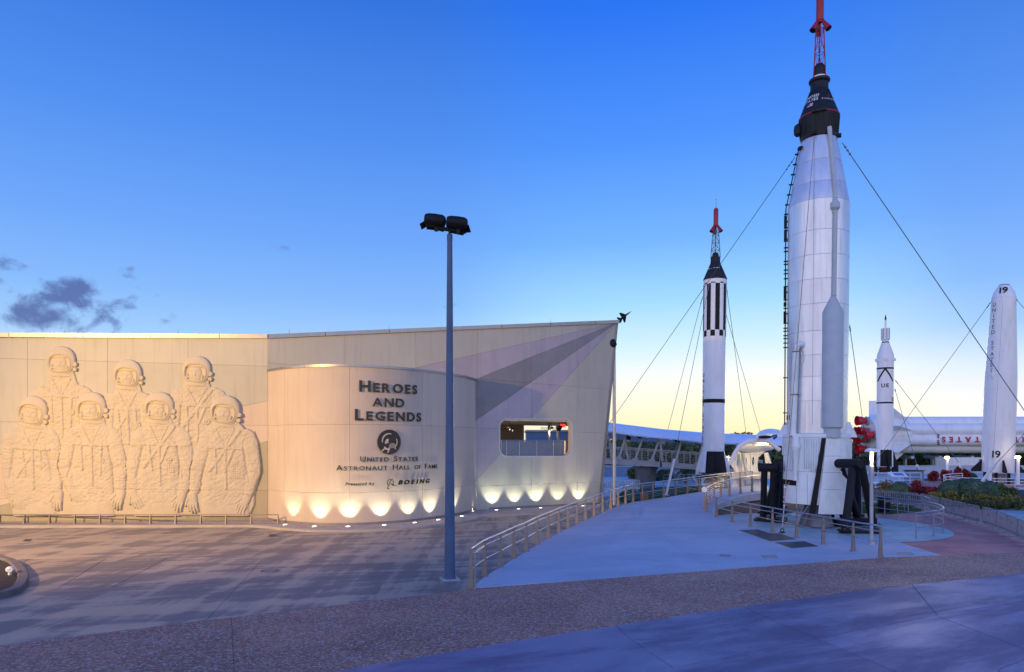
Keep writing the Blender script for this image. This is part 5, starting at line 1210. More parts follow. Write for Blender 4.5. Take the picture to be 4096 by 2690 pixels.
rd.lathe('tail_skirt', M['rocketwhite'], [(58, 1890), (45, 1806), (44, 1803)])
rd.patch('tail_panel', M['black'], (R(-32), R(66)), (R(-28), R(64)), rd.z(1806), rd.z(1894), .02, 4, .05, 10)
for q in range(4):
    a = R(-76 + 90 * q); d = Vector((math.sin(a), -math.cos(a), 0)); t_ = Vector((-d.y, d.x, 0)) * .06
    r0, r1 = rd.r(44), rd.r(70)
    MB().prism([d * r0 + Vector((0, 0, rd.z(1808))) - t_, d * (r0 + .05) + Vector((0, 0, rd.z(1808))) - t_, d * r1 + Vector((0, 0, rd.z(1880))) - t_, d * r1 + Vector((0, 0, rd.z(1940))) - t_, d * r0 + Vector((0, 0, rd.z(1905))) - t_], t_ * 2).build('fin', M['rocketwhite'] if q in (0, 2) else M['black'], rd.o, 0, False)
rd.lathe('engine_bell', M['nozzle'], [(38, 1938), (36, 1930), (24, 1905), (22, 1888)], 32)
for k, (x, y) in enumerate(((-1, -.6), (1, -.6), (1, .8), (-1, .8))):
    MB().box((x * 1.0, y, .55), (.22, .22, 1.1)).build('pedestal_leg', M['supportblack'], rd.o, 0, False)
MB().box((0, .1, 1.2), (2.6, 2.2, .22)).build('pedestal_top', M['supportblack'], rd.o, 0, False)
MB().box((.35, -.9, .75), (.9, .3, .5)).build('pedestal_box', M['red'], rd.o, 0, False)

# ---- small rocket with the chevron
jn = Rocket('satellite_rocket', 'short white rocket with a black chevron and rings and a spinning drum on top', 3538, 80.5, tilt=0.006)
jn.prof = sorted([(jn.z(v), jn.r(r), r, v) for r, v in [(34, 1796), (34.5, 1432), (33.5, 1420), (14, 1368), (13, 1362)]])
jn.lathe('body', M['rocketwhite'], [(34, 1796), (34.5, 1450)]); jn.lathe('shoulder', M['rocketwhite'], [(35.3, 1452), (35.3, 1432), (34, 1420), (14, 1368), (13, 1362)])
jn.lathe('drum', M['whitepaint'], [(9, 1362), (18, 1361), (18, 1315), (8, 1313)], 32)
for q in range(8):
    a = 2 * PI * q / 8 + .1; r_ = jn.r(18) + .01; z0_, z1_ = jn.z(1358), jn.z(1317)
    rows = [[Vector((r_ * math.sin(a + .35 * j / 3), -r_ * math.cos(a + .35 * j / 3), zz)) for j in range(4)] for zz in (z0_, z1_)]
    MB().loft(rows, [[p * .97 if False else Vector((p.x * .97, p.y * .97, p.z)) for p in r__] for r__ in rows]).build('drum_stripe', M['greyblue'], jn.o, 40, False)
jn.lathe('satellite_spike', M['whitepaint'], [(3.6, 1314), (3.6, 1281), (3.2, 1280)], 16); jn.lathe('satellite_tip', M['black'], [(3.8, 1281), (3.8, 1274), (.1, 1258)], 16)
for a, b in ((1369, 1373), (1473, 1479), (1610, 1616)): band(jn, a, b, M['black'])
for sgn in (-1, 1):
    jn.patch('chevron', M['black'], (R(-6), R(7)), (R(sgn * 60 - 7), R(sgn * 60 + 8)), jn.z(1478), jn.z(1528), .012, 6, .02, 2)
jn.text('UE', .45, R(0), jn.z(1552), M['black'], bold=.03, track=.2); jn.text('UE', .45, R(78), jn.z(1606), M['black'], bold=.03, track=.2)
for v_, a in ((1442, -70), (1440, 0), (1442, 76)): MB().box(jn.pt(R(a), jn.z(v_), .05), (.3, .3, .3), Matrix.Rotation(R(a), 3, 'Z')).build('vent_box', M['whitepaint'], jn.o, 0, False)
jn.lathe('tail_skirt', M['rocketwhite'], [(35, 1868), (34, 1800), (33, 1796)])
for q in range(4):
    a = R(20 + 90 * q); d = Vector((math.sin(a), -math.cos(a), 0)); t_ = Vector((-d.y, d.x, 0)) * .08; r0, r1 = jn.r(31), jn.r(58)
    MB().prism([d * r0 + Vector((0, 0, jn.z(1798))) - t_, d * (r0 + .1) + Vector((0, 0, jn.z(1798))) - t_, d * r1 + Vector((0, 0, jn.z(1868))) - t_, d * r1 + Vector((0, 0, jn.z(1896))) - t_, d * r0 + Vector((0, 0, jn.z(1880))) - t_], t_ * 2).build('fin', M['black'], jn.o, 0, False)
jn.patch('tail_panel', M['black'], (R(-24), R(54)), (R(-30), R(58)), jn.z(1800), jn.z(1872), .03, 3, .05, 8) if False else None
zt_, zb_ = jn.z(1800), jn.z(1866); rows = []
for i in range(4):
    t = i / 3; rr_ = jn.r(34 + t) + .02; rows.append([Vector((rr_ * math.sin(R(-30 + 85 * j / 8)), -rr_ * math.cos(R(-30 + 85 * j / 8)), zt_ + (zb_ - zt_) * t)) for j in range(9)])
MB().loft(rows, [[Vector((p.x * .96, p.y * .96, p.z)) for p in r__] for r__ in rows]).build('tail_panel', M['black'], jn.o, 40, False)
jn.lathe('engine_bell', M['red'], [(16, 1893), (10, 1868)], 20)
for k in range(4): MB().box(((k % 2 - .5) * 1.7, (k // 2 - .5) * 1.5, .35), (.22, .22, .7)).build('pedestal_leg', M['supportblack'], jn.o, 0, False)
MB().box((0, 0, .75), (2.2, 2, .14)).build('pedestal_top', M['supportblack'], jn.o, 0, False)

# ---- blunt tapered rocket at the right edge
to = Rocket('tapered_rocket', 'blunt tapered white rocket marked 19 with black fins at the right edge', 3988, 66.0, tilt=0.030)
to.prof = sorted([(to.z(v), to.r(r), r, v) for r, v in [(68.5, 1890), (67, 1560), (66, 1508), (50, 1196), (43, 1174), (25, 1147)]])
for a, b in ((1890, 1700), (1700, 1560), (1560, 1508), (1508, 1196), (1196, 1174), (1174, 1147)):
    z0_, z1_ = to.z(a), to.z(b); MB().lathe([(to.rz(z0_) - .012, z0_ + .001), (to.rz(z0_), z0_ + .014), (to.rz(z1_), z1_ - .014), (to.rz(z1_) - .012, z1_ - .001)], 56).build('body_section', M['rocketwhite'], to.o, 30, False)
to.lathe('nose_cap', M['nozzle'], [(22, 1147), (21, 1143), (.1, 1142)])
to.text('19', .62, R(-3), to.z(1181), M['black'], d=.07, bold=.025, track=.1); to.text('19', .66, R(-6), to.z(1830), M['black'], bold=.025, track=.1)
to.stack('UNITED STATES', .40, ((R(-46), to.z(1232)), (R(-36), to.z(1494))), M['nozzle'], 0, bold=.01)
to.patch('seam', M['nozzle'], (R(-4), R(-3.2)), (R(-17), R(-16.5)), to.z(1194), to.z(1886), .006, 12, .02, 1)
MB().lathe([(.01, -.5), (.14, -.1), (.12, .15), (.01, .55)], 10, to.pt(R(-30), to.z(1506), .0)).build('blister', M['rocketwhite'], to.o, 40, False)
for q in range(4):
    a = R(-72 + 90 * q); d = Vector((math.sin(a), -math.cos(a), 0)); t_ = Vector((-d.y, d.x, 0)) * .07; r0, r1 = to.r(66), to.r(112)
    MB().prism([d * r0 + Vector((0, 0, to.z(1838))) - t_, d * r1 + Vector((0, 0, to.z(1880))) - t_, d * r1 + Vector((0, 0, to.z(1890))) - t_, d * r0 + Vector((0, 0, to.z(1888))) - t_], t_ * 2).build('fin', M['black'], to.o, 0, False)
for x in (-1.0, -.1, .9):
    MB().box((x, -.4, .52), (.26, .5, 1.05)).build('pedestal_leg', M['supportblack'], to.o, 0, False)
MB().lathe([(.62, 0), (.62, .9)], 20, (.2, .4, 0)).build('pedestal_drum', M['greywall'], to.o, 30, False)
for x, y in ((-1.0, .9), (.9, .9)): MB().box((x, y, .52), (.26, .3, 1.05)).build('pedestal_leg', M['supportblack'], to.o, 0, False)

# ---- long rocket lying on its side
SY = 95.0; sk = SY / F
sx = lambda u: (u - U0) * sk
sz = lambda v: H - (v - V0) * sk
zc = sz(1741); x0 = sx(3478)
sa = thing('horizontal_rocket', 'huge white cluster rocket lying on its side with red engine nozzles', 'rocket', (sx(3800), SY, 0))
AXM = Matrix.Rotation(R(90), 3, 'Y')      # lathe axis along +X
def xl(prof, n=40, y=0, z=0, **k): return MB().lathe([(r, x - 0.0) for r, x in prof], n, (0, SY + y, zc + z), AXM, **k)
for q in range(8):
    a = PI / 8 + q * PI / 4; yy, zz = 1.78 * math.cos(a), 1.78 * math.sin(a)
    xl([(.9, sx(3590)), (.9, sx(4330))], 28, yy, zz).build('fuel_tank', M['rocketwhite'], sa)
xl([(1.3, sx(3590)), (1.3, sx(4330))], 28).build('centre_tank', M['rocketwhite'], sa)
xl([(2.45, x0), (2.75, x0 + .3), (2.78, sx(3560)), (2.5, sx(3606)), (2.0, sx(3622))], 56).build('thrust_section', M['rocketwhite'], sa)
xl([(2.3, x0 - .25), (2.45, x0 + .02)], 48).build('heat_shield', M['whitepaint'], sa)
for i in range(28):
    a = 2 * PI * i / 28; MB().box((x0 + 1.9, SY + 2.79 * math.cos(a), zc + 2.79 * math.sin(a)), (3.2, .10, .10)).build('stringer', M['rocketwhite'], sa, 0)
xl([(2.75, sx(4330)), (2.9, sx(4340)), (2.9, sx(4420)), (2.4, sx(4450))], 48).build('interstage', M['rocketwhite'], sa)
nzp = [(.68 * math.cos(PI / 4 + q * PI / 2), .68 * math.sin(PI / 4 + q * PI / 2)) for q in range(4)] + [(2.0 * math.cos(q * PI / 2), 2.0 * math.sin(q * PI / 2)) for q in range(4)]
for i, (y, z_) in enumerate(nzp):
    out_ = 0.0 if i < 4 else .35
    e_ = xl([(.28, x0 - .2), (.38, x0 - .55), (.58, x0 - 1.1), (.66, x0 - 1.75), (.61, x0 - 1.76), (.52, x0 - 1.1), (.2, x0 - .6)], 24, y, z_, caps=False).build('engine_nozzle', M['nozzlered'], sa)
    xl([(.68, x0 - 1.80), (.68, x0 - 1.70)], 24, y, z_, caps=False).build('nozzle_lip', M['redmark'], e_)
    xl([(.62, x0 - .5), (.5, x0 - .1)], 20, y, z_).build('engine_shroud', M['greyblue'], e_)
for a, big in ((100, 1), (55, 0), (150, 0), (-78, 1), (-30, 1), (-140, 0), (15, 0)):
    d = Vector((0, -math.cos(R(a)), math.sin(R(a)))); t_ = Vector((0, d.z, -d.y)) * .08; c = Vector((0, SY, zc))
    L = 2.2 if big else 2.0
    MB().prism([c + d * 2.7 + Vector((x0 + .2, 0, 0)) - t_, c + d * (2.7 + L) + Vector((x0 + .4, 0, 0)) - t_, c + d * (2.7 + L) + Vector((x0 + 1.6, 0, 0)) - t_, c + d * 2.5 + Vector((x0 + 4.6, 0, 0)) - t_], t_ * 2).build('fin', M['rocketwhite'], sa, 0)
ytank = SY - 1.78 * math.cos(PI / 8) - .9 - .012; zt_ = zc - 1.78 * math.sin(PI / 8)
lay, w = layout('UNITED STATES', .72, None, .55, .035, .06, 0, 1.0, .9); xs_ = 1.0; uend = sx(3722)
for v, f, x, sc in lay:
    mb = MB(); mb.add([(uend + w - (x + a[0] * sc), SY - 1.78 * math.cos(PI / 8) - .91 + a[2], zt_ + .36 - a[1] * sc) for a in v], f); mb.build('letter', M['redmark'], sa, 0)
lay, w = layout('SA-209', .28, None, .2, .02, .06)
mb = MB()
for v, f, x, sc in lay: mb.add([(sx(3704) + a[1] * sc, SY - 1.78 * math.cos(PI / 8) - .91 + a[2], zt_ + w / 2 - (x + a[0] * sc)) for a in v], f)
mb.build('lettering', M['black'], sa, 0)
for u in (3620, 3730, 3856, 3990, 4150, 4300):
    cr = MB(); cr.box((sx(u), SY, .9), (.26, .5, 1.8)); cr.build('cradle', M['greypole'], sa, 0)
    MB().box((sx(u), SY, 1.95), (.4, 3.6, .4)).build('cradle_beam', M['greypole'], sa, 0)
# ================================================================== RAILINGS
def smooth3(pts, k=6):
    q = [2 * pts[0] - pts[1]] + list(pts) + [2 * pts[-1] - pts[-2]]; res = []
    for i in range(1, len(q) - 2):
        for j in range(k):
            t = j / k; a, b, c, d = q[i - 1:i + 3]
            res.append(0.5 * ((2 * b) + (c - a) * t + (2 * a - 5 * b + 4 * c - d) * t * t + (3 * b - a - 3 * c + d) * t ** 3))
    return res + [pts[-1]]
def up(pts, h): return [p + Vector((0, 0, h)) for p in pts]
_postmesh = {}
def blade_post(p, d, h, parent, w=(.16, .06), th=(.055, .04), m='post'):
    key = (round(h, 2), w, th, m)
    if key not in _postmesh:
        mb = MB(); a, b = w[0] / 2, w[1] / 2; c, e = th[0] / 2, th[1] / 2
        mb.hexa([Vector(q) for q in ((-c, -a, 0), (c, -a, 0), (c, a, 0), (-c, a, 0), (-e, -b, h), (e, -b, h), (e, b, h), (-e, b, h))])
        mb.box((0, 0, .012), (th[0] + .06, w[0] + .05, .024))
        _postmesh[key] = mb.mesh('post', M[m], 30)
    o = bpy.data.objects.new('post', _postmesh[key]); COL.objects.link(o); o.parent = parent
    o.matrix_parent_inverse = world_matrix(parent).inverted(); o.location = p; o.rotation_euler = (0, 0, math.atan2(d.y, d.x))
    return o
def tube_post(p, h, parent, r=.024, m='dullsteel'):
    key = ('t', round(h, 2), r, m)
    if key not in _postmesh:
        mb = MB(); mb.cyl((0, 0, 0), (0, 0, h), r, n=10); mb.cyl((0, 0, 0), (0, 0, .02), r * 2.2, n=12); _postmesh[key] = mb.mesh('post', M[m], 35)
    o = bpy.data.objects.new('post', _postmesh[key]); COL.objects.link(o); o.parent = parent; o.matrix_parent_inverse = world_matrix(parent).inverted(); o.location = p
    return o
def railing(name, label, feet, rails, h=1.03, blade=True, cables=(), posts=None, cat='railing', m='steel', pm='post', path=None, group=None, rad=(.030, .019), first_cable=0):
    t = thing(name, label, cat, feet[0], group=group)
    path = path or smooth3(feet)
    for i, p in enumerate(feet):
        if posts is not None and i not in posts: continue
        d = (feet[min(i + 1, len(feet) - 1)] - feet[max(i - 1, 0)]); d.z = 0; d.normalize()
        if blade: blade_post(p, d, h, t, m=pm)
        else: tube_post(p, h, t, m=pm)
    for i, z_ in enumerate(rails): MB().tube(up(path, z_), rad[0] if i == 0 else rad[1], 10).build('top_rail' if i == 0 else 'rail', M[m], t, 50)
    for z_ in cables: MB().tube(up(path[first_cable:], z_), .008, 5).build('cable', M[m], t, 60)
    return t
LP = [RP(u, v) for u, v in LF[:]] + [RP(3010, 1944)]
railing('walkway_railing', 'long curved steel railing along the left edge of the walkway', LP, (1.05, .90, .50), 1.04, cables=(.2, .3, .4, .6, .7, .8), first_cable=6 * 15)
t_ = thing('rail_end_post', 'slim steel post at the near end of the long curved railing', 'railing post', G(1900, 2355)); tube_post(G(1900, 2355, .006), .95, t_, m='steel'); MB().tube([G(1900, 2355) + Vector((0, 0, .95)), G(1938, 2307) + Vector((0, 0, .88))], .02, 8).build('rail', M['steel'], t_)
AF = [(2818, 2034), (2838, 2018), (2856, 2006), (2883, 1994), (2918, 1984), (2962, 1975), (3008, 1967.5), (3060, 1961)]
AP = [RP(*p) for p in AF]
railing('walkway_railing', 'short curved railing on the raised walkway edge ending in a round disc', AP, (1.06, .92), 1.05, cables=(.2, .35, .5, .65, .8))
dc_ = thing('round_disc', 'pale round disc capping the end of the raised walkway railing', 'disc', AP[0] + Vector((0, 0, 1.06)))
c = AP[0] + Vector((-.02, -.06, 1.06)); nn = Vector((-.25, -1, .25)).normalized(); MB().cyl(c, c + nn * .04, .15, n=28).build('face', M['whitepaint'], dc_); MB().cyl(c - nn * .02, c - nn * .0, .165, n=28).build('rim', M['steel'], dc_)
BF = [(2827, 2048), (2838, 2058), (2866, 2067.5), (2929, 2089), (3002, 2107), (3090, 2129), (3187, 2152), (3293, 2177.5), (3413, 2205.5), (3522, 2229)]
BP = [RP(*p) if p[1] < 2066 else G(p[0], p[1], .006) for p in BF]
bpath = [AP[0] + Vector((-.0, .35, 0))] + BP
railing('walkway_railing', 'front curved railing between the walkway and the silver rocket', BP, (1.05, .86, .52), 1.04, posts=[0, 2, 3, 4, 5, 6, 7, 8, 9], path=smooth3([BP[0] + Vector((.35, .55, 0)), BP[0] + Vector((.02, .12, 0)), BP[0] + Vector((.02, -.25, 0))] + BP[2:]))
# low handrail on the ledge in front of the sculpture
HF = [G(u, v, KH) for u, v in [(-120 + 101.5 * k, 2098) for k in range(0, 12)]]
HF.append(G(1105, 2098, KH))
HP = [p + Vector((0, .25, 0)) for p in HF]
railing('wall_handrail', 'low dark handrail on the ledge below the sculpture', HP, (.42, .03), .41, path=HP, m='post', rad=(.025, .02))
# curved steel railing by the red path
CF = [(3395, 2049), (3447, 2053), (3492, 2060), (3539, 2068), (3590, 2075), (3633, 2081), (3698, 2091), (3745, 2104), (3770, 2118), (3772, 2132), (3735, 2144), (3664, 2153)]
railing('curved_railing', 'bluish steel tube railing curving round the edge of the red path', [G(*p) for p in CF], (1.02, .88, .42), 1.0, blade=False, m='dullsteel', pm='dullsteel', rad=(.032, .022))
CF2 = [(3395, 2030), (3470, 2034), (3540, 2040), (3618, 2047), (3690, 2060), (3716, 2070)]
railing('curved_railing', 'bluish steel tube railing standing behind the curved one on the grass', [G(*p) for p in CF2], (1.0, .5), .98, blade=False, m='dullsteel', pm='dullsteel', rad=(.03, .022))
WF = [(3850, 1934), (3800, 1937), (3775, 1944), (3784, 1951), (3830, 1956), (3900, 1959), (3980, 1961), (4060, 1962), (4140, 1962)]
railing('white_railing', 'white looped railing in front of the tapered rocket', [G(*p) for p in WF], (.95, .72, .45), .94, blade=False, m='whitepaint', pm='whitepaint', rad=(.035, .028))
railing('white_railing', 'white railing in front of the chevron rocket', [G(u, 1934) for u in range(3420, 3700, 44)], (1.0, .6, .3), 1.0, blade=False, m='whitepaint', pm='whitepaint', rad=(.035, .028))
railing('white_railing', 'white railing on the lawn behind the bridge column', [G(u, 1938) for u in range(2655, 2790, 40)], (.9, .5), .9, blade=False, m='greypole', pm='greypole', rad=(.03, .02))

# ================================================================== CROWD BARRIERS
def barrier_proto(m):
    t = bpy.data.objects.new('crowd_barrier', None); COL.objects.link(t); t.empty_display_size = .2
    hw, z0, z1 = .49, .16, .88
    MB().tube([Vector(p) for p in ((-hw, 0, z0), (-hw, 0, z1 - .1), (-hw + .03, 0, z1 - .03), (-hw + .1, 0, z1), (hw - .1, 0, z1), (hw - .03, 0, z1 - .03), (hw, 0, z1 - .1), (hw, 0, z0))], .024, 6, closed=True).build('frame', m, t, 50, False)
    bm_ = None
    for i in range(8):
        x = -hw + (i + 1) * 2 * hw / 9
        if bm_ is None: bm_ = MB().box((0, 0, (z0 + z1) / 2), (.038, .02, z1 - z0 - .02)).mesh('slat', m, 0)
        o = link('slat', bm_, t, False); o.location = (x, 0, 0)
    MB().box((0, -.0, z0 + .07), (2 * hw - .03, .022, .09)).build('lower_panel', m, t, 0, False)
    MB().box((0, -.018, (z0 + z1) / 2 + .08), (.16, .02, .12)).build('name_plate', m, t, 0, False)
    fm = MB(); fm.hexa([Vector(q) for q in ((-.03, -.30, 0), (.03, -.30, 0), (.03, .30, 0), (-.03, .30, 0), (-.03, -.26, .03), (.03, -.26, .03), (.03, .26, .03), (-.03, .26, .03))]); fm.cyl((0, 0, .02), (0, 0, z0 + .02), .025, n=8)
    fmm = fm.mesh('foot', m, 30)
    for x in (-.32, .32): o = link('foot', fmm, t, False); o.location = (x, 0, 0)
    return t
def put_barrier(proto, a, b, label, group, first):
    t = proto if first else copy_tree(proto)
    pa, pb = G(*a), G(*b); d = pb - pa; t.location = (pa + pb) / 2; t.rotation_euler = (0, 0, math.atan2(d.y, d.x)); t.scale = (max(.55, d.length / 1.0 * .93), 1, 1)
    tag(t, label, 'crowd barrier', group)
bp1 = barrier_proto(M['barrier']); bp2 = barrier_proto(M['barrierwhite'])
row = [((3413, 2003), (3465, 2010)), ((3465, 2010), (3519, 2017)), ((3519, 2017), (3599, 2026.5)), ((3599, 2026.5), (3679, 2035)), ((3679, 2035), (3716, 2044)), ((3716, 2044), (3757, 2057)),
       ((3760, 2058), (3810, 2070.6)), ((3811, 2071), (3866, 2088)), ((3866, 2088), (3919, 2101)), ((3927, 2103), (3984, 2122)), ((3985, 2122), (4033, 2142)), ((4028, 2141), (4068, 2160)), ((4069, 2161), (4116, 2188))]
lb = ['grey slatted crowd barrier behind the lamp post, far left of its row', 'grey slatted crowd barrier just right of the small lamp post', 'grey slatted crowd barrier behind the black bin', 'grey slatted crowd barrier in front of the red shrubs, left one', 'grey slatted crowd barrier in front of the red shrubs, right one', 'grey slatted crowd barrier behind the loop of the curved railing',
      'grey crowd barrier just right of the curved railing loop', 'second grey crowd barrier right of the curved railing loop', 'third grey crowd barrier right of the curved railing loop, below the tallest round bush', 'fourth grey crowd barrier right of the railing loop, after a small gap', 'fifth grey crowd barrier right of the railing loop, nearing the picture edge', 'sixth grey crowd barrier right of the railing loop, overlapping its neighbour', 'grey crowd barrier cut off by the right edge of the picture']
for i, (a, b) in enumerate(row): put_barrier(bp1, a, b, lb[i], 'crowd barriers along the red path', i == 0)
row2 = [((2412, 1966), (2488, 1966), 'beige crowd barrier left of the slim floodlight pole'), ((2490, 1966), (2562, 1964), 'beige crowd barrier in front of the bridge column'),
        ((2698, 1927), (2729, 1927), 'white crowd barrier on the far lawn, left of the pair'), ((2730, 1927), (2763, 1927), 'white crowd barrier on the far lawn, nearest the checkered rocket')]
for i, (a, b, l) in enumerate(row2): put_barrier(bp2, a, b, l, 'pale crowd barriers behind the walkway', i == 0)

# ================================================================== LAMPS AND POLES
bs_ = G(1799, 2318); Yp = bs_.y; kk = Yp / F
lp = thing('floodlight_pole', 'tall blue grey pole with two black floodlights standing on the plaza', 'lamp post', bs_)
zt = H + (V0 - 945) * kk
MB().lathe([(.155, 0), (.152, .5), (.074, zt)], 24, bs_).build('pole', M['bluepole'], lp)
MB().lathe([(.19, .03), (.185, .05), (.16, .08)], 24, bs_).build('base_ring', M['bluepole'], lp)
MB().box(bs_ + Vector((0, 0, .015)), (.50, .50, .03), Matrix.Rotation(.3, 3, 'Z')).build('base_plate', M['greypole'], lp, 0)
for k in range(4):
    a = .3 + PI / 4 + k * PI / 2; q = bs_ + Vector((.27 * math.cos(a), .27 * math.sin(a), 0)); MB().cyl(q, q + Vector((0, 0, .07)), .022, n=6).build('anchor_bolt', M['steel'], lp, 0)
MB().box(bs_ + Vector((.02, -.150, .62)), (.11, .012, .22)).build('access_hatch', M['bluepole'], lp, 0)
MB().lathe([(.080, zt - .14), (.080, zt + .03), (.075, zt + .04)], 20, bs_).build('collar', M['bluepole'], lp)
tx = bs_ + Vector((0, 0, zt)); bx = lambda u, v, dy=0.0: P(u, v, Yp + dy)
MB().cyl(tx, tx + Vector((0, 0, .22)), .04, n=12).build('stem', M['black'], lp)
MB().tube([bx(1741, 912), bx(1842, 926)], .055, 10).build('crossarm', M['black'], lp)
def head(c, tiltz):
    ax = Matrix.Rotation(R(90), 3, 'Y'); m_ = Matrix.Rotation(tiltz, 3, 'Y') @ Matrix.Diagonal((1, 1.15, .98)) @ ax
    h = MB().lathe([(.10, -.295), (.155, -.29), (.185, -.20), (.195, 0), (.185, .20), (.14, .275), (.07, .30), (.001, .302)], 28, c, m_).build('floodlight', M['black'], lp, 40)
    MB().lathe([(.001, -.306), (.135, -.300), (.145, -.285)], 24, c, m_).build('end_cap', M['bluepole'], h, 40)
    MB().box(c + Vector((-.0, .14, -.14)), (.5, .05, .22), Matrix.Rotation(tiltz, 3, 'Y') @ Matrix.Rotation(R(-35), 3, 'X')).build('lens_frame', M['black'], h, 0)
    MB().box(c + Vector((.03, -.02, -.24)), (.10, .10, .12)).build('bracket', M['black'], h, 0)
    return h
for u, v, sgn in ((1741, 884, -1), (1829, 894, 1)):
    h = head(bx(u, v), R(7)); c = bx(u, v)
    fl = [bx(1702, 908, .1), bx(1773, 929, .1), bx(1780, 912, .0), bx(1707, 893, .0)] if sgn < 0 else [bx(1797, 932, .1), bx(1853, 943, .1), bx(1861, 926, 0), bx(1799, 915, 0)]
    MB().prism(fl, (0, .012, 0)).build('visor', M['black'], h, 0)
    sv = [bx(1678, 896, -.02), bx(1696, 885, .1), bx(1704, 908, .12), bx(1686, 919, 0)] if sgn < 0 else [bx(1867, 899, .1), bx(1873, 899, 0), bx(1883, 930, -.02), bx(1862, 932, .1)]
    MB().prism(sv, (.012, .012, 0)).build('visor', M['black'], h, 0)
b2 = G(2457, 2021); Y2 = b2.y; px2 = lambda u, v: P(u, v, Y2)
p2_ = thing('floodlight_pole', 'slim grey pole with one black floodlight beside the pointed corner of the hall', 'lamp post', b2)
MB().lathe([(.125, 0), (.09, px2(2457, 1391).z)], 20, b2).build('pole', M['greypole'], p2_)
c = px2(2446, 1376); MB().lathe([(.001, -.26), (.20, -.25), (.31, -.06), (.31, .10), (.22, .26), (.001, .28)], 24, c, Matrix.Rotation(R(60), 3, 'Y')).build('floodlight', M['black'], p2_)
MB().prism([px2(2424, 1380), px2(2432, 1367), px2(2449, 1378), px2(2442, 1393)], (0, -.02, .0)).build('visor', M['black'], p2_, 0)
MB().tube([px2(2457, 1392), px2(2461, 1384), px2(2458, 1376)], .03, 8).build('bracket', M['greypole'], p2_)
# short lamp post by the silver rocket
b3 = G(3486, 2180); Y3 = b3.y; q3 = lambda v: H - (v - V0) * Y3 / F
sl = thing('path_lamp', 'short grey lamp post with a lit lantern and flat shade beside the silver rocket', 'lamp post', b3)
MB().lathe([(.125, 0), (.125, .14), (.13, .16), (.07, .17)], 8, b3).build('base', M['greypole'], sl)
MB().lathe([(.070, .16), (.062, q3(1920)), (.085, q3(1895)), (.09, q3(1866)), (.06, q3(1862))], 20, b3).build('post', M['greypole'], sl)
for k in range(4): a = k * PI / 2 + .4; MB().cyl(b3 + Vector((.06 * math.cos(a), .06 * math.sin(a), q3(1862))), b3 + Vector((.075 * math.cos(a), .075 * math.sin(a), q3(1806))), .011, n=8).build('rod', M['greypole'], sl)
MB().lathe([(.032, q3(1860)), (.042, q3(1830)), (.036, q3(1809))], 12, b3).build('lit_tube', M['glow'], sl)
MB().lathe([(.24, q3(1808)), (.25, q3(1806)), (.17, q3(1796)), (.02, q3(1794))], 28, b3).build('shade', M['whitepaint'], sl)
lamp('lantern_light', 'POINT', b3 + Vector((0, -.12, q3(1835))), 40, (1, .72, .38), sl, radius=.06)
def whitelamp(u, vt, vb, label):
    b = G(u, vb); k_ = b.y / F; h_ = H - (vt - V0) * k_; t = thing('white_lamp', label, 'lamp post', b, group='white lamp posts around the garden')
    MB().cyl(b, b + Vector((0, 0, h_)), .16, .15, 14).build('post', M['whitepaint'], t); MB().lathe([(.16, h_), (.22, h_ + .04), (.24, h_ + .15), (.16, h_ + .24), (.02, h_ + .26)], 16, b).build('lantern', M['glow'], t)
    lamp('lantern_light', 'POINT', b + Vector((0, -.5, h_ + .2)), 25, (1, .8, .45), t, radius=.2)
whitelamp(3788, 1836, 1926, 'white lamp post with lit head between the chevron and tapered rockets'); whitelamp(4071, 1835, 1940, 'white lamp post with lit head at the right edge of the picture'); whitelamp(2913, 1832, 1905, 'small lit lamp post behind the checkered rocket')

# ================================================================== GUY WIRES
def wire(label, a, b, r=.02, strut=None):
    t = thing('guy_wire', label, 'cable', b, group='guy wires of the rockets'); MB().cyl(a, b, r, n=6).build('wire', M['cable'], t)
    d = (b - a).normalized()
    for k in range(3): c = a + d * (.25 + .2 * k); MB().ball(c, r * 2.6, 8, 6).build('shackle', M['cable'], t)
    return t
wire('guy wire from the silver rocket down past the checkered rocket to the hall', P(3180, 630, 32.1), G(2251, 1962), .016)
wire('thick guy wire from the silver rocket down to the right edge of the picture', P(3369, 572, 32.0), Vector((31.5, 36.7, 0)), .021)
wire('thin guy wire behind the silver rocket above the red nozzles', P(3398, 1300, 33), G(3488, 1950), .016)
wire('guy wire from the tapered rocket crossing to the chevron rocket', P(3966, 1206, 65.8), P(3485, 1872, 70), .026)
wire('guy wire from the chevron rocket running right under the horizontal rocket', P(3580, 1520, 80), P(3836, 1852, 70), .026)
wire('steep guy wire from the chevron rocket down to a white strut', P(3579, 1556, 80), P(3668, 1863, 66), .026)
wire('guy wire from the strut below the tapered rocket up to the right edge', P(4140, 1690, 58), P(3978, 1863, 58), .026)
wire('guy wire from the top of the tapered rocket to the right edge', P(4058, 1190, 65.5), P(4200, 1355, 58), .026)
wire('left guy wire of the checkered rocket', P(2811, 1186, 54.6), G(2618, 1925), .02)
wire('front left guy wire of the checkered rocket, fixed to a leaning strut', P(2838, 1132, 53.8), P(2697, 1836, 50), .02)
wire('right guy wire of the checkered rocket, the steeper one', P(2905, 1142, 54.6), G(3008, 1912), .02)
wire('right guy wire of the checkered rocket, the shallower one', P(2868, 1132, 53.8), G(3095, 1916), .02)
def strut(label, a, b, r):
    t = thing('anchor_strut', label, 'strut', a, group='leaning anchor struts of the guy wires'); MB().cyl(a, b, r, n=12).build('tube', M['whitepaint'], t); MB().box(a + Vector((0, 0, .03)), (r * 5, r * 5, .06)).build('foot', M['greypole'], t, 0)
g = G(2664, 1984); strut('leaning grey strut on the lawn left of the checkered rocket', g, P(2697, 1836, 50), .09)
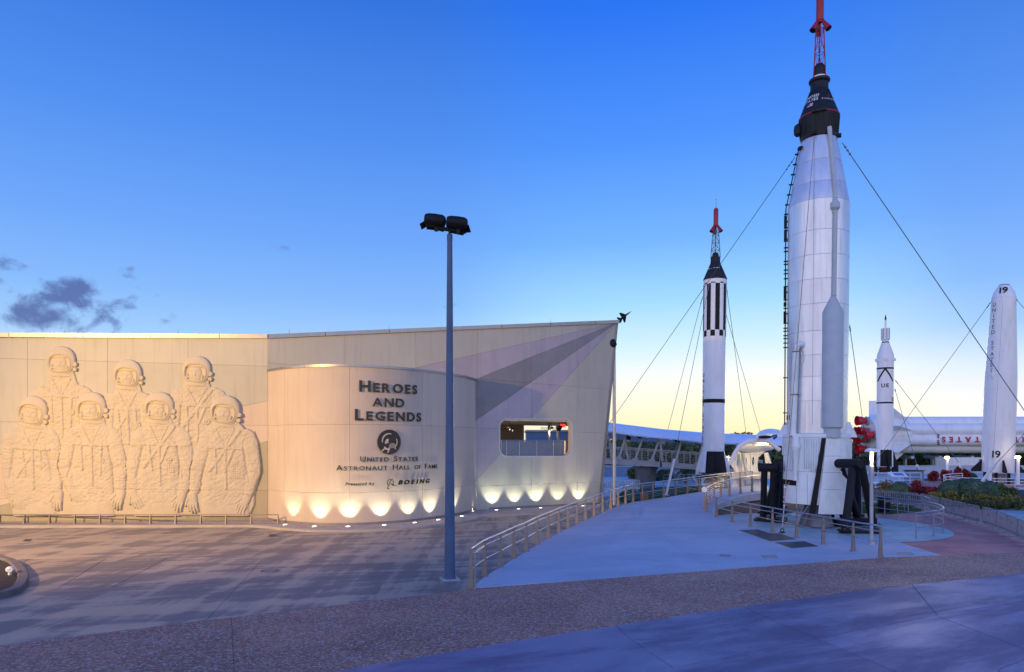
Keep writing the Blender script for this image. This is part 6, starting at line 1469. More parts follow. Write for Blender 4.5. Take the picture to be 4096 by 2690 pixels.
g = G(3454, 1928); strut('leaning white strut left of the chevron rocket', g, P(3485, 1872, 66), .1)
g = G(3690, 1930); strut('leaning white strut between the chevron rocket and the red shrubs', g, P(3668, 1863, 66), .13)
g = G(3908, 1952); strut('long leaning white strut in front of the tapered rocket', g, P(3978, 1863, 58), .13)
g = G(3857, 1925); strut('small leaning strut among the red shrubs', g, P(3836, 1852, 70), .1)
g = G(3958, 1950); t = thing('white_post', 'short white post in front of the tapered rocket', 'post', g); MB().cyl(g, g + Vector((0, 0, 2.6)), .16, n=14).build('post', M['whitepaint'], t); MB().cyl(g, g + Vector((0, 0, .08)), .3, n=14).build('base', M['greypole'], t)
# mooring rope hanging beside the silver rocket
rp_ = thing('tie_down_rope', 'brown tie down rope with shackles hanging beside the skirt of the silver rocket', 'rope', G(3129, 2131))
a = P(3256, 556, 30.9); b = P(3141, 1960, 30.0); g = G(3129, 2131)
MB().cyl(a, b, .014, n=6).build('upper_rope', M['rope'], rp_); MB().cyl(b, P(3137, 2020, 29.6), .018, n=6).build('lower_rope', M['rope'], rp_); MB().cyl(P(3137, 2020, 29.6), g + Vector((0, 0, .25)), .03, .02, 8).build('turnbuckle', M['greypole'], rp_)
for v_ in (1950, 1990, 2010, 2022): MB().ball(P(3139 - (v_ - 1950) * .03, v_, 29.9), .05, 8, 6).build('shackle', M['whitepaint'], rp_)
MB().lathe([(.06, -.02), (.09, 0), (.06, .02)], 16, g + Vector((0, 0, .1)), Matrix.Rotation(R(90), 3, 'X'), caps=False).build('ground_ring', M['black'], rp_); MB().box(g + Vector((0, 0, .01)), (.2, .2, .03)).build('ground_plate', M['black'], rp_, 0)
MB().tube([b, P(3146, 1945, 30.1), P(3158, 1930, 30.1)], .018, 6).build('rope_tail', M['rope'], rp_)
t2r = thing('hanging_line', 'thin second rope lying close to the middle of the silver rocket', 'rope', P(3249, 1700, 30.7)); MB().cyl(P(3257, 556, 31.1), P(3249, 1700, 30.3), .008, n=6).build('line', M['cable'], t2r)

# ================================================================== JET MODEL ON THE ROOF TIP
jp = P(2497, 1266, 42.6); jt = thing('jet_model', 'small black jet aircraft model mounted on the pointed roof corner', 'model aircraft', jp)
dx = Vector((56, 0, 40)).normalized(); k_ = 42.6 / F
JM = Matrix((dx, Vector((0, 1, 0)).cross(dx) * -1, Vector((0, 1, 0)))).transposed()      # local x forward, y up-left in view, z away
JM = Matrix((dx, Vector((-dx.z, 0, dx.x)), Vector((0, -1, 0)))).transposed() @ Matrix.Rotation(R(28), 3, 'X')
def J(x, y, z=0): return jp + JM @ Vector((x, y, z))
MB().tube([J(.56, 0), J(.40, 0), J(.2, 0), J(-.05, 0), J(-.36, 0), J(-.44, 0)], [.004, .03, .055, .065, .055, .035], 12).build('fuselage', M['black'], jt)
MB().ball(J(.24, 0, .05), .05, 10, 8, (1.8, .7, .8), JM).build('canopy', M['nozzle'], jt)
for s in (-1, 1):
    MB().prism([J(.14, s * .05, -.01), J(-.10, s * .36, -.01), J(-.20, s * .36, -.01), J(-.18, s * .05, -.01)], JM @ Vector((0, 0, .02))).build('wing', M['black'], jt, 0)
    MB().prism([J(-.26, s * .05, -.01), J(-.40, s * .22, -.01), J(-.47, s * .22, -.01), J(-.44, s * .05, -.01)], JM @ Vector((0, 0, .02))).build('tailplane', M['black'], jt, 0)
    MB().prism([J(-.20, s * .06, .04), J(-.36, s * .09, .22), J(-.44, s * .09, .22), J(-.36, s * .06, .04)], JM @ Vector((0, .015, 0))).build('tail_fin', M['black'], jt, 0)
MB().cyl(J(-.2, 0, -.05), W2(2470, 1290, -.05), .03, n=8).build('mount', M['black'], jt)

# ================================================================== PLANTER AT THE LEFT EDGE
pl = thing('planter', 'curved concrete planter kerb with bare soil at the left edge', 'planter', G(40, 2330))
pk = [(-300, 2190), (-100, 2205), (20, 2243), (62, 2256), (90, 2276), (110, 2302), (116, 2326), (106, 2352), (84, 2373), (50, 2386), (20, 2394), (-120, 2420), (-400, 2450)]
pa = smooth3([G(*p) for p in pk], 5); KZ = .17
def inset(pts, d):
    r_ = []
    for i, p in enumerate(pts):
        t = pts[min(i + 1, len(pts) - 1)] - pts[max(0, i - 1)]; t.normalize(); r_.append(p + Vector((t.y, -t.x, 0)) * d)
    return r_
pi_ = inset(pa, .26)
MB().loft([Z(pa, -.01), Z(pa, KZ - .03), Z(inset(pa, .03), KZ), Z(inset(pa, .23), KZ), Z(pi_, KZ - .03), Z(pi_, .01)], [Z(inset(pa, .1), -.02)] + [Z(inset(pa, .16), .02)] * 3 + [Z(inset(pa, .22), .0)] * 2).build('kerb', M['darkkerb'], pl, 40)
so = [(p.x, p.y, .10) for p in pi_]; MB().add(so, [tuple(range(len(so)))]).build('soil', M['soil'], pl, 0)
g = G(40, 2300, .10); gl = thing('garden_light', 'small white garden light on the soil in the planter', 'garden light', g)
MB().lathe([(.05, 0), (.05, .08), (.10, .11), (.11, .18), (.06, .23), (.001, .24)], 18, g).build('housing', M['whitepaint'], gl); MB().lathe([(.001, .0), (.075, .01), (.08, .0)], 18, g + Vector((.06, -.08, .15)), Matrix.Rotation(R(70), 3, 'X')).build('lens', M['greywall'], gl)
# ================================================================== COVERED FOOTBRIDGE
BY = 58.0
br = thing('covered_footbridge', 'concrete footbridge with a curved blue white canopy behind the checkered rocket', 'footbridge', P(2580, 1950, BY))
du = [2300, 2380, 2420, 2530, 2640, 2648, 2790, 2880, 2960, 3040]; dt = [1826, 1832, 1836, 1841, 1849, 1850, 1860, 1869, 1880, 1892]; db = [1850, 1854, 1857, 1863, 1869, 1870, 1880, 1888, 1899, 1912]
def deckseg(i0, i1):
    fr = [[P(du[i], dt[i], BY) for i in range(i0, i1 + 1)], [P(du[i], db[i], BY) for i in range(i0, i1 + 1)]]
    a = Vector((0, 3.4, 0)); rows = [[p + a for p in fr[0]], fr[0], fr[1], [p + a - Vector((0, 0, -.12)) for p in fr[1]]]
    MB().loft(rows, [[p + Vector((0, 1.6 if k in (1, 2) else -.5, -.1 if k < 2 else .1)) for p in rw] for k, rw in enumerate(rows)]).build('deck_slab', M['conc'], br, 30)
deckseg(0, 4); deckseg(5, 9)
cu = [2300, 2436, 2486, 2540, 2590, 2640, 2680, 2720, 2800, 2880, 2960, 3060, 3130]
cf = [1704, 1724, 1733, 1741, 1746, 1750, 1754, 1757, 1767, 1771, 1774, 1778, 1780]; ct = [1676, 1694, 1700, 1706, 1712, 1718, 1721, 1724, 1731, 1735, 1738, 1742, 1744]; cb = [1742, 1752, 1756, 1761, 1763, 1764, 1766, 1767, 1771, 1774, 1776, 1779, 1781]
def csec(i, f=1.0):
    a, c, b = P(cu[i], cf[i], BY - .8), P(cu[i] + 14, ct[i], BY + 1.6), P(cu[i], cb[i], BY + 4.6); pts = []
    for k in range(11):
        t = k / 10; q = a * (1 - t) ** 2 + (c * 2 - (a + b) * .5) * 2 * t * (1 - t) + b * t ** 2; pts.append(q)
    return pts
for i in range(len(cu) - 1):
    rows = [csec(i), [p.lerp(q, .5) for p, q in zip(csec(i), csec(i + 1))], [p.lerp(q, .994) for p, q in zip(csec(i), csec(i + 1))]]
    MB().loft(rows, [[p - Vector((0, 0, .10)) + Vector((0, .03, 0)) for p in r_] for r_ in rows]).build('canopy_panel', M['canopy'], br, 40)
for i in range(len(cu)):
    MB().tube([p - Vector((0, 0, .14)) for p in csec(i)], .05, 6).build('canopy_rib', M['whitepaint'], br)
for (a, b) in (((2475, 1838), (2505, 1736)), ((2540, 1843), (2573, 1744)), ((2605, 1848), (2639, 1752)), ((2700, 1854), (2726, 1762)), ((2790, 1861), (2812, 1768))):
    MB().cyl(P(a[0], a[1], BY + .15), P(b[0], b[1], BY + .2), .11, .10, 12).build('canopy_post', M['greypole'], br)
    MB().box(P(a[0], a[1] - 3, BY + .2), (.5, .5, .3)).build('post_base', M['conc'], br, 0)
for (a, b) in (((2447, 1836), (2434, 1740)), ((2512, 1838), (2497, 1750)), ((2650, 1847), (2640, 1764)), ((2950, 1880), (2948, 1776))):
    MB().cyl(P(a[0], a[1], BY + 3.2), P(b[0], b[1], BY + 3.3), .11, .10, 12).build('canopy_post', M['whitepaint'], br)
for u, v in ((2512, 1752), (2555, 1745), (2710, 1764)):
    MB().box(P(u, v, BY + .4), (.42, .35, .30), Matrix.Rotation(R(25), 3, 'Y')).build('floodlight', M['black'], br, 0)
MB().box(P(2650, 1768, BY + 1.0), (.32, .32, .42)).build('floodlight', M['whitepaint'], br, 0)
def deck_at(u):
    return float(np.interp(u, du, dt))
for yo, m_ in ((.12, 'steel'), (3.3, 'greypole')):
    us_ = list(range(2400, 3050, 24))
    for u in us_: p = P(u, deck_at(u), BY + yo); MB().cyl(p, p + Vector((0, 0, 1.02)), .03, n=6).build('rail_post', M['railpale'], br)
    for zz, r_ in ((1.04, .038), (.9, .028), (.75, .007), (.6, .007), (.45, .007), (.3, .007), (.15, .007)):
        MB().tube([P(u, deck_at(u), BY + yo) + Vector((0, 0, zz)) for u in range(2390, 3060, 30)], r_, 6).build('rail', M['railpale'], br)
cl = MB(); rows = []
for v, l, r_ in ((1866, 2528, 2634), (1885, 2538, 2626), (1905, 2541, 2622), (1950, 2541, 2619), (1988, 2541, 2619)):
    rows.append([P(l, v, BY + .7), P(l + 8, v, BY + .4), P(r_ - 30, v, BY + .4), P(r_, v, BY + 1.3), P(r_ - 20, v, BY + 2.8), P(l + 10, v, BY + 2.8), P(l, v, BY + .7)])
cl.loft(rows, [[p.lerp(sum(rw[:-1], Vector()) / 6, .3) for p in rw] for rw in rows]).build('column', M['darkconc'], br, 30)
bx_ = thing('orange_box', 'small orange brown box at the foot of the walkway railing', 'box', RP(2572, 2003)); p = RP(2573, 2002)
MB().box(p + Vector((.08, .12, .20)), (.42, .3, .4)).build('case', M['brick'], bx_, 0); MB().box(p + Vector((.08, .12, .41)), (.44, .32, .03)).build('lid', M['brick'], bx_, 0)

# ================================================================== ARCHED SHELTER
SYY = 50.0
sh = thing('arched_shelter', 'cream ribbed shelter with oval portholes and a curved roof beside the silver rocket', 'shelter', P(2990, 1945, SYY))
def Q(px, py, y=0.0): return P(2400 + px / 2.975, 1600 + py / 2.975, SYY + y)
outl = [(1548, 772), (1585, 700), (1640, 600), (1680, 632), (1800, 626), (1900, 622), (1962, 612), (1925, 650), (1885, 690), (1868, 760), (1872, 830), (1905, 900), (1920, 1022), (1750, 1036), (1600, 1046), (1560, 1046), (1590, 960), (1604, 880), (1588, 815)]
def oval(cx, cy, rx, ry): return [(cx + rx * math.cos(2 * PI * i / 20), cy + ry * math.sin(2 * PI * i / 20)) for i in range(20)]
holes = [oval(1628, 740, 22, 58), oval(1822, 730, 21, 56), oval(1734, 742, 12, 50)]
wallf = lambda d: (lambda x, y: Q(x, y, d + .9 - (y - 600) * .0011))
front = panelize(outl, [], wallf(0), Vector((0, -1, 0)), lambda c: M['whitepaint'], 'side_panel', sh, .03, .06, holes=holes)
backp = panelize(outl, [], wallf(.10), Vector((0, 1, 0)), lambda c: M['whitepaint'], 'side_panel', sh, .03, .06, holes=holes)
for h_ in holes[:2]:
    MB().tube([wallf(-.02)(x, y) for x, y in h_], .05, 6, closed=True).build('porthole_rim', M['whitepaint'], sh)
for x0_, x1_ in ((1600, 1600), (1680, 1690), (1780, 1790), (1850, 1880)):
    MB().tube([wallf(-.05)(x0_ + 20, 632), wallf(-.05)(x0_ + 15, 800), wallf(-.05)(x1_ + 20, 1030)], .06, 6).build('rib', M['whitepaint'], sh)
    for k in range(12): MB().ball(wallf(-.05)(x0_ + 45, 650 + k * 31), .03, 6, 4).build('rivet', M['greywall'], sh)
MB().cyl(Q(1700, 640, .3), Q(1775, 1020, -.3), .12, n=10).build('brace', M['greypole'], sh); MB().box(Q(1770, 1010, -.3), (.5, .4, .5)).build('brace_foot', M['greywall'], sh, 0)
for a, b in (((1965, 630), (1990, 780)), ((1985, 628), (2030, 780))): MB().cyl(Q(*a, .4), Q(*b, .4), .10, n=10).build('brace', M['whitepaint'], sh)
# roof shell: from the top of the wall forward, rising to the right
rows = []
for t, (bx0, by0, fx0, fy0) in ((0, (1560, 770, 1548, 775)), (.12, (1640, 604, 1600, 640)), (.3, (1690, 620, 1665, 548)), (.5, (1790, 622, 1760, 496)), (.68, (1870, 622, 1870, 482)), (.85, (1950, 614, 1990, 490)), (1, (2050, 600, 2140, 600))):
    row_ = []
    for k in range(9):
        s = k / 8; x = bx0 + (fx0 - bx0) * s; y = by0 + (fy0 - by0) * s - 26 * math.sin(PI * s) * (0 if t in (0,) else 1)
        row_.append(Q(x, y, .9 - 4.2 * s))
    rows.append(row_)
MB().loft(rows, [[p + Vector((0, .0, .16)) for p in rw] for rw in rows]).build('roof_shell', M['canopy'], sh, 50)
MB().tube([rw[-1] for rw in rows], .14, 8).build('arch_rim', M['whitepaint'], sh)
rows2 = [[Q(x, y - 12 + 0 * k, -3.6 + k * 2.0) + Vector((0, 0, .35 * math.sin(PI * k / 3))) for k in range(4)] for x, y in ((1860, 478), (1895, 440), (1960, 414), (2040, 405), (2140, 420))]
MB().loft(rows2, [[p - Vector((0, 0, .12)) for p in rw] for rw in rows2]).build('roof_hood', M['canopy'], sh, 50)
MB().ball(Q(1965, 443, -3.7), .22, 20, 8, (2.2, .3, .5)).build('hood_opening', M['black'], sh)
for x, y, lit in ((1958, 528, True), (1866, 537, False)):
    c = Q(x, y, -1.6); MB().lathe([(.001, -.05), (.22, -.03), (.28, .03)], 18, c, Matrix.Diagonal((1.3, 1, 1))).build('roof_light', M['glow'] if lit else M['whitepaint'], sh)
    if lit: lamp('roof_lamp', 'POINT', c - Vector((0, .5, .45)), 150, (1, .72, .36), sh, radius=.25)
MB().box(Q(2090, 900, 0.2), (6.5, .3, .5)).build('platform_edge', M['conc'], sh, 0)
ps = thing('shelter_post', 'grey post holding the bridge canopy next to the shelter', 'post', P(2949, 1900, 56)); MB().cyl(P(2949, 1900, 56), P(2949, 1774, 57), .12, n=10).build('shaft', M['greypole'], ps); MB().box(P(2949, 1900, 56), (.4, .4, .1)).build('foot', M['conc'], ps, 0)

# ================================================================== BACKGROUND WALLS AND THINGS
def lowwall(name, label, u0, u1, v, ht, m, d=.4):
    a, b = G(u0, v), G(u1, v); t = thing(name, label, 'wall', (a + b) / 2); y = a.y
    n = max(2, int((b.x - a.x) / 3))
    for i in range(n):
        x0_, x1_ = a.x + (b.x - a.x) * i / n + .01, a.x + (b.x - a.x) * (i + 1) / n - .01; MB().box(((x0_ + x1_) / 2, y + d / 2, ht / 2), (x1_ - x0_, d, ht)).build('panel', m, t, 0)
    MB().box(((a.x + b.x) / 2, y + d / 2, ht + .06), (b.x - a.x, d + .1, .12)).build('cap', M['greywall'], t, 0)
lowwall('low_wall', 'low blue grey wall behind the bridge column', 2330, 2720, 1906, 1.12, M['bluewall'])
lowwall('low_wall', 'low pale wall below the horizontal rocket', 3330, 4250, 1897, .95, M['greywall'])
tr = thing('white_trailer', 'white box trailer parked below the horizontal rocket', 'trailer', P(3860, 1890, 89))
a = P(3789, 1836, 88.6); w_ = 5.6
MB().box((a.x + w_ / 2, 90, 1.25), (w_, 2.2, 1.5)).build('box', M['whitepaint'], tr, 0)
for i in range(10): MB().box((a.x + .3 + i * w_ / 10, 88.88, 1.25), (.06, .05, 1.4)).build('side_rib', M['whitepaint'], tr, 0)
for x, y_ in ((.9, 89.2), (.9, 90.8), (4.6, 89.2), (4.6, 90.8)): MB().cyl((a.x + x, y_ - .15, .4), (a.x + x, y_ + .15, .4), .4, n=16).build('wheel', M['black'], tr)
MB().box((a.x + 4.6, 88.84, 1.7), (.5, .03, .2)).build('emblem', M['redmark'], tr, 0)
ip = thing('info_panel', 'tilted pale information panel in front of the chevron rocket', 'information panel', G(3590, 1940)); c = G(3590, 1940)
MB().box(c + Vector((0, 0, .95)), (1.5, .9, .06), Matrix.Rotation(R(25), 3, 'X')).build('panel', M['whitepaint'], ip, 0)
MB().box(c + Vector((.1, -.02, .985)), (.9, .5, .02), Matrix.Rotation(R(25), 3, 'X')).build('picture', M['bluewall'], ip, 0)
for x in (-.5, .5): MB().cyl(c + Vector((x, 0, 0)), c + Vector((x, 0, .93)), .04, n=8).build('leg', M['greypole'], ip)
kb = thing('blue_kiosk', 'dark blue kiosk box behind the information panel', 'kiosk', G(3650, 1932)); c = G(3656, 1932); MB().box(c + Vector((0, 0, .6)), (1.4, .9, 1.2)).build('cabinet', M['bluewall'], kb, 0); MB().box(c + Vector((0, 0, 1.22)), (1.6, 1.1, .06)).build('top', M['black'], kb, 0)
tb = thing('picnic_table', 'pale slab picnic table behind the small lamp post', 'table', G(3498, 1968)); c = G(3498, 1968)
MB().box(c + Vector((0, 0, .74)), (1.8, .8, .07)).build('top', M['whitepaint'], tb, 0)
for s in (-1, 1): MB().box(c + Vector((0, s * .7, .44)), (1.8, .3, .06)).build('bench', M['whitepaint'], tb, 0); MB().box(c + Vector((s * .6, 0, .36)), (.1, 1.5, .7)).build('leg', M['greywall'], tb, 0)
bn = thing('litter_bin', 'black litter bin behind the curved steel railing', 'bin', G(3536, 2052)); c = G(3536, 2050)
MB().lathe([(.28, 0), (.31, .1), (.33, .78), (.36, .80), (.35, .86), (.2, .9), (.01, .91)], 20, c).build('body', M['black'], bn); MB().box(c + Vector((0, -.33, .66)), (.3, .06, .14)).build('opening', M['nozzle'], bn, 0)

# ================================================================== PLANTS
_lm = {}
def crown(key, m, blobs, n, size, seed):
    if key not in _lm: _lm[key] = leafmesh('crown', m, blobs, n, size, seed)
    return _lm[key]
def tree(name, label, x, y, h, kind, sc=1.0, group=None, m='leaf', trunkh=.35):
    t = thing(name, label, 'tree', (x, y, 0), group=group); t.rotation_euler = (0, 0, random.uniform(0, 6)); t.scale = (h / 6 * sc, h / 6 * sc, h / 6)
    K = [[(0, 0, 3.8, 2.0, 2.0, 1.7), (.9, .5, 3.0, 1.5, 1.5, 1.2), (-1.0, -.3, 3.2, 1.4, 1.5, 1.3), (.2, -.8, 4.6, 1.1, 1.1, 1.0), (-.4, .7, 2.2, 1.5, 1.4, 1.0)],
         [(0, 0, 3.2, 2.6, 2.4, 1.5), (1.5, .4, 2.4, 1.6, 1.5, 1.2), (-1.5, -.2, 2.5, 1.7, 1.6, 1.3), (0, 0, 4.8, 1.2, 1.2, 1.1), (.4, -1.1, 1.5, 1.6, 1.4, .9)],
         [(0, .2, 4.4, 1.3, 1.3, 1.4), (.6, 0, 2.9, 1.4, 1.4, 1.2), (-.7, .1, 3.2, 1.3, 1.2, 1.1), (.1, -.4, 5.2, .8, .8, .7), (-.1, .5, 1.8, 1.3, 1.3, .9)]][kind]
    link('crown', crown(('t', kind, m), M[m], K, 2600, .16, kind * 7 + 1), t, False)
    mb = MB(); mb.cyl((0, 0, -.1), (0, 0, 2.6), .16, .09, 8)
    for k in range(5): a = k * 1.3 + kind; mb.cyl((0, 0, 1.2 + .3 * k), (1.1 * math.cos(a), 1.1 * math.sin(a), 2.6 + .35 * k), .07, .02, 6)
    mb.build('trunk', M['bark'], t, 40, False); return t
def palm(label, x, y, h, sc=1.0, group=None):
    t = thing('palm_tree', label, 'palm tree', (x, y, 0), group=group)
    MB().tube([Vector((0, 0, -.1)), Vector((.06, 0, h * .4)), Vector((.02, .03, h * .75)), Vector((0, 0, h))], [.17, .13, .12, .14], 10).build('trunk', M['bark'], t, 40, False)
    rng = random.Random(int(x * 10)); 
    for k in range(22):
        a = k * 2.4 + rng.random() * .4; el = R(70 - 105 * (k / 21)); L = sc * (1.5 + .4 * rng.random()); mb = MB(); pts = []
        for i in range(7):
            s = i / 6; pts.append(Vector((0, 0, h)) + Vector((math.cos(a) * math.cos(el), math.sin(a) * math.cos(el), math.sin(el))) * L * s + Vector((0, 0, -1.0 * sc * s * s)))
        sd_ = Vector((-math.sin(a), math.cos(a), 0)); mb.tube(pts, [.022, .02, .018, .015, .012, .008, .004], 4)
        for i in range(1, 7):
            for q in range(3):
                s = (q / 3); p = pts[i - 1].lerp(pts[i], s); fw = (pts[i] - pts[i - 1]).normalized()
                for sg in (-1, 1):
                    tip = p + (sd_ * sg * .75 + fw * .5 + Vector((0, 0, -.35))) * .55 * sc * (1 - .5 * abs(i / 6 - .45)); w = fw * .035 * sc; mb.add([p - w, tip, p + w], [(0, 1, 2)])
        mb.build('frond', M['leaf2'], t, 0, False)
    return t
def bush(name, label, u, v, wpx, hpx, m, cat='bush', group=None, n=1300, size=.05, seed=1, lumps=1, shell=0.45):
    b = G(u, v); k_ = b.y / F; rx, hz = wpx * k_ / 2, hpx * k_; rng = random.Random(seed * 31 + int(u))
    if lumps == 1: blobs = [(0, 0, hz * .42, rx, rx * .9, hz * .6)]
    else: blobs = [(rng.uniform(-.55, .55) * rx, rng.uniform(-.4, .4) * rx, hz * rng.uniform(.35, .6), rx * rng.uniform(.45, .65), rx * rng.uniform(.4, .6), hz * rng.uniform(.36, .46)) for _ in range(lumps)]
    t = thing(name, label, cat, b, group=group)
    link('foliage', leafmesh('foliage', M[m], blobs, n, size * (b.y / 45), seed, shell), t, False)
    mb = MB()
    for k in range(4): a = k * 1.7; mb.cyl((0, 0, -.05), (rx * .4 * math.cos(a), rx * .4 * math.sin(a), hz * .5), .04, .015, 6)
    mb.build('stem', M['bark'], t, 40, False); return t
rng = random.Random(3)
# trees far behind, left and right of the silver rocket
TL = [(2452, 1770, 100, 0, 'leaf3'), (2492, 1766, 108, 2, 'leaf3'), (2530, 1752, 96, 1, 'leaf2'), (2575, 1745, 104, 0, 'leaf3'), (2620, 1742, 98, 1, 'leaf'), (2668, 1744, 110, 2, 'leaf3'), (2705, 1742, 94, 1, 'leaf2'), (2752, 1744, 102, 0, 'leaf'), (2800, 1746, 97, 1, 'leaf3'), (2850, 1748, 106, 1, 'leaf2'), (2930, 1719, 112, 0, 'leaf3'), (2975, 1728, 104, 2, 'leaf3'), (3030, 1745, 99, 1, 'leaf2'), (3080, 1748, 100, 1, 'leaf'), (2895, 1746, 96, 1, 'leaf'),
      (3404, 1772, 120, 1, 'leaf'), (3432, 1756, 118, 0, 'leaf2'), (3462, 1752, 116, 2, 'leaf'), (3500, 1780, 118, 1, 'leaf2')]
kinds = ['rounded tree', 'broad bushy tree', 'upright thin tree']; cols = {'leaf': 'dark green', 'leaf2': 'mid green', 'leaf3': 'brownish olive'}
where = ['left of the slim pole behind the bridge', 'under the left end of the canopy', 'under the canopy left of the bridge column', 'just right of the first canopy posts', 'above the bridge column', 'above the right side of the bridge column', 'behind the leaning anchor strut', 'left of the checkered rocket', 'hidden partly by the checkered rocket', 'right behind the checkered rocket', 'rising above the canopy', 'rising above the canopy, right one', 'behind the arched shelter', 'right end of the trees behind the shelter', 'between the checkered rocket and the shelter',
         'left below the red nozzles', 'behind the red nozzles', 'behind the end of the horizontal rocket', 'behind the chevron rocket']
for i, (u, v, y, k_, m) in enumerate(TL):
    p = P(u, v, y); tree('background_tree', '%s %s %s' % (cols[m], kinds[k_], where[i]), p.x, y, max(3.2, p.z), k_, 1.35, 'trees behind the bridge and rockets', m)
v_, k_ = leafmass([(rng.uniform(-1, 1), 0, 0, 1, 1, 1)], 10, .1, 1)
def woods(label, u0, u1, y, h, m, n, seed):
    a, b = P(u0, V0, y).x, P(u1, V0, y).x; r_ = random.Random(seed); blobs = []
    x = a
    while x < b: blobs.append((x, y + r_.uniform(-2, 2), h * .42, r_.uniform(2, 3.4), 2.2, h * r_.uniform(.45, .62))); x += r_.uniform(1.3, 2.4)
    o = link('tree_line', leafmesh('tree_line', M[m], blobs, n, .24, seed)); tag(o, label, 'trees', kind='stuff')
woods('dense dark tree line filling the gap under the bridge canopy', 2380, 3320, 92, 3.9, 'leaf', 26000, 4)
woods('olive tree line further back', 2400, 3300, 116, 5.0, 'leaf3', 16000, 5)
woods('green tree line below the horizontal rocket', 3330, 4300, 104, 3.6, 'leaf2', 24000, 6)
for u, v, y, h_, l in ((2562, 1792, 74, 3.5, 'shaggy palm seen under the canopy left of the column'), (2725, 1800, 78, 3.4, 'shaggy palm seen under the canopy right of the column'), (2742, 1885, 66, 1.3, 'low palm on the far lawn beside the white barriers'), (2480, 1770, 104, 4.2, 'small far palm at the left end of the canopy')):
    p = P(u, v, y); palm(l, p.x, y, h_, 1.25 if h_ > 2 else 1.0, 'palm trees behind the bridge')
for i, (u, v, w_, h_, m) in enumerate(((2536, 1918, 60, 46, 'leaf2'), (2660, 1915, 80, 36, 'leaf'), (2720, 1922, 90, 34, 'leaf'), (2650, 1926, 70, 24, 'topiary'), (2700, 1926, 70, 22, 'topiary'))):
    bush('shrub', ['leafy shrub left of the bridge column', 'dark shrub right of the bridge column', 'dark shrub beside the low palm', 'clipped low hedge right of the bridge column', 'clipped low hedge next to the white barriers'][i], u, v, w_, h_, m, group='shrubs on the far lawn', n=1500, size=.07, seed=20 + i, lumps=4)
# flower bed at the right
TOP = [((3599, 1992, 70, 64), 'round clipped green bush left of the crimson shrubs'), ((3798, 1998, 80, 76), 'round clipped green bush, left of the group of three'), ((3886, 2000, 104, 84), 'largest round clipped bush in the middle of the bed'), ((3957, 1998, 78, 74), 'round clipped bush right of the largest one'), ((3826, 1990, 56, 70), 'round clipped bush half hidden behind the left one'), ((3852, 1986, 66, 72), 'round clipped bush behind and left of the largest one'), ((3884, 1925, 44, 32), 'small clipped mound in front of the tapered rocket')]
for i, ((u, v, w_, h_), l) in enumerate(TOP): bush('clipped_bush', l, u, v, w_, h_, 'topiary', group='round clipped bushes in the flower bed', n=6500, size=.04, seed=40 + i, shell=.86)
YB = [((3745, 2002, 56, 36), 'yellow green bush right of the crimson hedge'), ((3806, 2010, 46, 44), 'yellow green bush below the left round bush'), ((3866, 2020, 50, 42), 'yellow green bush below the largest round bush'), ((3926, 2022, 52, 44), 'yellow green bush below the right round bush'), ((3982, 2024, 48, 44), 'yellow green bush near the right edge, front row'), ((4026, 2024, 44, 44), 'second yellow green bush near the right edge, front row'), ((4064, 2024, 44, 46), 'yellow green bush cut by the right edge'), ((4000, 1975, 60, 40), 'bright green bush behind the front row at the right'), ((4040, 1985, 70, 42), 'bright leafy bush at the right edge, back row')]
for i, ((u, v, w_, h_), l) in enumerate(YB): bush('leafy_bush', l, u, v, w_, h_, 'yellowleaf' if i < 7 else 'leaf2', group='leafy bushes in the flower bed', n=1100, size=.085, seed=60 + i, lumps=5)
RB = [((3650, 1985, 60, 40), 'crimson shrub at the left of the red hedge'), ((3690, 1986, 64, 42), 'crimson shrub in the middle of the red hedge'), ((3735, 1986, 66, 38), 'crimson shrub at the right of the red hedge'), ((3734, 1926, 34, 40), 'small crimson shrub left of the white lamp post'), ((3790, 1932, 46, 52), 'crimson shrub right of the white lamp post'), ((3848, 1928, 60, 56), 'largest crimson shrub below the trailer'), ((3620, 1982, 40, 26), 'low dark red plant by the round bush')]
for i, ((u, v, w_, h_), l) in enumerate(RB): bush('crimson_shrub', l, u, v, w_, h_, 'redleaf', group='crimson shrubs', n=750, size=.11, seed=80 + i, lumps=5)
DH = [((3840, 2030, 90, 34), 'dark low hedge behind the third barrier'), ((3920, 2034, 100, 36), 'dark low hedge at the front of the bed'), ((4000, 2036, 90, 36), 'dark low hedge at the front of the bed, right part'), ((4070, 2038, 80, 38), 'dark low hedge cut by the right edge')]
for i, ((u, v, w_, h_), l) in enumerate(DH): bush('low_hedge', l, u, v, w_, h_, 'leaf', group='dark low hedges', n=1800, size=.06, seed=100 + i, lumps=5)
MS = [((3470, 1975, 80, 50), 'reddish brown feathery bush behind the small lamp post', 'leaf3'), ((3530, 1978, 80, 58), 'wide olive bush right of the small lamp post', 'leaf3'), ((3660, 1960, 60, 40), 'thin pinkish bush left of the garden path', 'redleaf'), ((3420, 1990, 60, 40), 'green bush behind the support frame', 'leaf2')]
for i, ((u, v, w_, h_), l, m) in enumerate(MS): bush('loose_bush', l, u, v, w_, h_, m, group='loose bushes', n=900, size=.06, seed=120 + i, lumps=4)
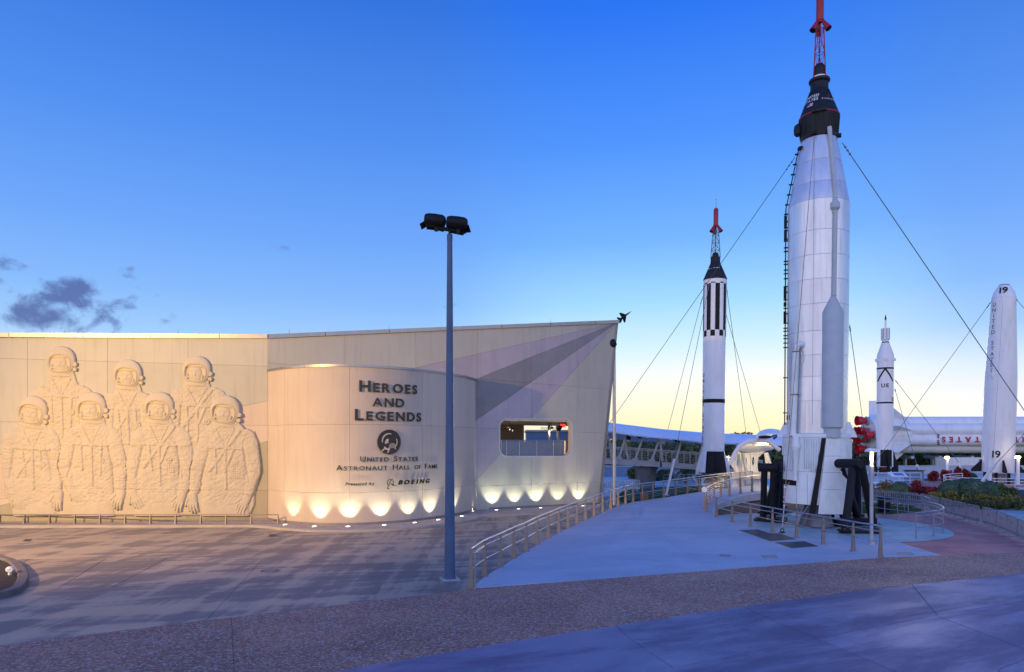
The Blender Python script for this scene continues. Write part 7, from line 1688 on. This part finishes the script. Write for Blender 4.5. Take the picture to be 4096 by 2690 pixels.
# grass blades on the lawn beside the walkway
def blades(label, px, n, seed, h):
    pts = [G(u, v) for u, v in px]; poly = [(p.x, p.y) for p in pts]; r_ = np.random.default_rng(seed); xs = [p[0] for p in poly]; ys = [p[1] for p in poly]; out_ = []
    while len(out_) < n:
        x, y = r_.uniform(min(xs), max(xs)), r_.uniform(min(ys), max(ys))
        if inside((x, y), poly): out_.append((x, y))
    c = np.array(out_); a = r_.uniform(0, 2 * PI, n); w = .018; v = np.zeros((n, 3, 3)); v[:, :, :2] = c[:, None, :]; v[:, 0, 0] -= w * np.cos(a); v[:, 0, 1] -= w * np.sin(a); v[:, 1, 0] += w * np.cos(a); v[:, 1, 1] += w * np.sin(a)
    v[:, :2, 2] = -.04; v[:, 2, 2] = h * r_.uniform(.5, 1.2, n); v[:, 2, :2] += r_.normal(0, .03, (n, 2))
    me = bpy.data.meshes.new('grass'); me.from_pydata(v.reshape(-1, 3).tolist(), [], [(3 * i, 3 * i + 1, 3 * i + 2) for i in range(n)]); me.materials.append(M['grass']); o = link('grass', me); tag(o, label, 'grass', kind='stuff')
blades('short green grass beside the walkway railing', [(2474, 2014), (2460, 1985), (2500, 1962), (2560, 1952), (2700, 1947), (2830, 1943), (2800, 1976), (2700, 1995), (2600, 2009), (2530, 2020)], 9000, 1, .07)
blades('grass behind the curved steel railing', [(3400, 2046), (3430, 2008), (3540, 2012), (3640, 2022), (3690, 2036), (3560, 2056), (3440, 2052)], 5000, 2, .06)
# ================================================================== FLOODLIGHT that warms the sculpture (its mast stands left of the picture)
fb_ = Vector((-25.5, 9.0, 0)); fm_ = thing('floodlight_mast', 'tall mast with a warm floodlight standing outside the left edge of the picture', 'lamp post', fb_)
MB().lathe([(.15, 0), (.14, .5), (.08, 9.6)], 20, fb_).build('pole', M['bluepole'], fm_)
MB().lathe([(.001, -.25), (.2, -.24), (.26, .05), (.24, .1)], 20, fb_ + Vector((.2, .25, 9.7)), Matrix.Rotation(R(-70), 3, 'X'), caps=False).build('floodlight', M['black'], fm_)
lamp('flood_beam', 'SPOT', fb_ + Vector((.25, .5, 9.6)), 42000, (1.0, 0.57, 0.14), fm_, target=(-15.5, 30, 2.6), size=R(76), blend=1.0, radius=0.3)
